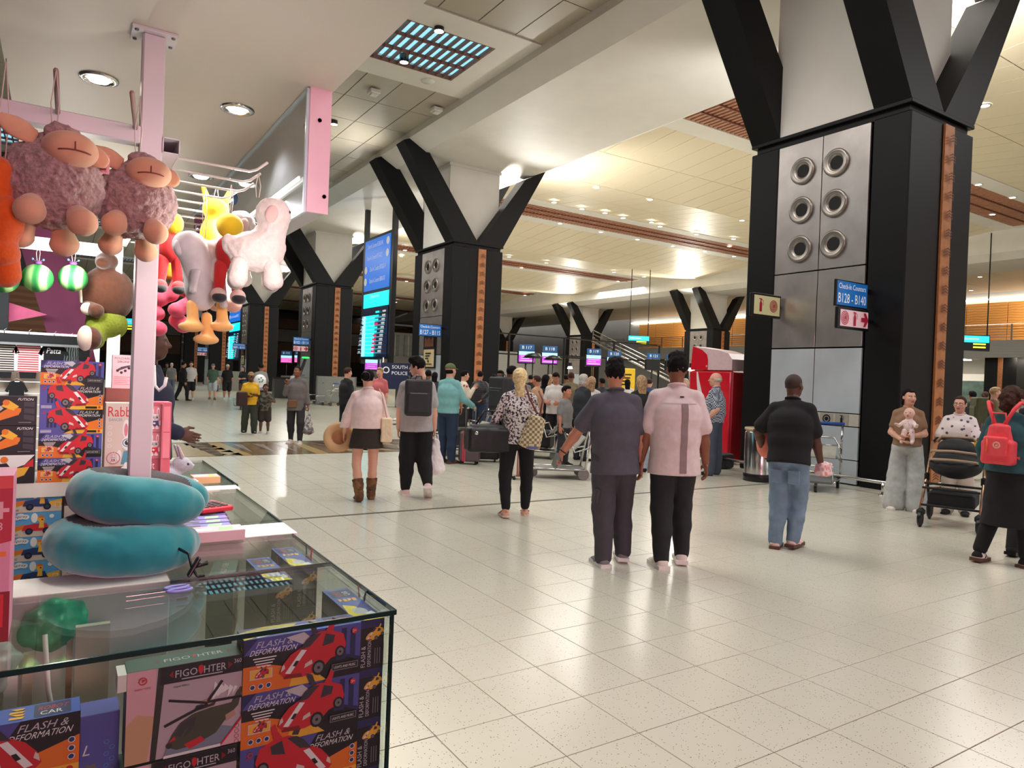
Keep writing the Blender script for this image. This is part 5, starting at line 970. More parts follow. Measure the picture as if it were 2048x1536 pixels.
# grey and white goose with orange feet
GG = mat('plush_grey_white', (214, 212, 214), .9, var=.06, scale=40, sheen=.5); OFT = mat('plush_apricot', (246, 190, 112), .9, var=.06, sheen=.4); PKF = mat('plush_hot_pink', (240, 92, 122), .9, var=.06, sheen=.4); YL = mat('plush_yellow', (252, 222, 40), .9, var=.05, sheen=.4)
p = at_y(405, 560, 2.7); t = thing('plush_goose', 'grey and white goose plush with apricot flipper feet', 'plush toy', p, rad(20)); Soft(.005).ell((0, 0, -.01), (.06, .06, .1), .04).cap((-.02, 0, .06), (-.05, -.01, .1), .05, .05, .04).ell((-.06, -.01, .115), (.05, .045, .042), .03).build('body', GG, t); Soft(.005).tube((.03, -.05, .03), (.05, -.06, -.09), (.035, .014), (.02, .01), (0, 1, 0)).build('wing', GG, t); Soft(.005).tube((-.05, -.045, .02), (-.06, -.05, -.05), (.03, .014), (.015, .01), (0, 1, 0)).build('wing', GG, t)
Soft(.004).ell((-.095, -.02, .1), (.022, .018, .03)).build('beak', GG, t); MB().lathe([(.0, .004), (.005, .002), (.005, 0)], BLKP, (-.06, -.054, .125), 8, axis=(0, -1, 0)).build('eye', t)
for (x, z) in ((-.035, -.15), (.02, -.19), (.075, -.14)): Soft(.005).cap((x, 0, z + .06), (x, -.01, z), .018, .02).ell((x - .01, -.02, z - .02), (.045, .034, .018), .02).build('foot', OFT, t)
hang(t, 2.2 - p.z, .15)
p = at_y(345, 615, 3.15); t = thing('pink_plush', 'hot pink plush with ruffled feathers hanging behind the goose', 'plush toy', p); s = Soft(.006)
for i in range(9): s.ell((.06 * math.cos(i * 1.9), .02 * math.sin(i * 1.3), .07 - i * .02), (.035, .03, .03), .012)
s.cap((0, 0, .05), (.02, 0, .16), .02).build('body', PKF, t); hang(t, 2.2 - p.z, .17)
p = at_y(448, 585, 3.1); t = thing('pink_pig_plush', 'pale pink round plush low behind the lambs', 'plush toy', p); Soft(.006).ell((0, 0, -.02), (.075, .06, .05)).ell((.04, 0, -.05), (.03, .03, .03)).ell((-.03, 0, -.05), (.03, .03, .03)).cap((0, 0, 0), (0, 0, .1), .01).build('body', mat('plush_peach', (248, 190, 170), .9, sheen=.4), t); hang(t, 2.2 - p.z, .1)
for (px, py, Y, sc, lb) in ((430, 470, 2.95, 1.1, 'bright yellow plush behind the white lambs'), (326, 505, 3.15, .8, 'orange and yellow plush behind the pink post')):
    p = at_y(px, py, Y); t = thing('yellow_plush', lb, 'plush toy', p); m_ = YL if sc > 1 else mat('plush_marigold', (250, 176, 40), .9, sheen=.4); Soft(.006).ell((0, 0, 0), (.05 * sc, .045 * sc, .07 * sc)).ell((0, 0, .09 * sc), (.045 * sc, .04 * sc, .04 * sc), .02).build('body', m_, t)
    for sx in (-1, 1): Soft(.005).cap((sx * .03 * sc, 0, .12 * sc), (sx * .045 * sc, 0, .165 * sc), .014 * sc, .008).build('ear', m_, t); Soft(.005).cap((sx * .025 * sc, 0, -.06 * sc), (sx * .03 * sc, 0, -.11 * sc), .02 * sc, .022 * sc).build('leg', m_, t)
    hang(t, 2.2 - p.z, .16 * sc)
RDS = mat('plush_red', (222, 36, 40), .8, sheen=.3); BKS = mat('plush_black', (24, 22, 26), .8, sheen=.3); BLS = mat('plush_denim', (36, 78, 140), .85, sheen=.3); BRS = mat('plush_brown_shoe', (98, 78, 62), .85, sheen=.3)
def doll(px, py, Y, trou, shoe, toe, lb, cap=None):
    p = at_y(px, py, Y); t = thing('plush_doll', lb, 'plush toy', p)
    for sx in (-1, 1):
        Soft(.005).cap((sx * .024, 0, .1), (sx * .03, 0, .02), .022, .018).build('leg', trou, t); Soft(.004).ell((sx * .032, -.012, -.004), (.026, .034, .026)).build('shoe', shoe, t); Soft(.004).ell((sx * .032, -.03, -.014), (.024, .022, .018)).build('toe_cap', toe, t)
    Soft(.006).ell((0, 0, .15), (.045, .035, .06)).build('torso', trou, t); Soft(.006).ell((0, 0, .24), (.045, .042, .045)).build('head', cap or YL, t); hang(t, 2.2 - p.z, .28)
doll(338, 572, 3.0, RDS, RDS, BKS, 'doll with red and black shoes hanging beside the pink post'); doll(422, 600, 2.95, BLS, BRS, BRS, 'doll in blue trousers and brown shoes behind the lambs', WF); doll(455, 590, 2.62, RDS, WP, BKS, 'doll with white and red shoes under the lambs')
p = at_y(465, 397, 3.2); t = thing('blue_cap_plush', 'small dark blue plush head above the yellow one', 'plush toy', p); Soft(.005).ell((0, 0, 0), (.022, .022, .03)).ell((-.028, 0, -.012), (.014, .014, .02)).build('head', mat('plush_navy', (40, 66, 104), .9), t); hang(t, .03, .02)
MELN = weave('melon_stripes', [(36, 132, 62), (70, 168, 84), (168, 222, 140), (176, 226, 150)], 'wave', 5.2, .75, 'X', 2.2)
for (px, r, lb) in ((6, .07, 'striped green melon plush at the edge under the glowing beam'), (75, .068, 'striped green melon plush in the middle under the glowing beam'), (146, .066, 'striped green melon plush nearest the brown bull')):
    p = at_y(px, 556, 4.2); t = thing('melon_plush', lb, 'plush toy', p, 0, 'striped melon plush toys'); Soft(.005).ell((0, 0, 0), (r, r * .9, r * 1.02)).build('body', MELN, t); MB().lathe([(.014, 0), (.018, .01), (.004, .018)], mat('stalk_purple', (128, 78, 140), .7), (0, 0, r), 10).build('stalk', t)
    for sx in (-1, 1): MB().tube([(0, 0, r + .01), (sx * .02, 0, r + .022)], .002, mat('stalk_purple', (128, 78, 140), .7), 5).lathe([(0, .006), (.005, .003), (.005, -.003), (0, -.006)], K_['sky'], (sx * .022, 0, r + .024), 8).build('feeler', t)
    hang(t, 2.13 - p.z, r + .015)
BRN = mat('plush_brown', (84, 42, 18), .9, var=.12, scale=40, bump=.3, sheen=.4); OLV = mat('plush_olive_knit', (122, 134, 36), .9, var=.15, scale=80, bump=.5); CRF = mat('plush_cream', (240, 216, 196), .9, sheen=.4)
p = at_y(215, 600, 4.35); t = thing('bull_plush', 'large brown bull plush in olive shorts behind the white post', 'plush toy', p); Soft(.008).ell((0, 0, .03), (.13, .1, .15)).ell((-.01, -.03, .2), (.055, .06, .052), .015).ell((-.03, -.08, .185), (.035, .035, .03), .015).build('body', BRN, t); Soft(.008).ell((.0, -.0, -.13), (.1, .09, .09)).cap((-.05, -.05, -.16), (-.06, -.1, -.22), .05).build('shorts', OLV, t)
Soft(.006).tube((-.09, -.05, -.05), (-.05, -.11, -.07), (.035, .035), (.036, .036)).build('arm', BRN, t); Soft(.006).ell((-.09, -.08, -.06), (.034, .034, .034)).build('hoof', CRF, t); Soft(.006).ell((-.075, -.14, -.215), (.05, .045, .06)).build('leg', BRN, t); Soft(.006).ell((-.1, -.16, -.215), (.036, .04, .065)).build('hoof', CRF, t)
for (x, z) in ((-.03, .26), (.0, .28)): Soft(.005).ell((x, -.02, z), (.016, .012, .03), rot=rotm(0, -.6 + x * 8, 0)).build('ear', BRN, t)
Soft(.006).tube((-.13, -.06, .05), (-.12, -.07, -.03), (.01, .02), (.006, .012)).build('belly_trim', CRF, t); hang(t, 2.13 - p.z, .22)
# grey plush bunny on the counter
GRB = mat('plush_grey', (166, 166, 178), .9, var=.1, scale=60, bump=.3, sheen=.4)
p = on_floor(352, 975, 1.0); t = thing('plush_bunny', 'small grey plush bunny sitting on the counter, nose to the hall', 'plush toy', (p.x, p.y + .04, 1.0), rad(-80)); Soft(.004).ell((0, -.03, .045), (.045, .055, .045), .02).ell((0, .025, .1), (.04, .042, .038), .02).ell((0, .06, .09), (.02, .02, .018), .02).ell((0, -.05, .02), (.04, .05, .02), .02).noise(.001, 120, 2).build('body', GRB, t)
for sx in (-1, 1):
    e = Soft(.003).tube((sx * .018, .02, .13), (sx * .022, .0, .19), (.012, .006), (.01, .005), (1, 0, 0)).build('ear', GRB, t); Soft(.003).tube((sx * .018, .028, .138), (sx * .022, .008, .182), (.007, .004), (.006, .003), (1, 0, 0)).build('ear_lining', WP, e); MB().lathe([(0, .004), (.006, .002), (.007, -.002)], BLKP, (sx * .034, .045, .105), 8, axis=(sx, .5, .1)).build('eye', t)
    Soft(.004).ell((sx * .02, .055, .012), (.015, .026, .013)).build('paw', GRB, t)
MB().lathe([(0, .006), (.007, 0), (0, -.006)], WP, (0, .08, .094), 8, axis=(0, 1, 0)).build('nose', t)
t = thing('bunny_leash', 'brown leather leash handle beside the grey bunny', 'leash', (p.x + .07, p.y + .02, 1.0)); MB().tube([(0, 0, .004), (.02, .0, .03), (.03, .02, .004)], .004, K_['brown'], 5).build('strap', t)
# ---------------------------------------------------------------- clothes stall behind the kiosk
lamp('AREA', 'stall_lamp', (-.8, 8.9, 2.4), 60, (.9, .97, 1), 1.6, .4, aim=(0, .8, -.6))
CLY = 10.6
fr = thing('stall_frame', 'black framed clothes stall with glowing white back behind the kiosk', 'stall', (0, 0, 0))
p0, p1 = at_y(0, 672, CLY), at_y(178, 684, CLY); MB().box(((p1.x - 3) / 2, CLY, p0.z - .02), (p1.x + 3, .2, .11), BLACK).box(((p1.x - 3) / 2, CLY - .12, p0.z - .085), (p1.x + 3, .06, .03), GREYMET).build('lintel', fr)
for x in (p1.x - .05, -2.6): MB().box((x, CLY, .9), (.12, .14, 1.8), BLACK).build('post', fr)
q = at_y(5, 640, CLY + .4); MB().box((q.x, CLY + .4, 2.4), (.12, .12, 1.6), BLACK).build('post', fr)
for k_ in range(3): MB().box((-.95 + k_ * .16, CLY + .6, 2.35 - k_ * .1), (.03, .05, .9), BLACK).box((-.95 + k_ * .16 - .08, CLY + .6, 2.35 - k_ * .2), (.2, .05, .03), BLACK).build('lattice', fr)
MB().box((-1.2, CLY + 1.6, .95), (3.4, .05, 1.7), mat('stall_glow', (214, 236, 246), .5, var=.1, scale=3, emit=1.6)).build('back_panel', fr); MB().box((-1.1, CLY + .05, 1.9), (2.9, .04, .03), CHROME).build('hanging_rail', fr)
sw = thing('slatwall', 'grooved beige slatwall panel below the striped shirts', 'panel', (0, CLY + .25, 0))
for k_ in range(9): MB().box((-1.05, 0, .2 + k_ * .145), (2.0, .04, .135), mat('slatwall_beige', (212, 196, 178), .5, var=.04), bev=.006).build('slat', sw)
def shirt(px, py, mt, label, s=1.0, dark=None, art=None, y=CLY + .02):
    p = at_y(px, py, y); t = thing('hanging_shirt', label, 'shirt', p, 0, 'shirts on the clothes stall'); s *= .66; w_ = .2 * s
    pts = [(-.07 * s, .0), (-.04 * s, -.03 * s), (.04 * s, -.03 * s), (.07 * s, 0), (w_ * .75, -.05 * s), (w_ * 1.25, -.26 * s), (w_ * .95, -.3 * s), (w_ * .8, -.2 * s), (w_ * .82, -.62 * s), (-w_ * .82, -.62 * s), (-w_ * .8, -.2 * s), (-w_ * .95, -.3 * s), (-w_ * 1.25, -.26 * s), (-w_ * .75, -.05 * s)]
    MB().prism(pts, mt, -.04, .04, lambda u, v, h: Vector((u, h, v))).build('cloth', t)
    if dark: MB().prism([(-w_ * .7, -.58 * s), (w_ * .7, -.58 * s), (w_ * .6, -.74 * s), (-w_ * .6, -.74 * s)], dark, -.03, .03, lambda u, v, h: Vector((u, h, v))).build('hem', t)
    MB().tube([(-.09, 0, -.03), (0, 0, .03), (.09, 0, -.03)], .008, mat('hanger_wood', (190, 160, 130), .5), 5).tube([(0, 0, .04), (0, 0, .1), (.02, 0, .12)], .004, CHROME, 5).build('hanger', t)
    if art: art.put('print', t, (0, -.042, 0), (1, 0, 0), (0, 0, 1))
STB = weave('stripe_black', [(40, 34, 36), (210, 196, 186)], 'wave', 11, .85, 'Z'); STR = weave('stripe_red', [(206, 60, 70), (236, 214, 212)], 'wave', 11, .85, 'Z'); CLK = mat('cloth_black', (24, 22, 26), .9, var=.1); STG = weave('stripe_teal', [(60, 90, 96), (200, 214, 214)], 'wave', 12, .85, 'X', 4)
shirt(8, 676, STB, 'black and white striped shirt at the edge of the clothes stall', 1.0, CLK); shirt(58, 678, STR, 'red and white striped shirt on the clothes stall', 1.0, CLK)
a = Art(.002); a.text('Patta', -.075, -.16, .07, K_['white'], w=.15, slant=.15); [a.disc(-.07 + i * .045, -.27 - .015 * (i % 2), .026, m_, 10) for i, m_ in enumerate((K_['orange'], K_['brown'], K_['red'], K_['dred']))]; shirt(108, 682, CLK, 'black printed shirt with white script lettering on the clothes stall', .98, None, a)
shirt(142, 684, STG, 'grey patterned shirt behind the bull plush', .9, None, None, CLY + .3); shirt(34, 762, CLK, 'black cropped top hanging on the slatwall', .72, None, None, CLY + .1)
tagged(MB().prism([(-.3, 1.4), (.3, 1.6), (1.0, -1.6), (.6, -1.7)], mat('purple_drape', (112, 40, 74), .7, var=.15, scale=3), -.05, .05, lambda u, v, h: Vector((u, h, v))), 'purple_banner', 'tall purple banner slanting behind the melon plush toys', 'banner', at_y(52, 590, 11.6))
tagged(MB().prism([(-.28, .1), (-.12, .1), (-.12, .14), (.36, 0), (-.12, -.14), (-.12, -.1), (-.28, -.1)], mat('arrow_pink', (216, 88, 130), .6), -.05, .05, lambda u, v, h: Vector((u, h, v))), 'pink_arrow', 'pink arrow shaped board behind the melon plush toys', 'sign', at_y(28, 625, 11.2))
# ================================================================ people
V3 = lambda *a: np.array(a, float)
def unit(v): v = np.array(v, float); return v / max(np.linalg.norm(v), 1e-9)
def basis(zdir, ydir):
    """3x3 whose columns are x, y, z axes: z along zdir, y near ydir"""
    z = unit(zdir); y = np.array(ydir, float); y = unit(y - z * (y @ z)); return np.stack([np.cross(y, z), y, z], 1)
def make_hand(curl, thumb_in=.3):
    s = Soft(.0052); s.tube((0, 0, -.0), (0, .0, -.03), (.026, .02), (.036, .016), (0, 1, 0), .015).tube((0, 0, -.03), (-.002, 0, -.088), (.038, .016), (.041, .013), (0, 1, 0), .012)
    for y, L, r in ((.031, .072, .0092), (.0105, .08, .0096), (-.0105, .075, .0092), (-.03, .058, .0084)):
        p = V3(-.002, y, -.086); an = curl * .35
        for k, f in enumerate((.42, .33, .25)):
            q = p + L * f * V3(-math.sin(an), y * .25, -math.cos(an)); s.cap(p, q, r * (1 - .1 * k), r * (.9 - .1 * k), .005); p = q; an += curl * (1, .8, .6)[k]
    p = V3(-.004, .03, -.03); q = p + V3(-.012 - .02 * thumb_in, .026, -.026); s.cap(p, q, .0135, .0115, .014); r_ = q + V3(-.012 * (1 + thumb_in), .006, -.03); s.cap(q, r_, .011, .0085, .006); return s.arrays()
HANDS = {'relaxed': make_hand(.45), 'grip': make_hand(1.25, .9), 'flat': make_hand(.12, .1), 'fist': make_hand(1.45, 1.2)}
def make_head(res=.0075, face=True):
    s = Soft(res); s.ell((0, -.012, .032), (.074, .094, .084), .03).ell((0, .018, -.03), (.062, .074, .082), .03).ell((0, .046, -.082), (.036, .034, .028), .03)
    if face:
        s.cap((-.034, .08, .026), (.034, .08, .026), .0095, .0095, .014)
        for x in (-.031, .031): s.ell((x, .093, .008), (.017, .012, .011), .012, 's')
        s.cap((0, .088, .014), (0, .108, -.02), .0085, .0125, .01); s.ell((-.012, .1, -.024), (.008, .008, .007), .006).ell((.012, .1, -.024), (.008, .008, .007), .006)
        s.ell((0, .087, -.05), (.024, .011, .0065), .006).ell((0, .086, -.06), (.02, .011, .007), .006).ell((-.036, .062, -.018), (.02, .02, .02), .03).ell((.036, .062, -.018), (.02, .02, .02), .03)
    for x in (-1, 1): s.ell((x * .076, -.008, .0), (.009, .021, .032), .008, rot=rotm(0, 0, x * .25))
    s.cap((0, -.022, -.05), (0, -.034, -.15), .054, .054, .03)
    return s.arrays()
HEADS = {True: make_head(.0058), False: make_head(.0095)}
def sphere_arr(c, r, n=8):
    m = MB().lathe([(r * math.sin(PI * i / 6) + 1e-5, -r * math.cos(PI * i / 6)) for i in range(7)], BLACK, c, n); f = np.array(m.f); return np.array(m.v), f[:, ::-1]
EYEW = mat('eye_white', (235, 228, 222), .3, var=0); EYED = mat('eye_dark', (36, 24, 18), .25, var=0); BROWM = mat('brow_dark', (44, 32, 28), .8, var=0); BROWG = mat('brow_grey', (150, 140, 130), .8, var=0); LIP = mat('lip_rose', (178, 92, 88), .5, var=0)
SKINS = {'fair': mat('skin_fair', (226, 170, 146), .5, var=.04, scale=9), 'tan': mat('skin_tan', (196, 132, 104), .5, var=.05, scale=9), 'brown': mat('skin_brown', (136, 84, 60), .5, var=.06, scale=9), 'dark': mat('skin_dark', (92, 58, 46), .48, var=.08, scale=9), 'pale': mat('skin_pale', (236, 190, 172), .5, var=.04, scale=9)}
HAIRS = {'black': mat('hair_black', (22, 18, 19), .8, var=.3, scale=60, bump=.3, spec=.15), 'brown': mat('hair_brown', (66, 44, 35), .75, var=.3, scale=60, bump=.4, spec=.2), 'blond': weave('hair_blond', [(226, 190, 130), (246, 222, 170)], 'noise', 50, .5), 'grey': weave('hair_grey', [(170, 166, 160), (206, 202, 196)], 'noise', 50, .6), 'dkblond': weave('hair_dark_blond', [(150, 116, 82), (190, 156, 116)], 'noise', 40, .55), 'stubble': mat('hair_stubble', (58, 42, 38), .7, var=.1)}
def cloth(name, col, rough=.85, **k): return mat('cloth_' + name, col, rough, var=k.pop('var', .07), scale=k.pop('scale', 18), bump=.15, **k)
ROOT = {}
def pv(a, b, t): return a + (b - a) * t
def person(label, loc, rz, h=1.7, sex='m', skin='tan', head=(0, 0), lean=(0, 0), twist=0, legs=None, arms=None, hands=('relaxed', 'relaxed'), top=None, bottom=None, shoes=None, hair=('short', 'black'), near=True, face=False, lod=1, extras=None, group=None, belly=0, hipz=None):
    """a standing or walking figure; local x right, y forward, z up. legs / arms: (left, right) of (upper dir, lower dir); lean: forward, sideways"""
    R = (.0105 if near else .02) * lod; sk = SKINS[skin]; t = thing('person', label, 'person', loc, rz, group); bw = 1.0 if sex == 'm' else .9
    if sex == 'c': bw = .95
    thl, shl = .245 * h, .237 * h; fh = .042 * h; hw = .052 * h * (1 if sex == 'm' else 1.04)
    legs = legs or (((-.03, .0, -1), (-.01, -.02, -1)), ((.03, .0, -1), (.01, -.02, -1)))
    LJ = []
    for sd, lg in zip((-1, 1), legs):
        a = unit(lg[0]) * thl; b = unit(lg[1]) * shl; LJ.append((sd, a, b))
    low = min((a + b)[2] for _, a, b in LJ); pelv = -low + fh if hipz is None else hipz; P0 = V3(0, 0, pelv + .012 * h)
    up = unit(V3(lean[1], lean[0], 1)); sp = lambda d: P0 + up * d * h
    ct, st = math.cos(rad(twist)), math.sin(rad(twist)); SX = V3(ct, st, 0); SX = unit(SX - up * (SX @ up))
    waist, chest, shc, neck = sp(.085), sp(.2), sp(.278), sp(.312); sw = .094 * h * (bw if sex != 'f' else .93)
    b = Soft(R); bw2 = bw
    b.tube(P0 - up * .01 * h, waist, (.086 * h * (bw if sex == 'm' else 1), .064 * h), (.072 * h * bw, .054 * h), (1, 0, 0), .04).tube(waist, chest, (.072 * h * bw, .052 * h), (.088 * h * bw, .058 * h), SX, .04).tube(chest, shc, (.088 * h * bw, .054 * h), (.06 * h * bw, .036 * h), SX, .03)
    b.cap(shc, neck + up * .02 * h, .034 * h, .033 * h, .02)
    hips = [P0 + V3(sd * hw, 0, -.012 * h) for sd in (-1, 1)]; J = dict(hips=hips, knees=[], ankles=[], sh=[], el=[], wr=[], up=up, P0=P0, waist=waist, chest=chest, shc=shc, neck=neck, SX=SX, h=h)
    for (sd, a, c), hp in zip(LJ, hips):
        kn = hp + a; an = kn + c; J['knees'].append(kn); J['ankles'].append(an)
        b.cap(hp, kn, .052 * h, .034 * h, .03).cap(kn, pv(kn, an, .35) + V3(0, -.006 * h, 0), .033 * h, .033 * h, .02).cap(pv(kn, an, .35) + V3(0, -.006 * h, 0), an, .033 * h, .021 * h, .02)
    arms = arms or (((-.22, -.03, -1), (-.1, .14, -1)), ((.22, -.03, -1), (.1, .14, -1)))
    ual, fal = .165 * h, .145 * h
    for sd, am in zip((-1, 1), arms):
        s0 = shc + SX * sd * (sw - .004 * h) - up * .014 * h; el = s0 + unit(am[0]) * ual; wr = el + unit(am[1]) * fal; J['sh'].append(s0); J['el'].append(el); J['wr'].append(wr)
        b.cap(shc + SX * sd * .05 * h, s0, .027 * h, .027 * h, .015).cap(s0, el, .028 * h * bw, .025 * h * bw, .015).cap(el, pv(el, wr, .3), .026 * h * bw, .026 * h * bw, .015).cap(pv(el, wr, .3), wr, .026 * h * bw, .0175 * h * bw, .02)
    # head
    hs = h / 1.72 if sex != 'c' else h / 1.72 * (1.0 + .28 * (1.72 - h) / .8)
    hy, hp_ = rad(head[0]), rad(head[1]); Rh = rotm(hp_, 0, hy) @ basis(unit(up + V3(0, 0, 1.2)), V3(0, 1, 0)); hc = neck + up * .0 + unit(up + V3(0, 0, 1)) * (.088 * h if sex != 'c' else .04 * h + .085 * hs) + V3(0, .012 * h, 0)
    A4 = np.eye(4); A4[:3, :3] = Rh * hs; A4[:3, 3] = hc; J['head'] = (Rh, hc, hs)
    bv, bfc = b.arrays(); parts = [(bv, bfc, np.zeros(len(bfc), int))]
    hv, hf = HEADS[face]; cen = hv[hf].mean(1); mi = np.zeros(len(hf), int)
    if face:
        lipm = (np.abs(cen[:, 0]) < .022) & (cen[:, 2] > -.065) & (cen[:, 2] < -.045) & (cen[:, 1] > .085); mi[lipm] = 3
        bm = (np.abs(cen[:, 0]) > .012) & (np.abs(cen[:, 0]) < .05) & (np.abs(cen[:, 2] - .026 + .1 * (np.abs(cen[:, 0]) - .03)) < .005) & (cen[:, 1] > .06); mi[bm] = 4
    parts.append((hv @ A4[:3, :3].T + A4[:3, 3], hf, mi))
    if face:
        for x in (-.031, .031):
            v, f = sphere_arr((x, .077, .008), .0135); m_ = np.full(len(f), 1); c_ = v[f].mean(1); m_[(np.hypot(c_[:, 0] - x, c_[:, 2] - .008) < .0085) & (c_[:, 1] > .08)] = 2
            v2, f2 = sphere_arr((x, .0852, .008), .0062); parts.append((v @ A4[:3, :3].T + A4[:3, 3], f, np.full(len(f), 1))); parts.append((v2 @ A4[:3, :3].T + A4[:3, 3], f2, np.full(len(f2), 2)))
    for i, sd in enumerate((-1, 1)):
        if hands[i] is None: continue
        v, f = HANDS[hands[i]]; d = unit(J['wr'][i] - J['el'][i]); fwd = V3(0, 1, 0) if abs(d[1]) < .85 else V3(0, 0, 1)
        B = basis(-d, fwd); v = v * (h / 1.78); v = v * V3(-1 if sd < 0 else 1, 1, 1) if True else v
        if sd < 0: f = f[:, ::-1]
        if abs(d[1]) >= .85: pass
        parts.append((v @ B.T + J['wr'][i] - d * .006, f, np.zeros(len(f), int)))
    if shoes is None or shoes[0] in ('sandal', 'bare'):
        for i in range(2):
            an = J['ankles'][i]; fd = foot_dir(J, i); s = Soft(.008); s.cap(an, an + V3(0, 0, -.02 * h), .021 * h, .022 * h, .02).tube(an + V3(0, 0, -.026 * h) - fd * .02 * h, an + fd * .105 * h + V3(0, 0, -.033 * h), (.022 * h, .016 * h), (.024 * h, .009 * h), np.cross(fd, V3(0, 0, 1)), .02); v, f = s.arrays(); parts.append((v, f, np.zeros(len(f), int)))
    n0 = 0; VV, FF, MM = [], [], []
    for v, f, m in parts: VV.append(v); FF.append(f + n0); MM.append(m); n0 += len(v)
    link('body', np_mesh('body', np.concatenate(VV), np.concatenate(FF), [sk, EYEW, EYED, LIP if sex != 'm' else sk, BROWG if (hair and hair[1] == 'grey') else BROWM], np.concatenate(MM)), t)
    J['t'] = t; J['R'] = R; J['sex'] = sex; J['bw'] = bw; J['near'] = near; J['belly'] = belly
    if top: make_top(J, **top)
    if bottom: make_bottom(J, **bottom)
    if shoes: make_shoes(J, *shoes)
    if hair: make_hair(J, *hair)
    if extras:
        for fn in extras: fn(J)
    ROOT[label] = J; return J
def foot_dir(J, i):
    sh = J['ankles'][i] - J['knees'][i]; d = unit(V3(sh[0] * .0, 1, 0)); pitch = math.atan2(-sh[1], -sh[2]); # shin swung back -> toes down
    a = max(0, pitch - .25) * 1.25; return unit(V3((-.14, .14)[i], math.cos(a), -math.sin(a)))
def make_top(J, mt=None, sleeve=.55, hem=-.03, ease=.012, name='shirt', open_cuff=0, collar=None, noise=.004, flare=0, back=None):
    h, up, bw, SX = J['h'], J['up'], J['bw'], J['SX']; s = Soft(J['R']); e = ease * h; P = J['P0'] + up * (hem + .02) * h
    bl = J['belly'] * h
    s.tube(P - up * .05 * h, J['waist'], (.113 * h * (bw if J['sex'] == 'm' else 1) + e * .6 + flare * h, .086 * h + e * .6 + flare * .7 * h), (.088 * h * bw + e, .066 * h + e), SX * .5 + V3(.5, 0, 0), .05).tube(J['waist'], J['chest'], (.088 * h * bw + e, .066 * h + e + bl * .5), (.1 * h * bw + e * .8, .07 * h + e), SX, .08).tube(J['chest'] - up * .03 * h, J['shc'] + up * .002 * h, (.099 * h * bw + e * .8, .067 * h + e * .9), (.072 * h * bw, .048 * h), SX, .09)
    if bl: s.ell(J['waist'] + V3(0, .05 * h, 0), (.08 * h, bl + .04 * h, .09 * h), .05)
    s.cap(J['shc'], J['neck'] + up * .004 * h, .052 * h, .041 * h, .03)
    for i in range(2):
        s0, el, wr = J['sh'][i], J['el'][i], J['wr'][i]; r0 = .032 * h * bw + e * .45; s.cap(J['shc'] + SX * (-1, 1)[i] * .045 * h, s0, .038 * h, r0, .025)
        k = sleeve
        if k <= .6:
            if k > .05: s.cap(s0, pv(s0, el, k / .55 * .82), r0, r0 * (1.0 + open_cuff * .8), .012)
        else: s.cap(s0, el, r0, .029 * h * bw + e * .5, .014).cap(el, pv(el, wr, (k - .5) / .5 * .95), .029 * h * bw + e * .5, .023 * h + e * .4 + open_cuff * h, .012)
    s.cut(-up, J['P0'] + up * hem * h); s.cut(unit(up * 1 + V3(0, .28, 0)), J['neck'] + up * .012 * h)
    if J['near']: s.noise(noise, 17 / h * 1.2, int(abs(J['P0'][2]) * 1e4) % 97, .75)
    o = s.build(name, mt, J['t']); J['top'] = o
    if collar is not None: MB().tube([J['neck'] + up * .014 * h + (SX * math.cos(a) * .04 + V3(0, 1, -.25) * math.sin(a) * .042) * h for a in [q * PI / 6 for q in range(12)]], .006 * h, collar, 6, closed=True).build('collar', J['t'])
    return o
def make_bottom(J, mt=None, kind='trousers', cut_=1.0, r=(.062, .05, .036), name=None, noise=.004, waist=.03, length=None):
    h, up = J['h'], J['up']; s = Soft(J['R']); P = J['P0']
    if kind in ('trousers', 'shorts'):
        s.tube(P - V3(0, 0, .02 * h), P + up * waist * h, (.096 * h, .076 * h), (.086 * h * J['bw'] + .002, .066 * h), (1, 0, 0), .03)
        for i in range(2):
            hp, kn, an = J['hips'][i], J['knees'][i], J['ankles'][i]
            if kind == 'shorts': s.cap(hp, pv(hp, kn, cut_), r[0] * h, r[1] * h, .03)
            else:
                e_ = kn + (an - kn) * cut_; s.cap(hp, kn, r[0] * h, r[1] * h, .035).cap(kn, pv(kn, e_, .45) - V3(0, .004 * h, 0), r[1] * h, (r[1] * .5 + r[2] * .5 + .002) * h, .025).cap(pv(kn, e_, .45) - V3(0, .004 * h, 0), e_, (r[1] * .5 + r[2] * .5 + .002) * h, r[2] * h, .025)
    else:      # skirt or coat skirt
        z0 = P + V3(0, 0, length * h * -1); s.tube(P - V3(0, 0, .02 * h), P + up * waist * h, (.1 * h, .08 * h), (.086 * h, .068 * h), (1, 0, 0), .04).tube(P, z0, (.102 * h, .085 * h), (r[0] * h, r[1] * h), (1, 0, 0), .04)
        s.cut((0, 0, -1), z0)
    s.cut(up, P + up * waist * h)
    if J['near']: s.noise(noise, 15, 5 + int(abs(P[2]) * 1e3) % 50, .8)
    return s.build(name or ('skirt' if kind == 'skirt' else kind), mt, J['t'])
SOLEW = mat('sole_white', (236, 226, 222), .6, var=.03); SOLEG = mat('sole_gum', (96, 62, 48), .6, var=.05)
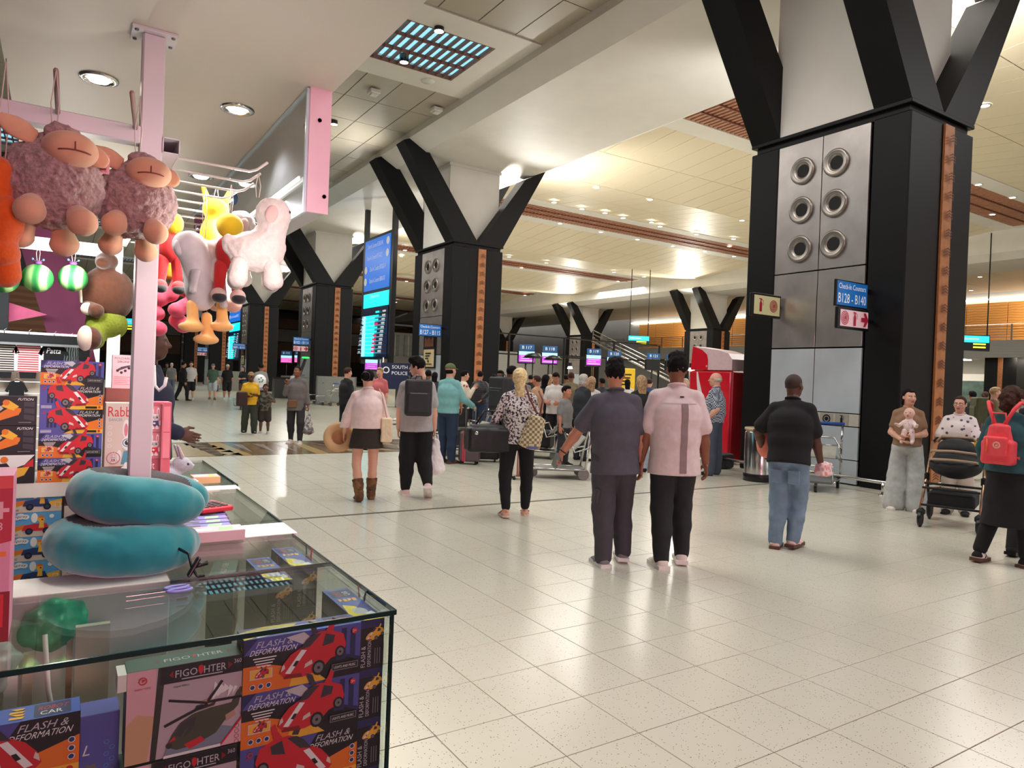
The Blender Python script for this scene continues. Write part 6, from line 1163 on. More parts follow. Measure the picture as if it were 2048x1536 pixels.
def make_shoes(J, kind='sneaker', mt=None, sole=None, sock=None, stripe=None):
    h = J['h']; sole = sole or SOLEW
    for i in range(2):
        an = J['ankles'][i]; fd = foot_dir(J, i); sd = np.cross(fd, V3(0, 0, 1)); sd = unit(sd); un = np.cross(sd, fd); o = an - un * .03 * h; L = .062 * h
        if kind == 'sandal':
            MB().prism([(-.02 * h, -.025 * h), (.118 * h, -.03 * h), (.125 * h, 0), (.118 * h, .03 * h), (-.02 * h, .025 * h), (-.034 * h, 0)], sole, 0, .014 * h, lambda u, v, q: Vector(o - un * .014 * h + fd * u + sd * v + un * q)).build('sandal_sole', J['t'])
            m = MB(); m.tube([o + sd * .03 * h + fd * .075 * h, o + fd * .08 * h + un * .024 * h, o - sd * .03 * h + fd * .075 * h], .006 * h, mt, 6); m.tube([o + sd * .024 * h + un * .0 * h, o - fd * .03 * h + un * .03 * h, o - sd * .024 * h, ], .004 * h, mt, 6); m.tube([o + sd * .026 * h + fd * .01 * h, o + fd * .03 * h + un * .04 * h, o - sd * .026 * h + fd * .01 * h], .004 * h, mt, 6); m.build('strap', J['t']); continue
        s = Soft(.0065 if J['near'] else .014); hi = .05 if kind != 'boot' else .16; sh = unit(J['knees'][i] - an)
        s.tube(o - fd * .022 * h + un * .012 * h, o + fd * .04 * h + un * .012 * h, (.027 * h, .026 * h), (.029 * h, .024 * h), sd, .02).tube(o + fd * .03 * h + un * .008 * h, o + fd * .1 * h - un * .002 * h, (.03 * h, .022 * h), (.027 * h, .015 * h), sd, .02).cap(o, an + sh * (.006 * h if kind != 'boot' else 0), .026 * h, .025 * h, .02)
        if kind == 'boot':
            s.cap(an, an + sh * .12 * h, .034 * h, .042 * h, .02); s.cut(sh, an + sh * .125 * h); s.noise(.006, 30, 2 + i, 1.8)
        v, f = s.arrays(); c = v[f].mean(1); mi = ((c - o) @ un < -.002 * h).astype(int) if kind != 'boot' else ((c - o) @ un < -.008 * h).astype(int)
        if stripe is not None:
            u_ = (c - o) @ fd / h; w_ = (c - o) @ un / h; mi[(np.abs(((u_ - w_ * .9) * 42) % 1 - .5) < .24) & (u_ > .012) & (u_ < .075) & (w_ > .0) & (w_ < .034) & (np.abs((c - o) @ sd / h) > .014)] = 2; mi[(u_ < -.018) & (w_ > .008)] = 2
        sh_o = link('shoe' if kind != 'boot' else 'boot', np_mesh('shoe', v, f, [mt, sole] + ([stripe] if stripe else []), mi), J['t'])
        if kind == 'sneaker' and J['near']:
            MB().prism([(-.05 * h, -.028 * h), (.02 * h, -.03 * h), (.1 * h, -.033 * h), (.124 * h, -.018 * h), (.124 * h, .018 * h), (.1 * h, .033 * h), (.02 * h, .03 * h), (-.05 * h, .028 * h)], sole, -.014 * h, .004 * h, lambda u, v_, q: Vector(o + fd * u + sd * v_ + un * q)).build('sole', sh_o)
            lm = MB()
            for q in range(4): lm.tube([o + fd * (.035 + q * .012) * h + sd * .014 * h + un * (.034 - q * .004) * h, o + fd * (.038 + q * .012) * h + un * (.039 - q * .004) * h, o + fd * (.035 + q * .012) * h - sd * .014 * h + un * (.034 - q * .004) * h], .0022 * h, SOLEW, 5)
            q_ = lm.build('laces', sh_o); q_['kind'] = 'stuff'
        if sock is not None: Soft(.009).cap(an - sh * .01 * h, an + sh * .04 * h, .024 * h, .025 * h).cut(sh, an + sh * .045 * h).build('sock', sock, J['t'])
def make_hair(J, style, col):
    Rh, hc, hs = J['head']; res = .008 if J['near'] else .015; mt = HAIRS.get(col, col); s = Soft(res); A = np.eye(4); A[:3, :3] = Rh * hs; A[:3, 3] = hc; M4 = A
    face = lambda z=.055, y=.045: s.box((0, y + .12, -.08 + z - .055), (.2, .1, .12), .02, .02, 's')
    nz = (.004, 60)
    if style == 'bald': return
    if style == 'buzz': s.ell((0, -.013, .034), (.077, .097, .087)); face(.06, .05); s.box((0, 0, -.14), (.2, .2, .1), .0, .02, 's'); nz = None
    elif style == 'fringe': s.ell((0, -.03, .0), (.082, .084, .05)); s.box((0, .1, 0), (.2, .09, .2), .01, .02, 's'); s.box((0, 0, .115), (.2, .2, .07), .0, .02, 's'); nz = (.002, 60)
    elif style == 'short': s.ell((0, -.014, .042), (.083, .102, .092)).ell((0, .03, .1), (.06, .06, .03), .03); face(.06, .035); s.box((0, 0, -.16), (.2, .2, .1), .0, .02, 's'); nz = (.005, 75)
    elif style == 'tall': s.ell((0, -.014, .042), (.084, .1, .092)).ell((0, .02, .12), (.068, .08, .042), .03); face(.06, .04); s.box((0, 0, -.165), (.2, .2, .1), .0, .02, 's'); nz = (.007, 70)
    elif style == 'cap':
        s.ell((0, -.012, .05), (.086, .104, .084)); s.box((0, 0, -.07), (.2, .2, .1), .0, .01, 's'); s.tube((0, .07, .042), (0, .165, .03), (.07, .009), (.05, .006), (1, 0, 0), .01); nz = None
    elif style == 'capback': s.ell((0, -.012, .05), (.086, .104, .084)); s.box((0, 0, -.07), (.2, .2, .1), .0, .01, 's'); nz = None
    elif style == 'bun': s.ell((0, -.014, .036), (.082, .101, .092)); face(.07, .04); s.box((0, 0, -.16), (.2, .2, .1), .0, .02, 's'); s.ell((0, -.1, .03), (.05, .045, .05), .02); nz = (.003, 70)
    elif style == 'topbun': s.ell((0, -.014, .036), (.08, .1, .09)); face(.075, .05); s.box((0, 0, -.16), (.2, .2, .1), .0, .02, 's'); s.ell((0, -.06, .13), (.035, .035, .03), .02); nz = (.003, 70)
    elif style == 'bob': s.ell((0, -.016, .034), (.09, .106, .096)).ell((0, -.03, -.06), (.092, .08, .07), .04); face(.07, .03); s.box((0, .09, -.17), (.055, .1, .2), .02, .02, 's'); s.box((0, 0, -.22), (.3, .3, .1), 0, .02, 's'); nz = (.005, 60)
    elif style == 'long': s.ell((0, -.016, .034), (.09, .106, .096)).tube((0, -.06, .0), (0, -.085, -.24), (.09, .06), (.075, .03), (1, 0, 0), .04); face(.07, .03); s.box((0, .11, -.17), (.055, .1, .2), .02, .02, 's'); nz = (.006, 50)
    elif style == 'half': s.ell((0, -.016, .036), (.086, .104, .094)).tube((0, -.06, .0), (.02, -.1, -.2), (.07, .05), (.045, .025), (1, 0, 0), .04).ell((0, -.1, .045), (.04, .035, .035), .02); face(.07, .03); s.box((0, .1, -.17), (.055, .1, .2), .02, .02, 's'); nz = (.005, 60)
    elif style == 'pony': s.ell((0, -.016, .036), (.09, .108, .096)).ell((0, -.11, .02), (.06, .06, .06), .03).ell((.01, -.13, -.05), (.065, .05, .08), .04); face(.07, .03); s.box((0, .0, -.18), (.3, .3, .1), 0, .02, 's') if False else None; nz = (.011, 55)
    if nz and J['near']: s.noise(nz[0], nz[1], int(hc[2] * 1000) % 37)
    s.build('hair' if 'cap' not in style else 'cap', mt, J['t'], Matrix(M4.tolist()))
    if style in ('cap', 'capback'):
        s = Soft(res).ell((0, -.02, -.01), (.081, .092, .06)); s.box((0, .1, 0), (.2, .09, .2), .01, .02, 's'); s.box((0, 0, .115), (.2, .2, .07), .0, .02, 's'); s.build('hair', HAIRS['grey' if col == 'olivecap' else 'black'], J['t'], Matrix(M4.tolist()))
def glasses(J):
    Rh, hc, hs = J['head']; W = lambda p: hc + Rh @ (np.array(p) * hs); m = MB(); GM = mat('spectacle_frame', (60, 44, 44), .35, var=0)
    for x in (-.032, .032): m.tube([W((x + .026 * math.cos(a), .1 - .006 * math.cos(a) ** 2, .006 + .02 * math.sin(a))) for a in [q * PI / 7 for q in range(14)]], .0017, GM, 5, closed=True); m.tube([W((x * 1.8, .095, .01)), W((x * 2.45, .01, .006))], .0017, GM, 5)
    m.tube([W((-.008, .105, .01)), W((.008, .105, .01))], .0017, GM, 5); m.build('spectacles', J['t'])
def watch(i, mt=None):
    def f(J):
        d = unit(J['wr'][i] - J['el'][i]); c = J['wr'][i] - d * .02; B = basis(d, V3(0, 1, .3)); r = .021 * J['h']; MB().tube([c + B[:, 0] * math.cos(a) * r + B[:, 1] * math.sin(a) * r for a in [q * PI / 5 for q in range(10)]], .005, mt or BLKP, 6, closed=True).build('wristband', J['t'])
    return f
WALK_L = (((-.03, .42, -1), (-.02, .02, -1)), ((.03, -.24, -1), (.02, -.42, -1)))   # left leg forward
WALK_R = (((-.03, -.24, -1), (-.02, -.42, -1)), ((.03, .42, -1), (.02, .02, -1)))
def wpos(J, p): t = J['t']; c, s = math.cos(t.rotation_euler.z), math.sin(t.rotation_euler.z); return Vector((t.location.x + c * p[0] - s * p[1], t.location.y + s * p[0] + c * p[1], t.location.z + p[2]))
def foot(px, py): p = on_floor(px, py); return (p.x, p.y, 0)
def by_feet(px, py): return foot(px, py)
def far(px, d): q = at_d(px, 740, d); return (q.x, q.y, 0)
def face_cam(p, off=0): return math.atan2(p[0], -p[1]) + rad(off)        # turned to the camera, off degrees to the left of it
def away(p, off=0): return math.atan2(-p[0], p[1]) + rad(off)
# ---------------------------------------------------------------- the people nearest the camera
DG = cloth('slate', (84, 82, 92)); DGT = cloth('slate_trousers', (70, 66, 74)); WT = cloth('dusty_white', (226, 204, 204)); BKT = cloth('charcoal', (34, 33, 37)); BK = cloth('black', (20, 20, 23)); JEAN = cloth('light_denim', (118, 142, 164), var=.16, scale=8); PKSH = cloth('blush', (244, 218, 216)); UMB = cloth('umber', (50, 42, 36)); GRT = cloth('light_grey', (176, 172, 174)); TL = cloth('aqua', (126, 182, 184)); NAVY = cloth('navy_denim', (36, 50, 76)); 
p = foot(1222, 1128)
J = person('man in slate grey t-shirt and cargo trousers walking away, left arm swung out', p, away(p, 16), 1.74, 'm', 'tan', (-18, 4), (.03, -.03), 0, (((-.0, -.04, -1), (.0, -.1, -1)), ((.05, .32, -1), (.03, -.1, -1))), (((-.58, .26, -1), (-.6, .32, -1)), ((.24, -.04, -1), (.12, .12, -1))), ('grip', 'relaxed'),
    dict(mt=DG, sleeve=.52, hem=-.085, ease=.022, collar=DG, open_cuff=.12), dict(mt=DGT, r=(.068, .056, .04), noise=.006), ('sneaker', cloth('shoe_grey', (128, 122, 126)), SOLEW), ('tall', 'black'), extras=[watch(0)])
hp = wpos(J, J['wr'][0] + unit(J['wr'][0] - J['el'][0]) * .09); tagged(MB().box((0, 0, 0), (.03, .07, .13), mat('phone_grey', (120, 122, 124), .3), rot=Matrix.Rotation(.5, 3, 'X'), bev=.006), 'phone', 'grey phone in the swinging hand of the man in slate grey', 'phone', hp)
hpp = J['hips'][0]
for i in (0,):
    a_, b_ = J['hips'][i], J['knees'][i]; c_ = pv(a_, b_, .75); MB().box(c_ + V3(-.075, -.02, 0), (.045, .13, .17), DGT, rot=Matrix.Rotation(.28, 3, 'X'), bev=.015).build('cargo_pocket', J['t'])
MB().tube([pv(J['sh'][0], J['el'][0], .8) + V3(math.cos(a) * .07, math.sin(a) * .068, math.cos(a) * .02) for a in [q * PI / 6 for q in range(12)]], .005, PKSH, 5, closed=True).build('sleeve_edge', J['t'])
p = foot(1340, 1132)
J = person('man in dusty white t-shirt with a grey back stripe, walking away', p, away(p, 14), 1.81, 'm', 'brown', (-5, 0), (.02, 0), 0, (((-.0, -.02, -1), (.0, -.12, -1)), ((.03, .3, -1), (.02, -.1, -1))), (((-.27, .0, -1), (-.14, .16, -1)), ((.27, -.08, -1), (.14, .12, -1))), ('relaxed', 'relaxed'),
    dict(mt=WT, sleeve=.55, hem=-.095, ease=.024, collar=WT, open_cuff=.15), dict(mt=BKT, r=(.064, .052, .036), noise=.005), ('sneaker', cloth('shoe_cream', (232, 216, 208)), SOLEW), ('tall', 'black'))
# the stripe and the seam lie on the cloth of the back
def on_back(J, pts_uv, mt, name, w_=.0, off=.006):
    """a ribbon laid on the back of the top: (across, height fraction of h) points, half width w_"""
    me = J['top'].data; co = np.array([v.co for v in me.vertices]); rows = []
    for (u, z, hw_) in pts_uv:
        row = []
        for e in np.linspace(-1, 1, 5):
            x = u + e * hw_; d = (co[:, 0] - x) ** 2 + (co[:, 2] - z) ** 2 + (co[:, 1] > J['P0'][1] + (z - J['P0'][2]) * J['up'][1] * 1.0) * 9; row.append((x, co[np.argsort(d)[:6], 1].min() - off, z))
        rows.append(row)
    m = MB(); vs = [q for r in rows for q in r]; n = len(rows); m.add(vs, [(i * 5 + k, i * 5 + k + 1, i * 5 + k + 6, i * 5 + k + 5) for i in range(n - 1) for k in range(4)], mt, True); return m.build(name, J['t'])
h = J['h']; z0, z1 = J['P0'][2] - .08 * h, J['shc'][2] - .035 * h; on_back(J, [(.035, pv(z0, z1, q), .028) for q in np.linspace(0, 1, 14)], cloth('stripe_grey', (150, 126, 128)), 'back_stripe'); on_back(J, [(.0, z1 + q, .15) for q in (0, .004)], cloth('seam_grey', (190, 170, 172)), 'yoke_seam', off=.004); on_back(J, [(.02, z1 + .05 + q, .018) for q in (0, .012)], BK, 'neck_label', off=.005)
p = foot(1570, 1098)
J = person('man in black t-shirt and light jeans leaning forward, seen from behind', p, away(p, -14), 1.72, 'm', 'dark', (-14, 8), (.2, -.02), 0, (((.01, .06, -1), (-.01, -.1, -1)), ((-.02, .32, -1), (-.08, -.12, -1))), (((-.55, -.1, -.8), (.1, .75, -1)), ((.24, .1, -1), (.16, .35, -1))), ('grip', 'grip'),
    dict(mt=BK, sleeve=.5, hem=-.05, ease=.02, collar=BK, open_cuff=.2), dict(mt=JEAN, r=(.06, .051, .039), noise=.009), ('sneaker', cloth('shoe_pinkish', (240, 204, 196)), SOLEG), ('buzz', 'stubble'))
c = wpos(J, pv(J['el'][0], J['wr'][0], .65) + V3(.03, .05, .02)); tag(Soft(.009).ell((0, 0, 0), (.07, .11, .17)).build('pink_balloon', mat('balloon_coral', (250, 130, 110), .3, var=.03)), 'coral pink balloon under the arm of the man in jeans', 'balloon').location = c
c = wpos(J, J['wr'][1] + V3(.02, .05, -.07)); tag(Soft(.007).box((0, 0, 0), (.06, .03, .045), .02).noise(.008, 40, 3).build('pink_wrapper', weave('wrapper_pink', [(240, 160, 166), (250, 222, 220)], 'voronoi', 26, .6)), 'crumpled pink and white wrapper in the hand of the man in jeans', 'wrapper').location = c
for sx in (-1, 1):
    q = J['P0'] + V3(sx * .085, -.125, -.2); MB().box(q, (.11, .012, .13), JEAN, bev=.005).build('back_pocket', J['t'])
p = foot(728, 1000)
J = person('woman in blush shirt, dark shorts and brown boots walking away', p, away(p, 4), 1.6, 'f', 'fair', (-22, 0), (.02, 0), 0, (((-.06, -.05, -1), (.12, -.28, -1)), ((.02, .16, -1), (-.02, .0, -1))), (((-.42, .1, -1), (-.12, .4, -1)), ((.35, .1, -1), (-.05, .85, -.5))), ('relaxed', 'relaxed'),
    dict(mt=PKSH, sleeve=.98, hem=.02, ease=.026, collar=PKSH, open_cuff=.012, flare=.006), dict(mt=UMB, kind='skirt', length=.13, r=(.135, .1), waist=.075, name='shorts'), ('boot', weave('boot_brown', [(92, 58, 34), (128, 86, 50)], 'noise', 12, .7), SOLEG), ('bun', 'black'))
MB().lathe([(.052, -.014), (.058, 0), (.052, .014)], K_['black'], J['head'][1] + J['head'][0] @ V3(0, -.1, .03), 16, axis=tuple(J['head'][0] @ V3(0, -1, 0))).build('hair_tie', J['t'])
c = wpos(J, J['wr'][0] + V3(-.06, .02, -.06)); ht = thing('straw_hat', 'tan straw hat carried at the side of the woman in boots', 'hat', c, rad(40)); MB().lathe([(.0, -.12), (.08, -.115), (.095, -.02), (.1, .0), (.16, .012), (.19, .0), (.192, .004), (.16, .02), (.1, .008), (.088, -.02), (.07, -.1), (0, -.105)], weave('straw', [(196, 150, 104), (224, 184, 138)], 'wave', 60, .8), (0, 0, 0), 24, axis=(-.8, -.45, .3)).build('hat', ht)
c = wpos(J, V3(.235, .0, J['P0'][2] + .02)); sb = thing('shoulder_bag', 'cream shoulder bag on the woman in the blush shirt', 'bag', c, J['t'].rotation_euler.z); Soft(.008).box((0, 0, 0), (.05, .1, .13), .02).noise(.004, 28, 4).build('pouch', mat('bag_cream', (246, 222, 188), .7, var=.06, bump=.2), sb); MB().tube([(0, -.08, .14), (-.07, -.04, .44), (-.1, .0, .5), (-.06, .06, .42), (0, .08, .14)], .007, mat('bag_strap', (206, 170, 150), .6), 6).build('strap', sb)
p = foot(828, 992)
J = person('man with black backpack, grey t-shirt and black trousers walking away', p, away(p, 4), 1.77, 'm', 'fair', (62, -14), (.0, -.02), 0, (((-.03, .12, -1), (-.01, .02, -1)), ((.04, .08, -1), (.14, -.85, -1))), (((-.16, .08, -1), (-.05, .2, -1)), ((.2, -.05, -1), (.1, .14, -1))), ('relaxed', 'grip'),
    dict(mt=GRT, sleeve=.5, hem=-.06, ease=.02, collar=GRT, open_cuff=.15), dict(mt=BK, r=(.063, .06, .036), cut_=.92, noise=.006), ('sneaker', cloth('shoe_blush', (238, 204, 198)), SOLEW), ('tall', 'black'), extras=[glasses])
def backpack(J, mt, label, w_=.3, hh=.44, d=.16, name='backpack', strap=True, off=.0, zo=-.02, pocket=True):
    t = J['t']; sx = J['chest'] + V3(0, -(.085 * J['h'] + d / 2 + off), zo); b = thing(name, label, 'backpack', wpos(J, sx), t.rotation_euler.z)
    Soft(.011).box((0, 0, 0), (w_ / 2 - .04, d / 2 - .04, hh / 2 - .04), .04).noise(.003, 16, 3).build('sack', mt, b)
    if pocket: MB().box((0, -d / 2 - .004, -.06), (w_ * .78, .03, hh * .55), mt, bev=.012).build('front_pocket', b); MB().box((0, -d / 2 - .022, .055), (w_ * .6, .006, .01), GREYMET).build('zip', b)
    MB().tube([(-.04, d / 2 - .03, hh / 2 - .01), (-.035, d / 2 - .04, hh / 2 + .04), (.035, d / 2 - .04, hh / 2 + .04), (.04, d / 2 - .03, hh / 2 - .01)], .008, mt, 6).build('grab_handle', b)
    if strap:
        for s_ in (-1, 1):
            x = s_ * w_ * .33; y0 = d / 2 - .02; H_ = J['h']; MB().tube([(x, y0, hh / 2 - .05), (x, y0 + .06, hh / 2 + .03), (x * 1.05, y0 + .14, hh / 2 + .03), (x * 1.2, y0 + .215, hh / 2 - .1), (x * 1.35, y0 + .15, -.02), (x * 1.25, y0 + .03, -hh / 2 + .1)], .014, mt, 6).build('shoulder_strap', b)
    return b
BPM = mat('backpack_black', (44, 44, 47), .6, var=.1, bump=.1); backpack(J, BPM, 'black laptop backpack on the man in the grey t-shirt', .34, .46, .15)
c = wpos(J, J['wr'][1] + V3(.03, .02, -.1)); pg = thing('plastic_bag', 'white plastic carrier bag in the hand of the man with backpack', 'bag', (c.x, c.y, c.z), J['t'].rotation_euler.z); Soft(.009).tube((0, 0, -.06), (0, 0, -.44), (.04, .03), (.14, .1), (1, .4, 0), .04).noise(.008, 26, 6).build('sack', mat('film_white', (240, 228, 232), .35, var=.05, bump=.3, scale=20), pg)
MB().tube([(-.03, 0, -.08), (-.02, 0, .02), (.02, 0, .02), (.03, 0, -.08)], .009, mat('film_white', (240, 228, 232), .35), 6).build('handle', pg)
p = foot(893, 926)
J = person('man in aqua long sleeved top and olive cap holding a suitcase handle', p, away(p, -38), 1.78, 'm', 'fair', (-6, 0), (.0, 0), 0, None, (((-.15, .0, -1), (-.05, .2, -1)), ((.25, .35, -.8), (.2, .75, -.45))), ('relaxed', 'grip'),
    dict(mt=TL, sleeve=1.0, hem=-.03, ease=.018), dict(mt=NAVY, r=(.064, .052, .04)), ('sneaker', cloth('shoe_brown', (96, 70, 40)), SOLEG), None)
make_hair(J, 'cap', cloth('olive_cap', (98, 104, 70)))
def suitcase(c, rz, w_, d, hh, mt, accent, label, group=None, name='suitcase', tel=.0):
    s = thing(name, label, 'suitcase', c, rz, group); MB().box((0, 0, hh / 2 + .05), (w_, d, hh), mt, bev=.035).build('shell', s)
    if accent: MB().box((-w_ * .16, 0, hh / 2 + .05), (.022, d + .008, hh * .985), accent).box((-w_ * .25, 0, hh / 2 + .05), (.018, d + .008, hh * .985), accent).build('zip_band', s)
    for x in (-w_ * .36, w_ * .36):
        for y in (-d * .34, d * .34): MB().lathe([(.026, -.014), (.026, .014)], BLKP, (x, y, .028), 10, axis=(1, 0, 0)).box((x, y, .055), (.03, .03, .03), BLKP).build('wheel', s)
    MB().tube([(-.06, 0, hh + .05), (-.05, 0, hh + .08), (.05, 0, hh + .08), (.06, 0, hh + .05)], .01, accent or BLKP, 6).build('grab_handle', s)
    if tel: MB().tube([(-.09, 0, hh), (-.09, 0, hh + tel), (.09, 0, hh + tel), (.09, 0, hh)], .009, GREYMET, 6).build('telescopic_handle', s)
    return s
MAUVE = mat('shell_mauve', (96, 78, 82), .4, var=.03); RDZ = mat('zip_red', (224, 60, 78), .5, var=0); BKSH = mat('case_black', (30, 28, 30), .5, var=.08)
suitcase(foot(938, 928), away(foot(938, 928), -12), .37, .24, .54, MAUVE, RDZ, 'mauve suitcase with red zip band and raised handle beside the man in aqua', tel=.5)
suitcase(at_d(968, 880, 13.2).to_tuple()[:2] + (0,), rad(-30), .6, .3, .42, BKSH, None, 'black suitcase standing behind the mauve one')
suitcase(foot(1041, 958), rad(-20), .34, .24, .46, weave('case_striped', [(216, 206, 198), (240, 234, 228)], 'wave', 30, .5, 'X'), mat('zip_brown', (140, 70, 56), .5), 'pale ribbed suitcase between the legs of the blonde woman')
p = foot(1030, 1032)
KN = weave('knit_mottled', [(60, 44, 56), (240, 226, 226)], 'noise', 42, .9, thr=.47)
J = person('blonde woman in mottled knit top and black leggings walking away', p, away(p, 6), 1.68, 'f', 'fair', (-10, 0), (.02, 0), 0, (((-.1, -.02, -1), (.03, -.3, -1)), ((.08, .14, -1), (-.02, .02, -1))), (((-.45, .12, -1), (-.25, .5, -.7)), ((.3, .2, -1), (.1, .8, -.3))), ('grip', 'relaxed'),
    dict(mt=KN, sleeve=.92, hem=-.04, ease=.016, name='jumper'), dict(mt=BK, r=(.06, .044, .03), cut_=.9), ('sandal', mat('sandal_tan', (206, 140, 116), .5), mat('sandal_sole', (232, 208, 192), .6)), ('half', 'blond'), extras=[watch(0)])
c = wpos(J, J['el'][0] + V3(-.1, -.08, -.2)); hb = thing('holdall', 'large black holdall on the arm of the blonde woman', 'bag', c, J['t'].rotation_euler.z + rad(12)); Soft(.011).box((0, 0, -.02), (.2, .08, .09), .05).box((0, 0, .08), (.17, .06, .04), .03).noise(.006, 14, 2).build('sack', mat('holdall_black', (26, 25, 27), .5, var=.1, bump=.15), hb)
MB().tube([(-.14, 0, .14), (-.04, .02, .3), (.1, .03, .3), (.16, 0, .14)], .011, BLKP, 6).build('handle', hb); MB().lathe([(0, .004), (.02, .002), (.021, 0)], CHROME, (-.16, -.13, .06), 10, axis=(0, -1, 0)).build('buckle', hb)
QLT = weave('quilted_cream', [(160, 128, 100), (240, 222, 188)], 'checker', 34, .6)
c = wpos(J, V3(.16, -.16, J['P0'][2] + .1)); qb = thing('quilted_backpack', 'cream woven backpack slung at the hip of the blonde woman', 'bag', c, J['t'].rotation_euler.z); Soft(.01).tube((.03, 0, .13), (-.05, 0, -.17), (.1, .05), (.13, .06), (1, 0, .2), .03).build('sack', QLT, qb); MB().tube([(.02, .0, .2), (-.06, .05, .36), (-.1, .1, .5)], .012, K_['brown'], 6).tube([(.06, .02, .16), (.1, .1, .34), (.06, .16, .44)], .012, K_['brown'], 6).build('shoulder_strap', qb)
MB().box((-.02, -.07, -.19), (.12, .004, .03), K_['purple']).build('label', qb)
# older man by the drinks machine
CHK = weave('check_navy', [(44, 52, 76), (190, 200, 214)], 'checker', 44, .85)
p = foot(1424, 950)
J = person('older man with glasses in checked shirt standing by the red drinks machine', p, away(p, 72), 1.8, 'm', 'fair', (8, 0), (-.02, 0), 0, (((-.04, .03, -1), (-.02, .0, -1)), ((.05, -.03, -1), (.04, -.02, -1))), (((-.28, -.42, -1), (.02, .7, -.75)), ((.3, -.2, -1), (-.1, .75, -.6))), ('fist', 'fist'),
    dict(mt=CHK, sleeve=.56, hem=-.015, ease=.016, collar=CHK, name='shirt'), dict(mt=cloth('slate_jeans', (74, 82, 100)), r=(.062, .056, .05)), ('shoe', BK, BLKP), ('fringe', 'grey'), face=True, extras=[glasses, watch(1, GREYMET)], belly=.045)
tag(Soft(.012).box((0, 0, .15), (.16, .08, .1), .04).noise(.005, 14, 3).build('floor_bag', BPM), 'black bag on the floor behind the older man', 'bag').location = (10.75, 9.15, 0)
# mother with baby
p = foot(1809, 1020)
TAUPE = cloth('taupe', (150, 116, 90)); LTW = cloth('washed_denim', (196, 196, 196), var=.1)
J = person('woman in taupe wrap top and wide pale trousers holding a baby', p, face_cam(p, -4), 1.62, 'f', 'fair', (36, -2), (-.03, 0), 0, (((-.08, .0, -1), (-.04, 0, -1)), ((.08, 0, -1), (.04, 0, -1))), (((-.25, .1, -1), (.75, .75, -.15)), ((.25, .1, -1), (-.6, .7, -.35))), ('relaxed', 'relaxed'),
    dict(mt=TAUPE, sleeve=.42, hem=.0, ease=.012, name='wrap_top'), dict(mt=LTW, r=(.062, .066, .084), cut_=.98, name='trousers', noise=.006), ('sneaker', cloth('shoe_ivory', (236, 224, 208)), SOLEW), ('bob', 'black'), face=True)
h = J['h']; bc = wpos(J, J['chest'] + V3(-.02, .17, .0)); BB = weave('babygrow', [(206, 120, 130), (248, 226, 224)], 'voronoi', 46, .85, thr=.22)
bt = thing('person', 'baby in pink patterned babygrow held by the woman in taupe', 'person', bc, J['t'].rotation_euler.z + rad(-10)); s = Soft(.007)
s.ell((0, 0, -.04), (.068, .058, .1), .03).ell((0, 0, .12), (.062, .07, .07), .02).ell((0, .02, .095), (.052, .052, .045), .02).cap((0, 0, .03), (0, 0, .08), .035).ell((0, .075, .105), (.01, .01, .009), .006)
for sx in (-1, 1): s.ell((sx * .062, 0, .11), (.008, .014, .02), .006).cap((sx * .052, .01, .0), (sx * .1, .06, -.05), .027, .023, .01).cap((sx * .1, .06, -.05), (sx * .12, .1, -.035), .021, .018, .01).ell((sx * .126, .118, -.03), (.018, .018, .016), .01).cap((sx * .04, .02, -.12), (sx * .06, .05, -.24), .036, .027, .01).ell((sx * .06, .07, -.265), (.022, .034, .022), .01)
v, f = s.arrays(); cz = v[f].mean(1); mi = ((cz[:, 2] < .045) & ~((cz[:, 1] > .112) & (cz[:, 2] > -.08))).astype(int); link('body', np_mesh('body', v, f, [SKINS['pale'], BB], mi), bt)
for x in (-.024, .024): MB().lathe([(0, .004), (.006, .001), (.006, -.004)], EYED, (x, .068, .125), 8, axis=(0, 1, 0)).build('eye', bt)
MB().lathe([(.0, .002), (.011, 0)], LIP, (0, .074, .083), 8, axis=(0, 1, 0)).build('mouth', bt)
# grandmother with pram
FLW = weave('floral_white', [(90, 84, 100), (240, 228, 228)], 'voronoi', 15, .85, thr=.27)
pp = foot(1905, 1052); p = (pp[0] + .62, pp[1] + .62, 0); q = on_floor(1912, 1035); p = (q.x + .25, q.y + .12, 0)
J = person('woman with glasses in white floral blouse pushing the black pram', p, face_cam(p, -6), 1.55, 'f', 'fair', (-6, 0), (.06, 0), 0, None, (((-.3, .3, -.9), (.25, .8, -.35)), ((.3, .3, -.9), (-.25, .8, -.35))), ('grip', 'grip'),
    dict(mt=FLW, sleeve=.58, hem=-.08, ease=.024, collar=FLW, open_cuff=.25, name='blouse'), dict(mt=cloth('cream_trousers', (206, 192, 178)), r=(.064, .056, .05)), ('shoe', BK, BLKP), ('bun', 'brown'), face=True, extras=[glasses])
pr = thing('pram', 'black pram with two tan hood bands and yellow tag, facing out', 'pram', (pp[0] + .0, pp[1] + .0, 0), J['t'].rotation_euler.z); PK = mat('pram_black', (22, 22, 25), .7, var=.12, bump=.15); RG = mat('rose_gold', (206, 164, 134), .3, metal=.8, var=0); TANB = mat('pram_tan', (176, 146, 122), .6)
Soft(.011).ell((0, -.02, .72), (.27, .36, .14), .04).tube((0, -.1, .74), (0, -.06, .93), (.25, .24), (.2, .17), (1, 0, 0), .05).noise(.004, 14, 2).build('carrycot', PK, pr); Soft(.011).box((0, .0, .33), (.2, .24, .05), .04).build('basket', PK, pr)
for z, x in ((.8, .262), (.9, .25)): MB().tube([(-x, .04, z - .03), (-x * .85, .26, z), (0, .35 - (z - .8) * .6, z + .015), (x * .85, .26, z), (x, .04, z - .03)], .014, TANB, 8).build('hood_band', pr)
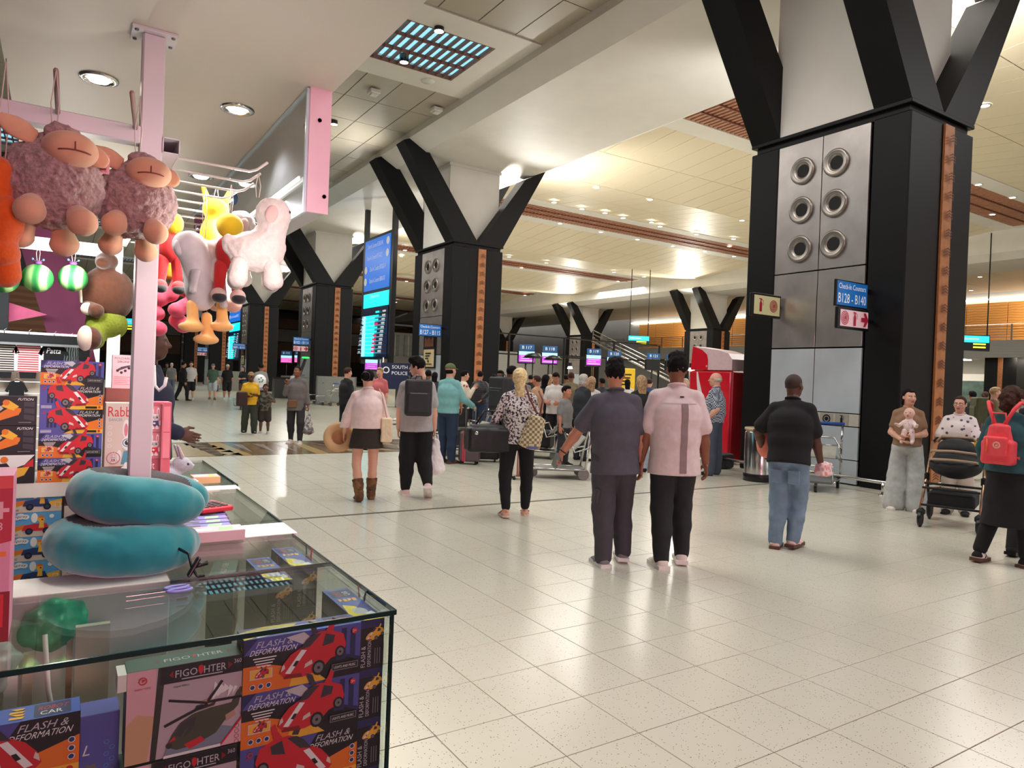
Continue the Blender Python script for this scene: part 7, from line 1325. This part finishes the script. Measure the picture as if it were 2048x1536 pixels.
MB().tube([(-.2, -.12, 1.0), (-.16, -.1, 1.06), (.16, -.1, 1.06), (.2, -.12, 1.0)], .02, TANB, 8).build('hood_trim', pr)
for sx in (-1, 1):
    MB().tube([(sx * .3, .36, .2), (sx * .29, -.02, .55), (sx * .28, -.3, .98)], .016, RG, 8).build('side_tube', pr); MB().tube([(sx * .3, -.36, .2), (sx * .29, -.02, .55)], .016, PK, 8).build('rear_tube', pr); MB().box((sx * .29, -.02, .56), (.05, .08, .1), PK, bev=.012).build('hinge', pr)
    for y, r_, w_ in ((.36, .095, .055), (-.36, .14, .05)):
        wh = MB().lathe([(r_ - .03, -w_ / 2), (r_, -w_ / 2 + .012), (r_, w_ / 2 - .012), (r_ - .03, w_ / 2)], BLKP, (sx * .29, y, r_), 18, axis=(1, 0, 0)).lathe([(0, -w_ * .4), (r_ - .028, -w_ * .4), (r_ - .028, w_ * .4), (0, w_ * .4)], PK, (sx * .29, y, r_), 14, axis=(1, 0, 0)).build('wheel', pr)
        if y > 0: MB().box((sx * .29, y - .02, .17), (.085, .13, .1), PK, bev=.03).build('fork', pr)
for z, y in ((.5, .16), (.46, .3), (.26, .34)): MB().tube([(-.29, y, z), (.29, y, z)], .014, PK, 8).build('cross_tube', pr)
MB().tube([(-.27, -.3, .98), (-.25, -.36, 1.02), (.25, -.36, 1.02), (.27, -.3, .98)], .017, PK, 8).build('push_handle', pr)
tagged(MB().box((0, 0, 0), (.03, .14, .06), mat('tag_yellow', (248, 196, 20), .5, var=.02), rot=Matrix.Rotation(.3, 3, 'X')).box((.02, .0, -.08), (.02, .05, .14), mat('tag_yellow', (248, 196, 20), .5)), 'luggage_tag', 'yellow cabin tag hanging on the pram hood', 'tag', pr.matrix_basis @ Vector((.19, .2, .98)) if False else (pp[0] + .16, pp[1] - .2, .97), rad(40))
# woman with coral backpack, and her companion at the edge
p = foot(2008, 1130)
TEALJ = cloth('deep_teal', (42, 84, 90)); CORAL = mat('coral_canvas', (252, 84, 92), .7, var=.05, bump=.1, scale=30); BSK = cloth('black_skirt', (21, 20, 23))
J = person('woman with coral backpack, teal jacket and long black skirt walking away', p, away(p, -24), 1.67, 'f', 'fair', (-2, 4), (.03, 0), 0, (((-.06, .04, -1), (-.16, -.32, -1)), ((.08, .2, -1), (.04, .04, -1))), (((-.4, .1, -1), (-.1, .5, -.8)), ((.35, .1, -1), (.0, .5, -.7))), ('relaxed', 'relaxed'),
    dict(mt=TEALJ, sleeve=1.0, hem=-.01, ease=.024, name='jacket'), dict(mt=BSK, kind='skirt', length=.31, r=(.125, .1), waist=.06), ('sneaker', cloth('shoe_white', (242, 232, 230)), SOLEG, cloth('sock_white', (240, 222, 224)), BK), ('pony', 'brown'))
s = Soft(.011)
for i in range(2):
    kn, an = J['knees'][i], J['ankles'][i]; s.cap(pv(J['hips'][i], kn, .6), kn, .056 * J['h'], .046 * J['h']).cap(kn, pv(kn, an, .88), .046 * J['h'], .036 * J['h'])
s.build('leggings', BK, J['t'])
b = thing('coral_backpack', 'coral canvas backpack with round emblem on the back of the woman in teal', 'backpack', wpos(J, J['chest'] + V3(.0, -.2, -.06)), J['t'].rotation_euler.z + rad(4)); Soft(.009).tube((0, 0, .13), (0, 0, -.15), (.085, .05), (.135, .068), (1, 0, 0), .03).box((0, 0, -.1), (.1, .04, .08), .03).noise(.003, 18, 3).build('sack', CORAL, b); fp = Soft(.008).box((0, -.075, -.05), (.075, .012, .075), .02).build('front_pocket', CORAL, b)
a = Art(.0006); CRM = mat('emblem_cream', (250, 200, 180), .6, var=0); a.disc(0, 0, .032, CRM, 20); a.disc(0, 0, .019, CORAL, 16); a.poly([(-.012, -.004), (-.002, -.013), (.01, -.009), (.013, .004), (.004, .012), (.006, .002), (-.002, .004)], CRM)
for q in range(12): a.disc(.025 * math.cos(q * PI / 6), .025 * math.sin(q * PI / 6), .0028, CORAL, 5)
a.put('emblem', b, (.02, -.108, -.03), (1, 0, 0), (0, 0, 1)); MB().tube([(-.06, -.1, .03), (-.055, -.112, -.03), (-.06, -.112, -.1)], .006, mat('zip_pull_orange', (252, 130, 40), .5), 6).build('zip_pull', b); MB().tube([(-.06, 0, .16), (-.05, -.02, .26), (.05, -.02, .26), (.06, 0, .16)], .009, CORAL, 6).build('grab_handle', b)
for sx in (-1, 1): MB().tube([(sx * .04, .0, .16), (sx * .1, .03, .3), (sx * .13, .08, .36), (sx * .15, .2, .34), (sx * .17, .28, .15), (sx * .16, .2, -.05), (sx * .13, .06, -.15)], .017, CORAL, 6).build('shoulder_strap', b)
p = on_floor(2075, 1112); p = (p.x, p.y, 0)
person('person in black with a dark cap at the edge, beyond the coral backpack', p, away(p, -20), 1.78, 'm', 'tan', (0, 0), (.02, 0), 0, WALK_R, None, ('relaxed', 'relaxed'), dict(mt=BK, sleeve=1.0, hem=-.06, ease=.02, name='jacket'), dict(mt=BK), ('sneaker', BK, BLKP), ('capback', cloth('cap_black', (22, 22, 24))))
# stallholder behind the post
q = at_d(298, 700, 5.1); p = (q.x, q.y, 0)
J = person('stallholder in dark navy jacket behind the pink post, one hand held out', p, away(p, -95), 1.84, 'm', 'dark', (0, 0), (0, 0), 0, None, (((-.2, -.1, -1), (-.05, .1, -1)), ((.15, -.1, -1), (-.05, 1, -.35))), ('relaxed', 'relaxed'), dict(mt=cloth('navy_dark', (34, 38, 62)), sleeve=1.0, hem=-.06, ease=.02, name='jacket'), dict(mt=BKT), ('shoe', BK, BLKP), ('buzz', 'stubble'))
# boy, child and woman coming towards the camera
p = foot(498, 868); YSH = cloth('yellow', (226, 172, 34))
J = person('boy in yellow shirt and tan cap walking towards the kiosk', p, face_cam(p, 6), 1.46, 'c', 'dark', (0, 4), (0, 0), 0, (((-.05, .14, -1), (-.03, -.05, -1)), ((.05, -.1, -1), (.03, -.25, -1))), (((-.2, .05, -1), (.55, .7, .1)), ((.25, -.05, -1), (-.5, .6, -.1))), ('relaxed', 'relaxed'), dict(mt=YSH, sleeve=.55, hem=-.05, ease=.02), dict(mt=cloth('dark_olive', (52, 56, 44)), r=(.066, .056, .046)), ('sneaker', BK, SOLEW), ('cap', cloth('tan_cap', (150, 116, 80))), face=True)
c = wpos(J, J['wr'][1] + V3(.16, .06, .0)); tag(Soft(.012).box((0, 0, -.06), (.08, .04, .13), .04).build('boy_bag', cloth('maroon_bag', (60, 36, 36))), 'dark maroon bag held by the boy in yellow', 'bag').location = c
p = foot(528, 868)
J = person('small child in camouflage shirt pointing, beside the boy in yellow', p, face_cam(p, 0), 1.18, 'c', 'dark', (0, 0), (0, 0), 0, (((-.05, .1, -1), (-.03, -.1, -1)), ((.05, -.02, -1), (.03, -.02, -1))), (((-.35, .1, -.5), (.75, .6, .3)), ((.3, .0, -.9), (.1, .3, -.6))), ('flat', 'relaxed'), dict(mt=weave('camouflage', [(48, 46, 40), (98, 92, 80)], 'noise', 14, .9), sleeve=.55, hem=-.06, ease=.02), dict(mt=UMB, kind='shorts', cut_=.9, r=(.075, .068)), ('sneaker', GRT, SOLEW), ('buzz', 'black'), face=True)
c = at_d(520, 762, 19.0); bl = thing('white_balloon', 'white balloon with green print behind the two boys', 'balloon', c); Soft(.016).ell((0, 0, 0), (.16, .16, .18)).build('balloon', mat('balloon_white', (232, 230, 232), .3, var=.03), bl)
a = Art(.002); GRN = mat('balloon_green', (40, 120, 90), .5, var=0); [a.disc(.02 + .05 * math.cos(q), .03 + .06 * math.sin(q), .02, GRN, 8) for q in (0, 1.4, 2.8, 4.2, 5.4)]; cx = Vector(c); d_ = Vector((-cx.x, -cx.y, 0)).normalized(); a.put('balloon_print', bl, tuple(d_ * .172), (-d_.y, d_.x, 0), (0, 0, 1)); MB().tube([(0, 0, -.18), (.02, 0, -.5), (.0, 0, -1.3)], .003, CORD, 4).build('string', bl)
p = foot(590, 888)
J = person('woman in grey shirt and black leggings talking on the phone', p, face_cam(p, -12), 1.66, 'f', 'brown', (-10, 0), (0, 0), 0, (((-.06, .2, -1), (.03, -.1, -1)), ((.06, -.1, -1), (.02, -.3, -1))), (((.25, -.05, -1), (.15, .25, -1)), ((.35, .1, -1), (-.2, .5, 1)))[::-1] if False else (((-.25, -.05, -1), (-.2, .2, -1)), ((.35, .15, -1), (-.25, .45, 1))), ('grip', 'grip'), dict(mt=cloth('grey_shirt', (112, 104, 104)), sleeve=.9, hem=-.1, ease=.02, name='shirt'), dict(mt=cloth('grey_leggings', (54, 50, 54)), r=(.062, .048, .03)), ('sneaker', cloth('shoe_shell', (226, 212, 206)), SOLEW), ('topbun', 'black'), face=True)
c = wpos(J, J['wr'][0] + V3(-.02, .0, -.12)); gb = thing('clear_bag', 'clear plastic shopping bag in the hand of the woman on the phone', 'bag', c); Soft(.012).tube((0, 0, -.08), (0, 0, -.42), (.04, .04), (.12, .1), (1, 0, 0), .04).noise(.01, 24, 8).build('sack', weave('clear_shopping', [(120, 112, 116), (206, 198, 200)], 'noise', 16, .25), gb); MB().tube([(0, 0, .04), (0, 0, -.1)], .012, mat('clear_handle', (190, 180, 184), .3), 6).build('handle', gb)
tagged(MB().box((0, 0, 0), (.19, .05, .17), mat('bag_amber', (120, 80, 48), .5, var=.15), bev=.015), 'waist_bag', 'small amber bag at the waist of the woman on the phone', 'bag', wpos(J, J['P0'] + V3(.05, .15, -.02)), J['t'].rotation_euler.z)
# ---------------------------------------------------------------- the crowd at check-in and far down the concourse
C_ = lambda n, r, g, b: cloth('crowd_' + n, (r, g, b))
BLKC, WHC, GRC_, GNC, KHC, DKC, CRC, BLC = C_('black', 28, 28, 30), C_('white', 222, 216, 212), C_('grey', 130, 128, 128), C_('green', 78, 104, 88), C_('khaki', 124, 112, 88), C_('charcoal', 48, 48, 54), C_('coral', 214, 112, 116), C_('blue', 60, 80, 120)
FLR = weave('floral_red', [(196, 60, 70), (240, 224, 204)], 'voronoi', 9, .85, thr=.25)
S_W = ('sneaker', WHC, SOLEW); S_B = ('shoe', BLKC, BLKP)
def cp(label, px, d, turn, h, sex, skin, top, bot, hair, kind='trousers', sleeve=.55, legs=None, arms=None, feet=None, shoes=S_B, head=(0, 0), face=False, off=None, bulk=.016):
    p = foot(*feet) if feet else far(px, d); tr = away(p, turn) if turn is not None and abs(turn) < 90 else face_cam(p, (turn - 180) if turn and turn > 0 else (turn + 180 if turn else 0))
    b = dict(mt=bot, kind=kind) if kind != 'trousers' else dict(mt=bot)
    if kind == 'shorts': b.update(cut_=.95, r=(.072, .062))
    return person(label, p, tr, h, sex, skin, head, (.01, 0), 0, legs, arms, ('relaxed', 'relaxed'), dict(mt=top, sleeve=sleeve, hem=-.05, ease=bulk), b, shoes, hair, near=False, face=face)
HOLDP = (((-.2, .1, -1), (.35, .8, -.1)), ((.2, .1, -1), (-.35, .8, -.1))); ONEUP = (((-.2, 0, -1), (-.05, .2, -1)), ((.3, .2, -1), (-.2, .6, .9)))
# far left
cp('man all in black walking, far behind the kiosk bunny', 364, 0, -70, 1.78, 'm', 'tan', BLKC, BLKC, ('short', 'black'), sleeve=1.0, legs=WALK_R, feet=(364, 801))
cp('man in white shirt and black shorts far behind the kiosk', 380, 0, 180, 1.78, 'm', 'fair', WHC, BLKC, ('short', 'brown'), 'shorts', feet=(380, 800), shoes=S_W, face=True)
cp('man in green shirt and pale shorts with a pack, far away', 426, 0, 180, 1.76, 'm', 'fair', GNC, C_('pale', 196, 204, 212), ('capback', GRC_), 'shorts', legs=WALK_L, feet=(424, 799), shoes=('sneaker', KHC, SOLEG), face=True)
cp('man in black t-shirt, black shorts and white cap, far away', 453, 0, 180, 1.76, 'm', 'tan', BLKC, BLKC, ('capback', WHC), 'shorts', legs=WALK_R, feet=(453, 799), shoes=S_W, face=True)
cp('woman in dark top leaning on a trolley behind the boy in yellow', 484, 0, 140, 1.66, 'f', 'fair', DKC, C_('brownish', 120, 90, 80), ('long', 'brown'), 'shorts', feet=(484, 798), arms=HOLDP, shoes=S_W)
cp('person in grey shirt behind the white balloon', 522, 24, 20, 1.74, 'm', 'brown', GRC_, DKC, ('short', 'black'))
cp('old man in grey top far away by the white lit column', 343, 38, -10, 1.7, 'm', 'fair', GRC_, C_('bluegrey', 96, 108, 124), ('short', 'grey')); cp('person in dark clothes farthest beyond the post', 334, 40, 160, 1.7, 'm', 'brown', BLKC, BLKC, ('short', 'black'))
dup(trolley, (*far(492, 27)[:2], 0), rad(150), 'luggage trolley pushed by the woman in the dark top'); tagged(MB().box((0, 0, .35), (.4, .6, .35), mat('bag_lime', (150, 164, 60), .6), bev=.06), 'lime_bag', 'lime green bag on the far luggage trolley', 'bag', (*far(491, 26.6)[:2], .17))
# by the police banner and the second column
cp('man in black behind the woman in the blush shirt', 694, 16.5, -60, 1.66, 'm', 'fair', BLKC, BLKC, ('short', 'brown'), sleeve=1.0)
cp('woman in coral t-shirt with a black bag, behind the man with the backpack', 761, 17.5, 150, 1.7, 'f', 'fair', CRC, DKC, ('short', 'dkblond'), arms=ONEUP, face=True)
cp('man with dark hair half hidden behind the aqua top', 857, 17, 0, 1.68, 'm', 'brown', DKC, BLKC, ('short', 'black')); cp('man in cream t-shirt behind the man in aqua', 904, 15.5, 10, 1.74, 'm', 'tan', C_('cream', 232, 214, 192), C_('olive', 70, 70, 56), ('short', 'brown'))
cp('woman in red floral blouse holding a phone to her ear before the wide column', 928, 16.5, -70, 1.7, 'f', 'fair', FLR, DKC, ('short', 'black'), arms=ONEUP, sleeve=1.0)
J = cp('person in blue jeans crouching beside the suitcases', 900, 14.5, -60, 1.0, 'm', 'fair', BLC, BLC, ('short', 'brown'), sleeve=1.0)
PUF = weave('puffer_black', [(24, 24, 26), (46, 46, 50)], 'wave', 5.5, .5, 'Z')
cp('man in black puffer jacket with hand on hip, seen from behind', 955, 0, -20, 1.72, 'm', 'tan', PUF, NAVY, ('short', 'black'), sleeve=1.0, feet=(956, 866), arms=(((-.3, 0, -1), (-.1, .1, -1)), ((.5, -.25, -.8), (-.5, -.3, -.6))), bulk=.03)
J = cp('tall man with a big black rucksack beside the blonde woman', 1022, 12.9, -40, 1.78, 'm', 'brown', C_('slateblue', 44, 50, 66), DKC, ('short', 'black'), sleeve=1.0)
backpack(J, BPM, 'big black rucksack on the tall man beside the blonde woman', .36, .6, .26, name='rucksack', strap=False)
cp('man with dark hair before the foot of the wide column', 1002, 15.5, 160, 1.72, 'm', 'dark', C_('greyblue', 90, 94, 104), DKC, ('short', 'black')); cp('person with raised tan arm behind the blonde hair', 1076, 16, 60, 1.64, 'f', 'tan', C_('sand', 200, 160, 130), DKC, ('short', 'brown'))
cp('woman with long black hair in black, before check-in', 1092, 16.4, -30, 1.68, 'f', 'tan', BLKC, BLKC, ('long', 'black'), sleeve=1.0)
J = cp('man in white t-shirt and grey hood looking down at his phone', 1113, 15.4, 170, 1.72, 'm', 'tan', WHC, BLKC, ('short', 'black'), arms=HOLDP, head=(0, -24), face=True)
cp('boy in grey t-shirt with backpack straps, behind the swinging arm', 1133, 13, -120, 1.44, 'c', 'tan', GRC_, DKC, ('short', 'black'))
cp('man in khaki shirt seen from behind at the check-in queue', 1143, 19, 0, 1.78, 'm', 'brown', KHC, DKC, ('short', 'brown')); cp('man with dark hair left of the khaki shirt in the queue', 1133, 22, 10, 1.74, 'm', 'brown', BLKC, DKC, ('short', 'black')) 
J = cp('woman with grey bob and dark coat, before the man in slate grey', 1160, 0, -50, 1.7, 'f', 'fair', C_('coat', 42, 46, 52), C_('navytr', 40, 46, 60), ('bob', 'grey'), sleeve=1.0, feet=(1160, 921), bulk=.024)
tag(Soft(.014).box((0, 0, 0), (.14, .07, .12), .05).build('shopper_bag', BPM), 'black bag hanging at the side of the grey haired woman', 'bag').location = wpos(J, J['wr'][0] + V3(-.05, 0, -.2))
cp('woman with light brown hair and white top in the queue', 1184, 14.5, -10, 1.66, 'f', 'fair', WHC, DKC, ('long', 'dkblond')); cp('person in dark jacket behind the man in slate grey', 1238, 16, 0, 1.62, 'm', 'brown', BLKC, BLKC, ('short', 'black'), sleeve=1.0)
J = cp('young woman with long fair hair and black sleeveless top between the two men', 1284, 12.5, 25, 1.7, 'f', 'fair', BLKC, C_('paleblue', 170, 184, 200), ('long', 'dkblond'), sleeve=.05)
for k, (px, d, sk, hr, tp) in enumerate(((870, 20, 'brown', 'black', DKC), (1048, 19, 'fair', 'brown', GRC_), (1062, 24, 'tan', 'black', BLKC), (1100, 21, 'fair', 'dkblond', WHC), (1168, 23, 'dark', 'black', KHC), (1206, 20, 'brown', 'black', DKC), (1256, 22, 'tan', 'black', WHC), (1300, 21, 'fair', 'brown', BLC), (1358, 22, 'tan', 'brown', GRC_), (1372, 19, 'fair', 'grey', DKC), (988, 21, 'tan', 'black', BLC))):
    cp(('queueing person in charcoal behind the aqua sleeve', 'queueing person in grey behind the blonde head', 'queueing person in black behind the blonde woman', 'queueing person in white behind the long black hair', 'queueing person in khaki beyond the grey bob', 'queueing person in charcoal beyond the man in slate grey', 'queueing person in white by the yellow notice', 'queueing person in blue behind the fair long hair', 'queueing person in grey between the white t-shirt and the red machine', 'grey haired person in charcoal beside the red machine', 'queueing person in blue behind the rucksack')[k], px, d, (-15, 20, 5, -30, 0, 40, 10, -20, 15, 170, 0)[k], 1.66 + .02 * (k % 5), 'm' if k % 3 else 'f', sk, tp, DKC if k % 2 else BLC, ('short' if k % 3 else 'long', hr))
# to the right of the big column
J = cp('man with olive rucksack beyond the big column', 1990, 15, -70, 1.76, 'm', 'fair', KHC, DKC, ('short', 'dkblond')); backpack(J, mat('rucksack_olive', (74, 76, 48), .7, var=.15, bump=.2), 'olive rucksack beyond the pram, on the man in khaki', .38, .55, .24, name='rucksack', strap=False)
for k, (px, d, lb) in enumerate(((1948, 17, 'dark haired person beyond the big column, behind the woman with glasses'), (1972, 18, 'person in blue beyond the big column, beside the olive rucksack'), (2018, 16, 'person in white beyond the coral backpack'), (2034, 19, 'person with shaved head beyond the coral backpack'))): cp(lb, px, d, (30, -20, 160, 20)[k], 1.68, 'm', ('brown', 'tan', 'fair', 'tan')[k], (DKC, BLC, WHC, GRC_)[k], DKC, ('short', ('black', 'brown', 'grey', 'black')[k]) if k < 3 else ('buzz', 'stubble'))
# loaded trolleys in the queue
for k, (px, d, r, lb) in enumerate(((1126, 11.4, 60, 'luggage trolley with blue handle behind the swinging arm'), (1086, 14.2, 40, 'luggage trolley loaded with dark bags behind the blonde woman'), (940, 14.0, 80, 'luggage trolley behind the mauve suitcase'))):
    q = far(px, d); dup(trolley, q, rad(r), lb)
    if k: c = suitcase((q[0], q[1], .17), rad(r), .42, .5, .34, BKSH, None, ('', 'dark suitcase lying on the trolley behind the blonde woman', 'dark suitcase lying on the trolley behind the mauve suitcase')[k])
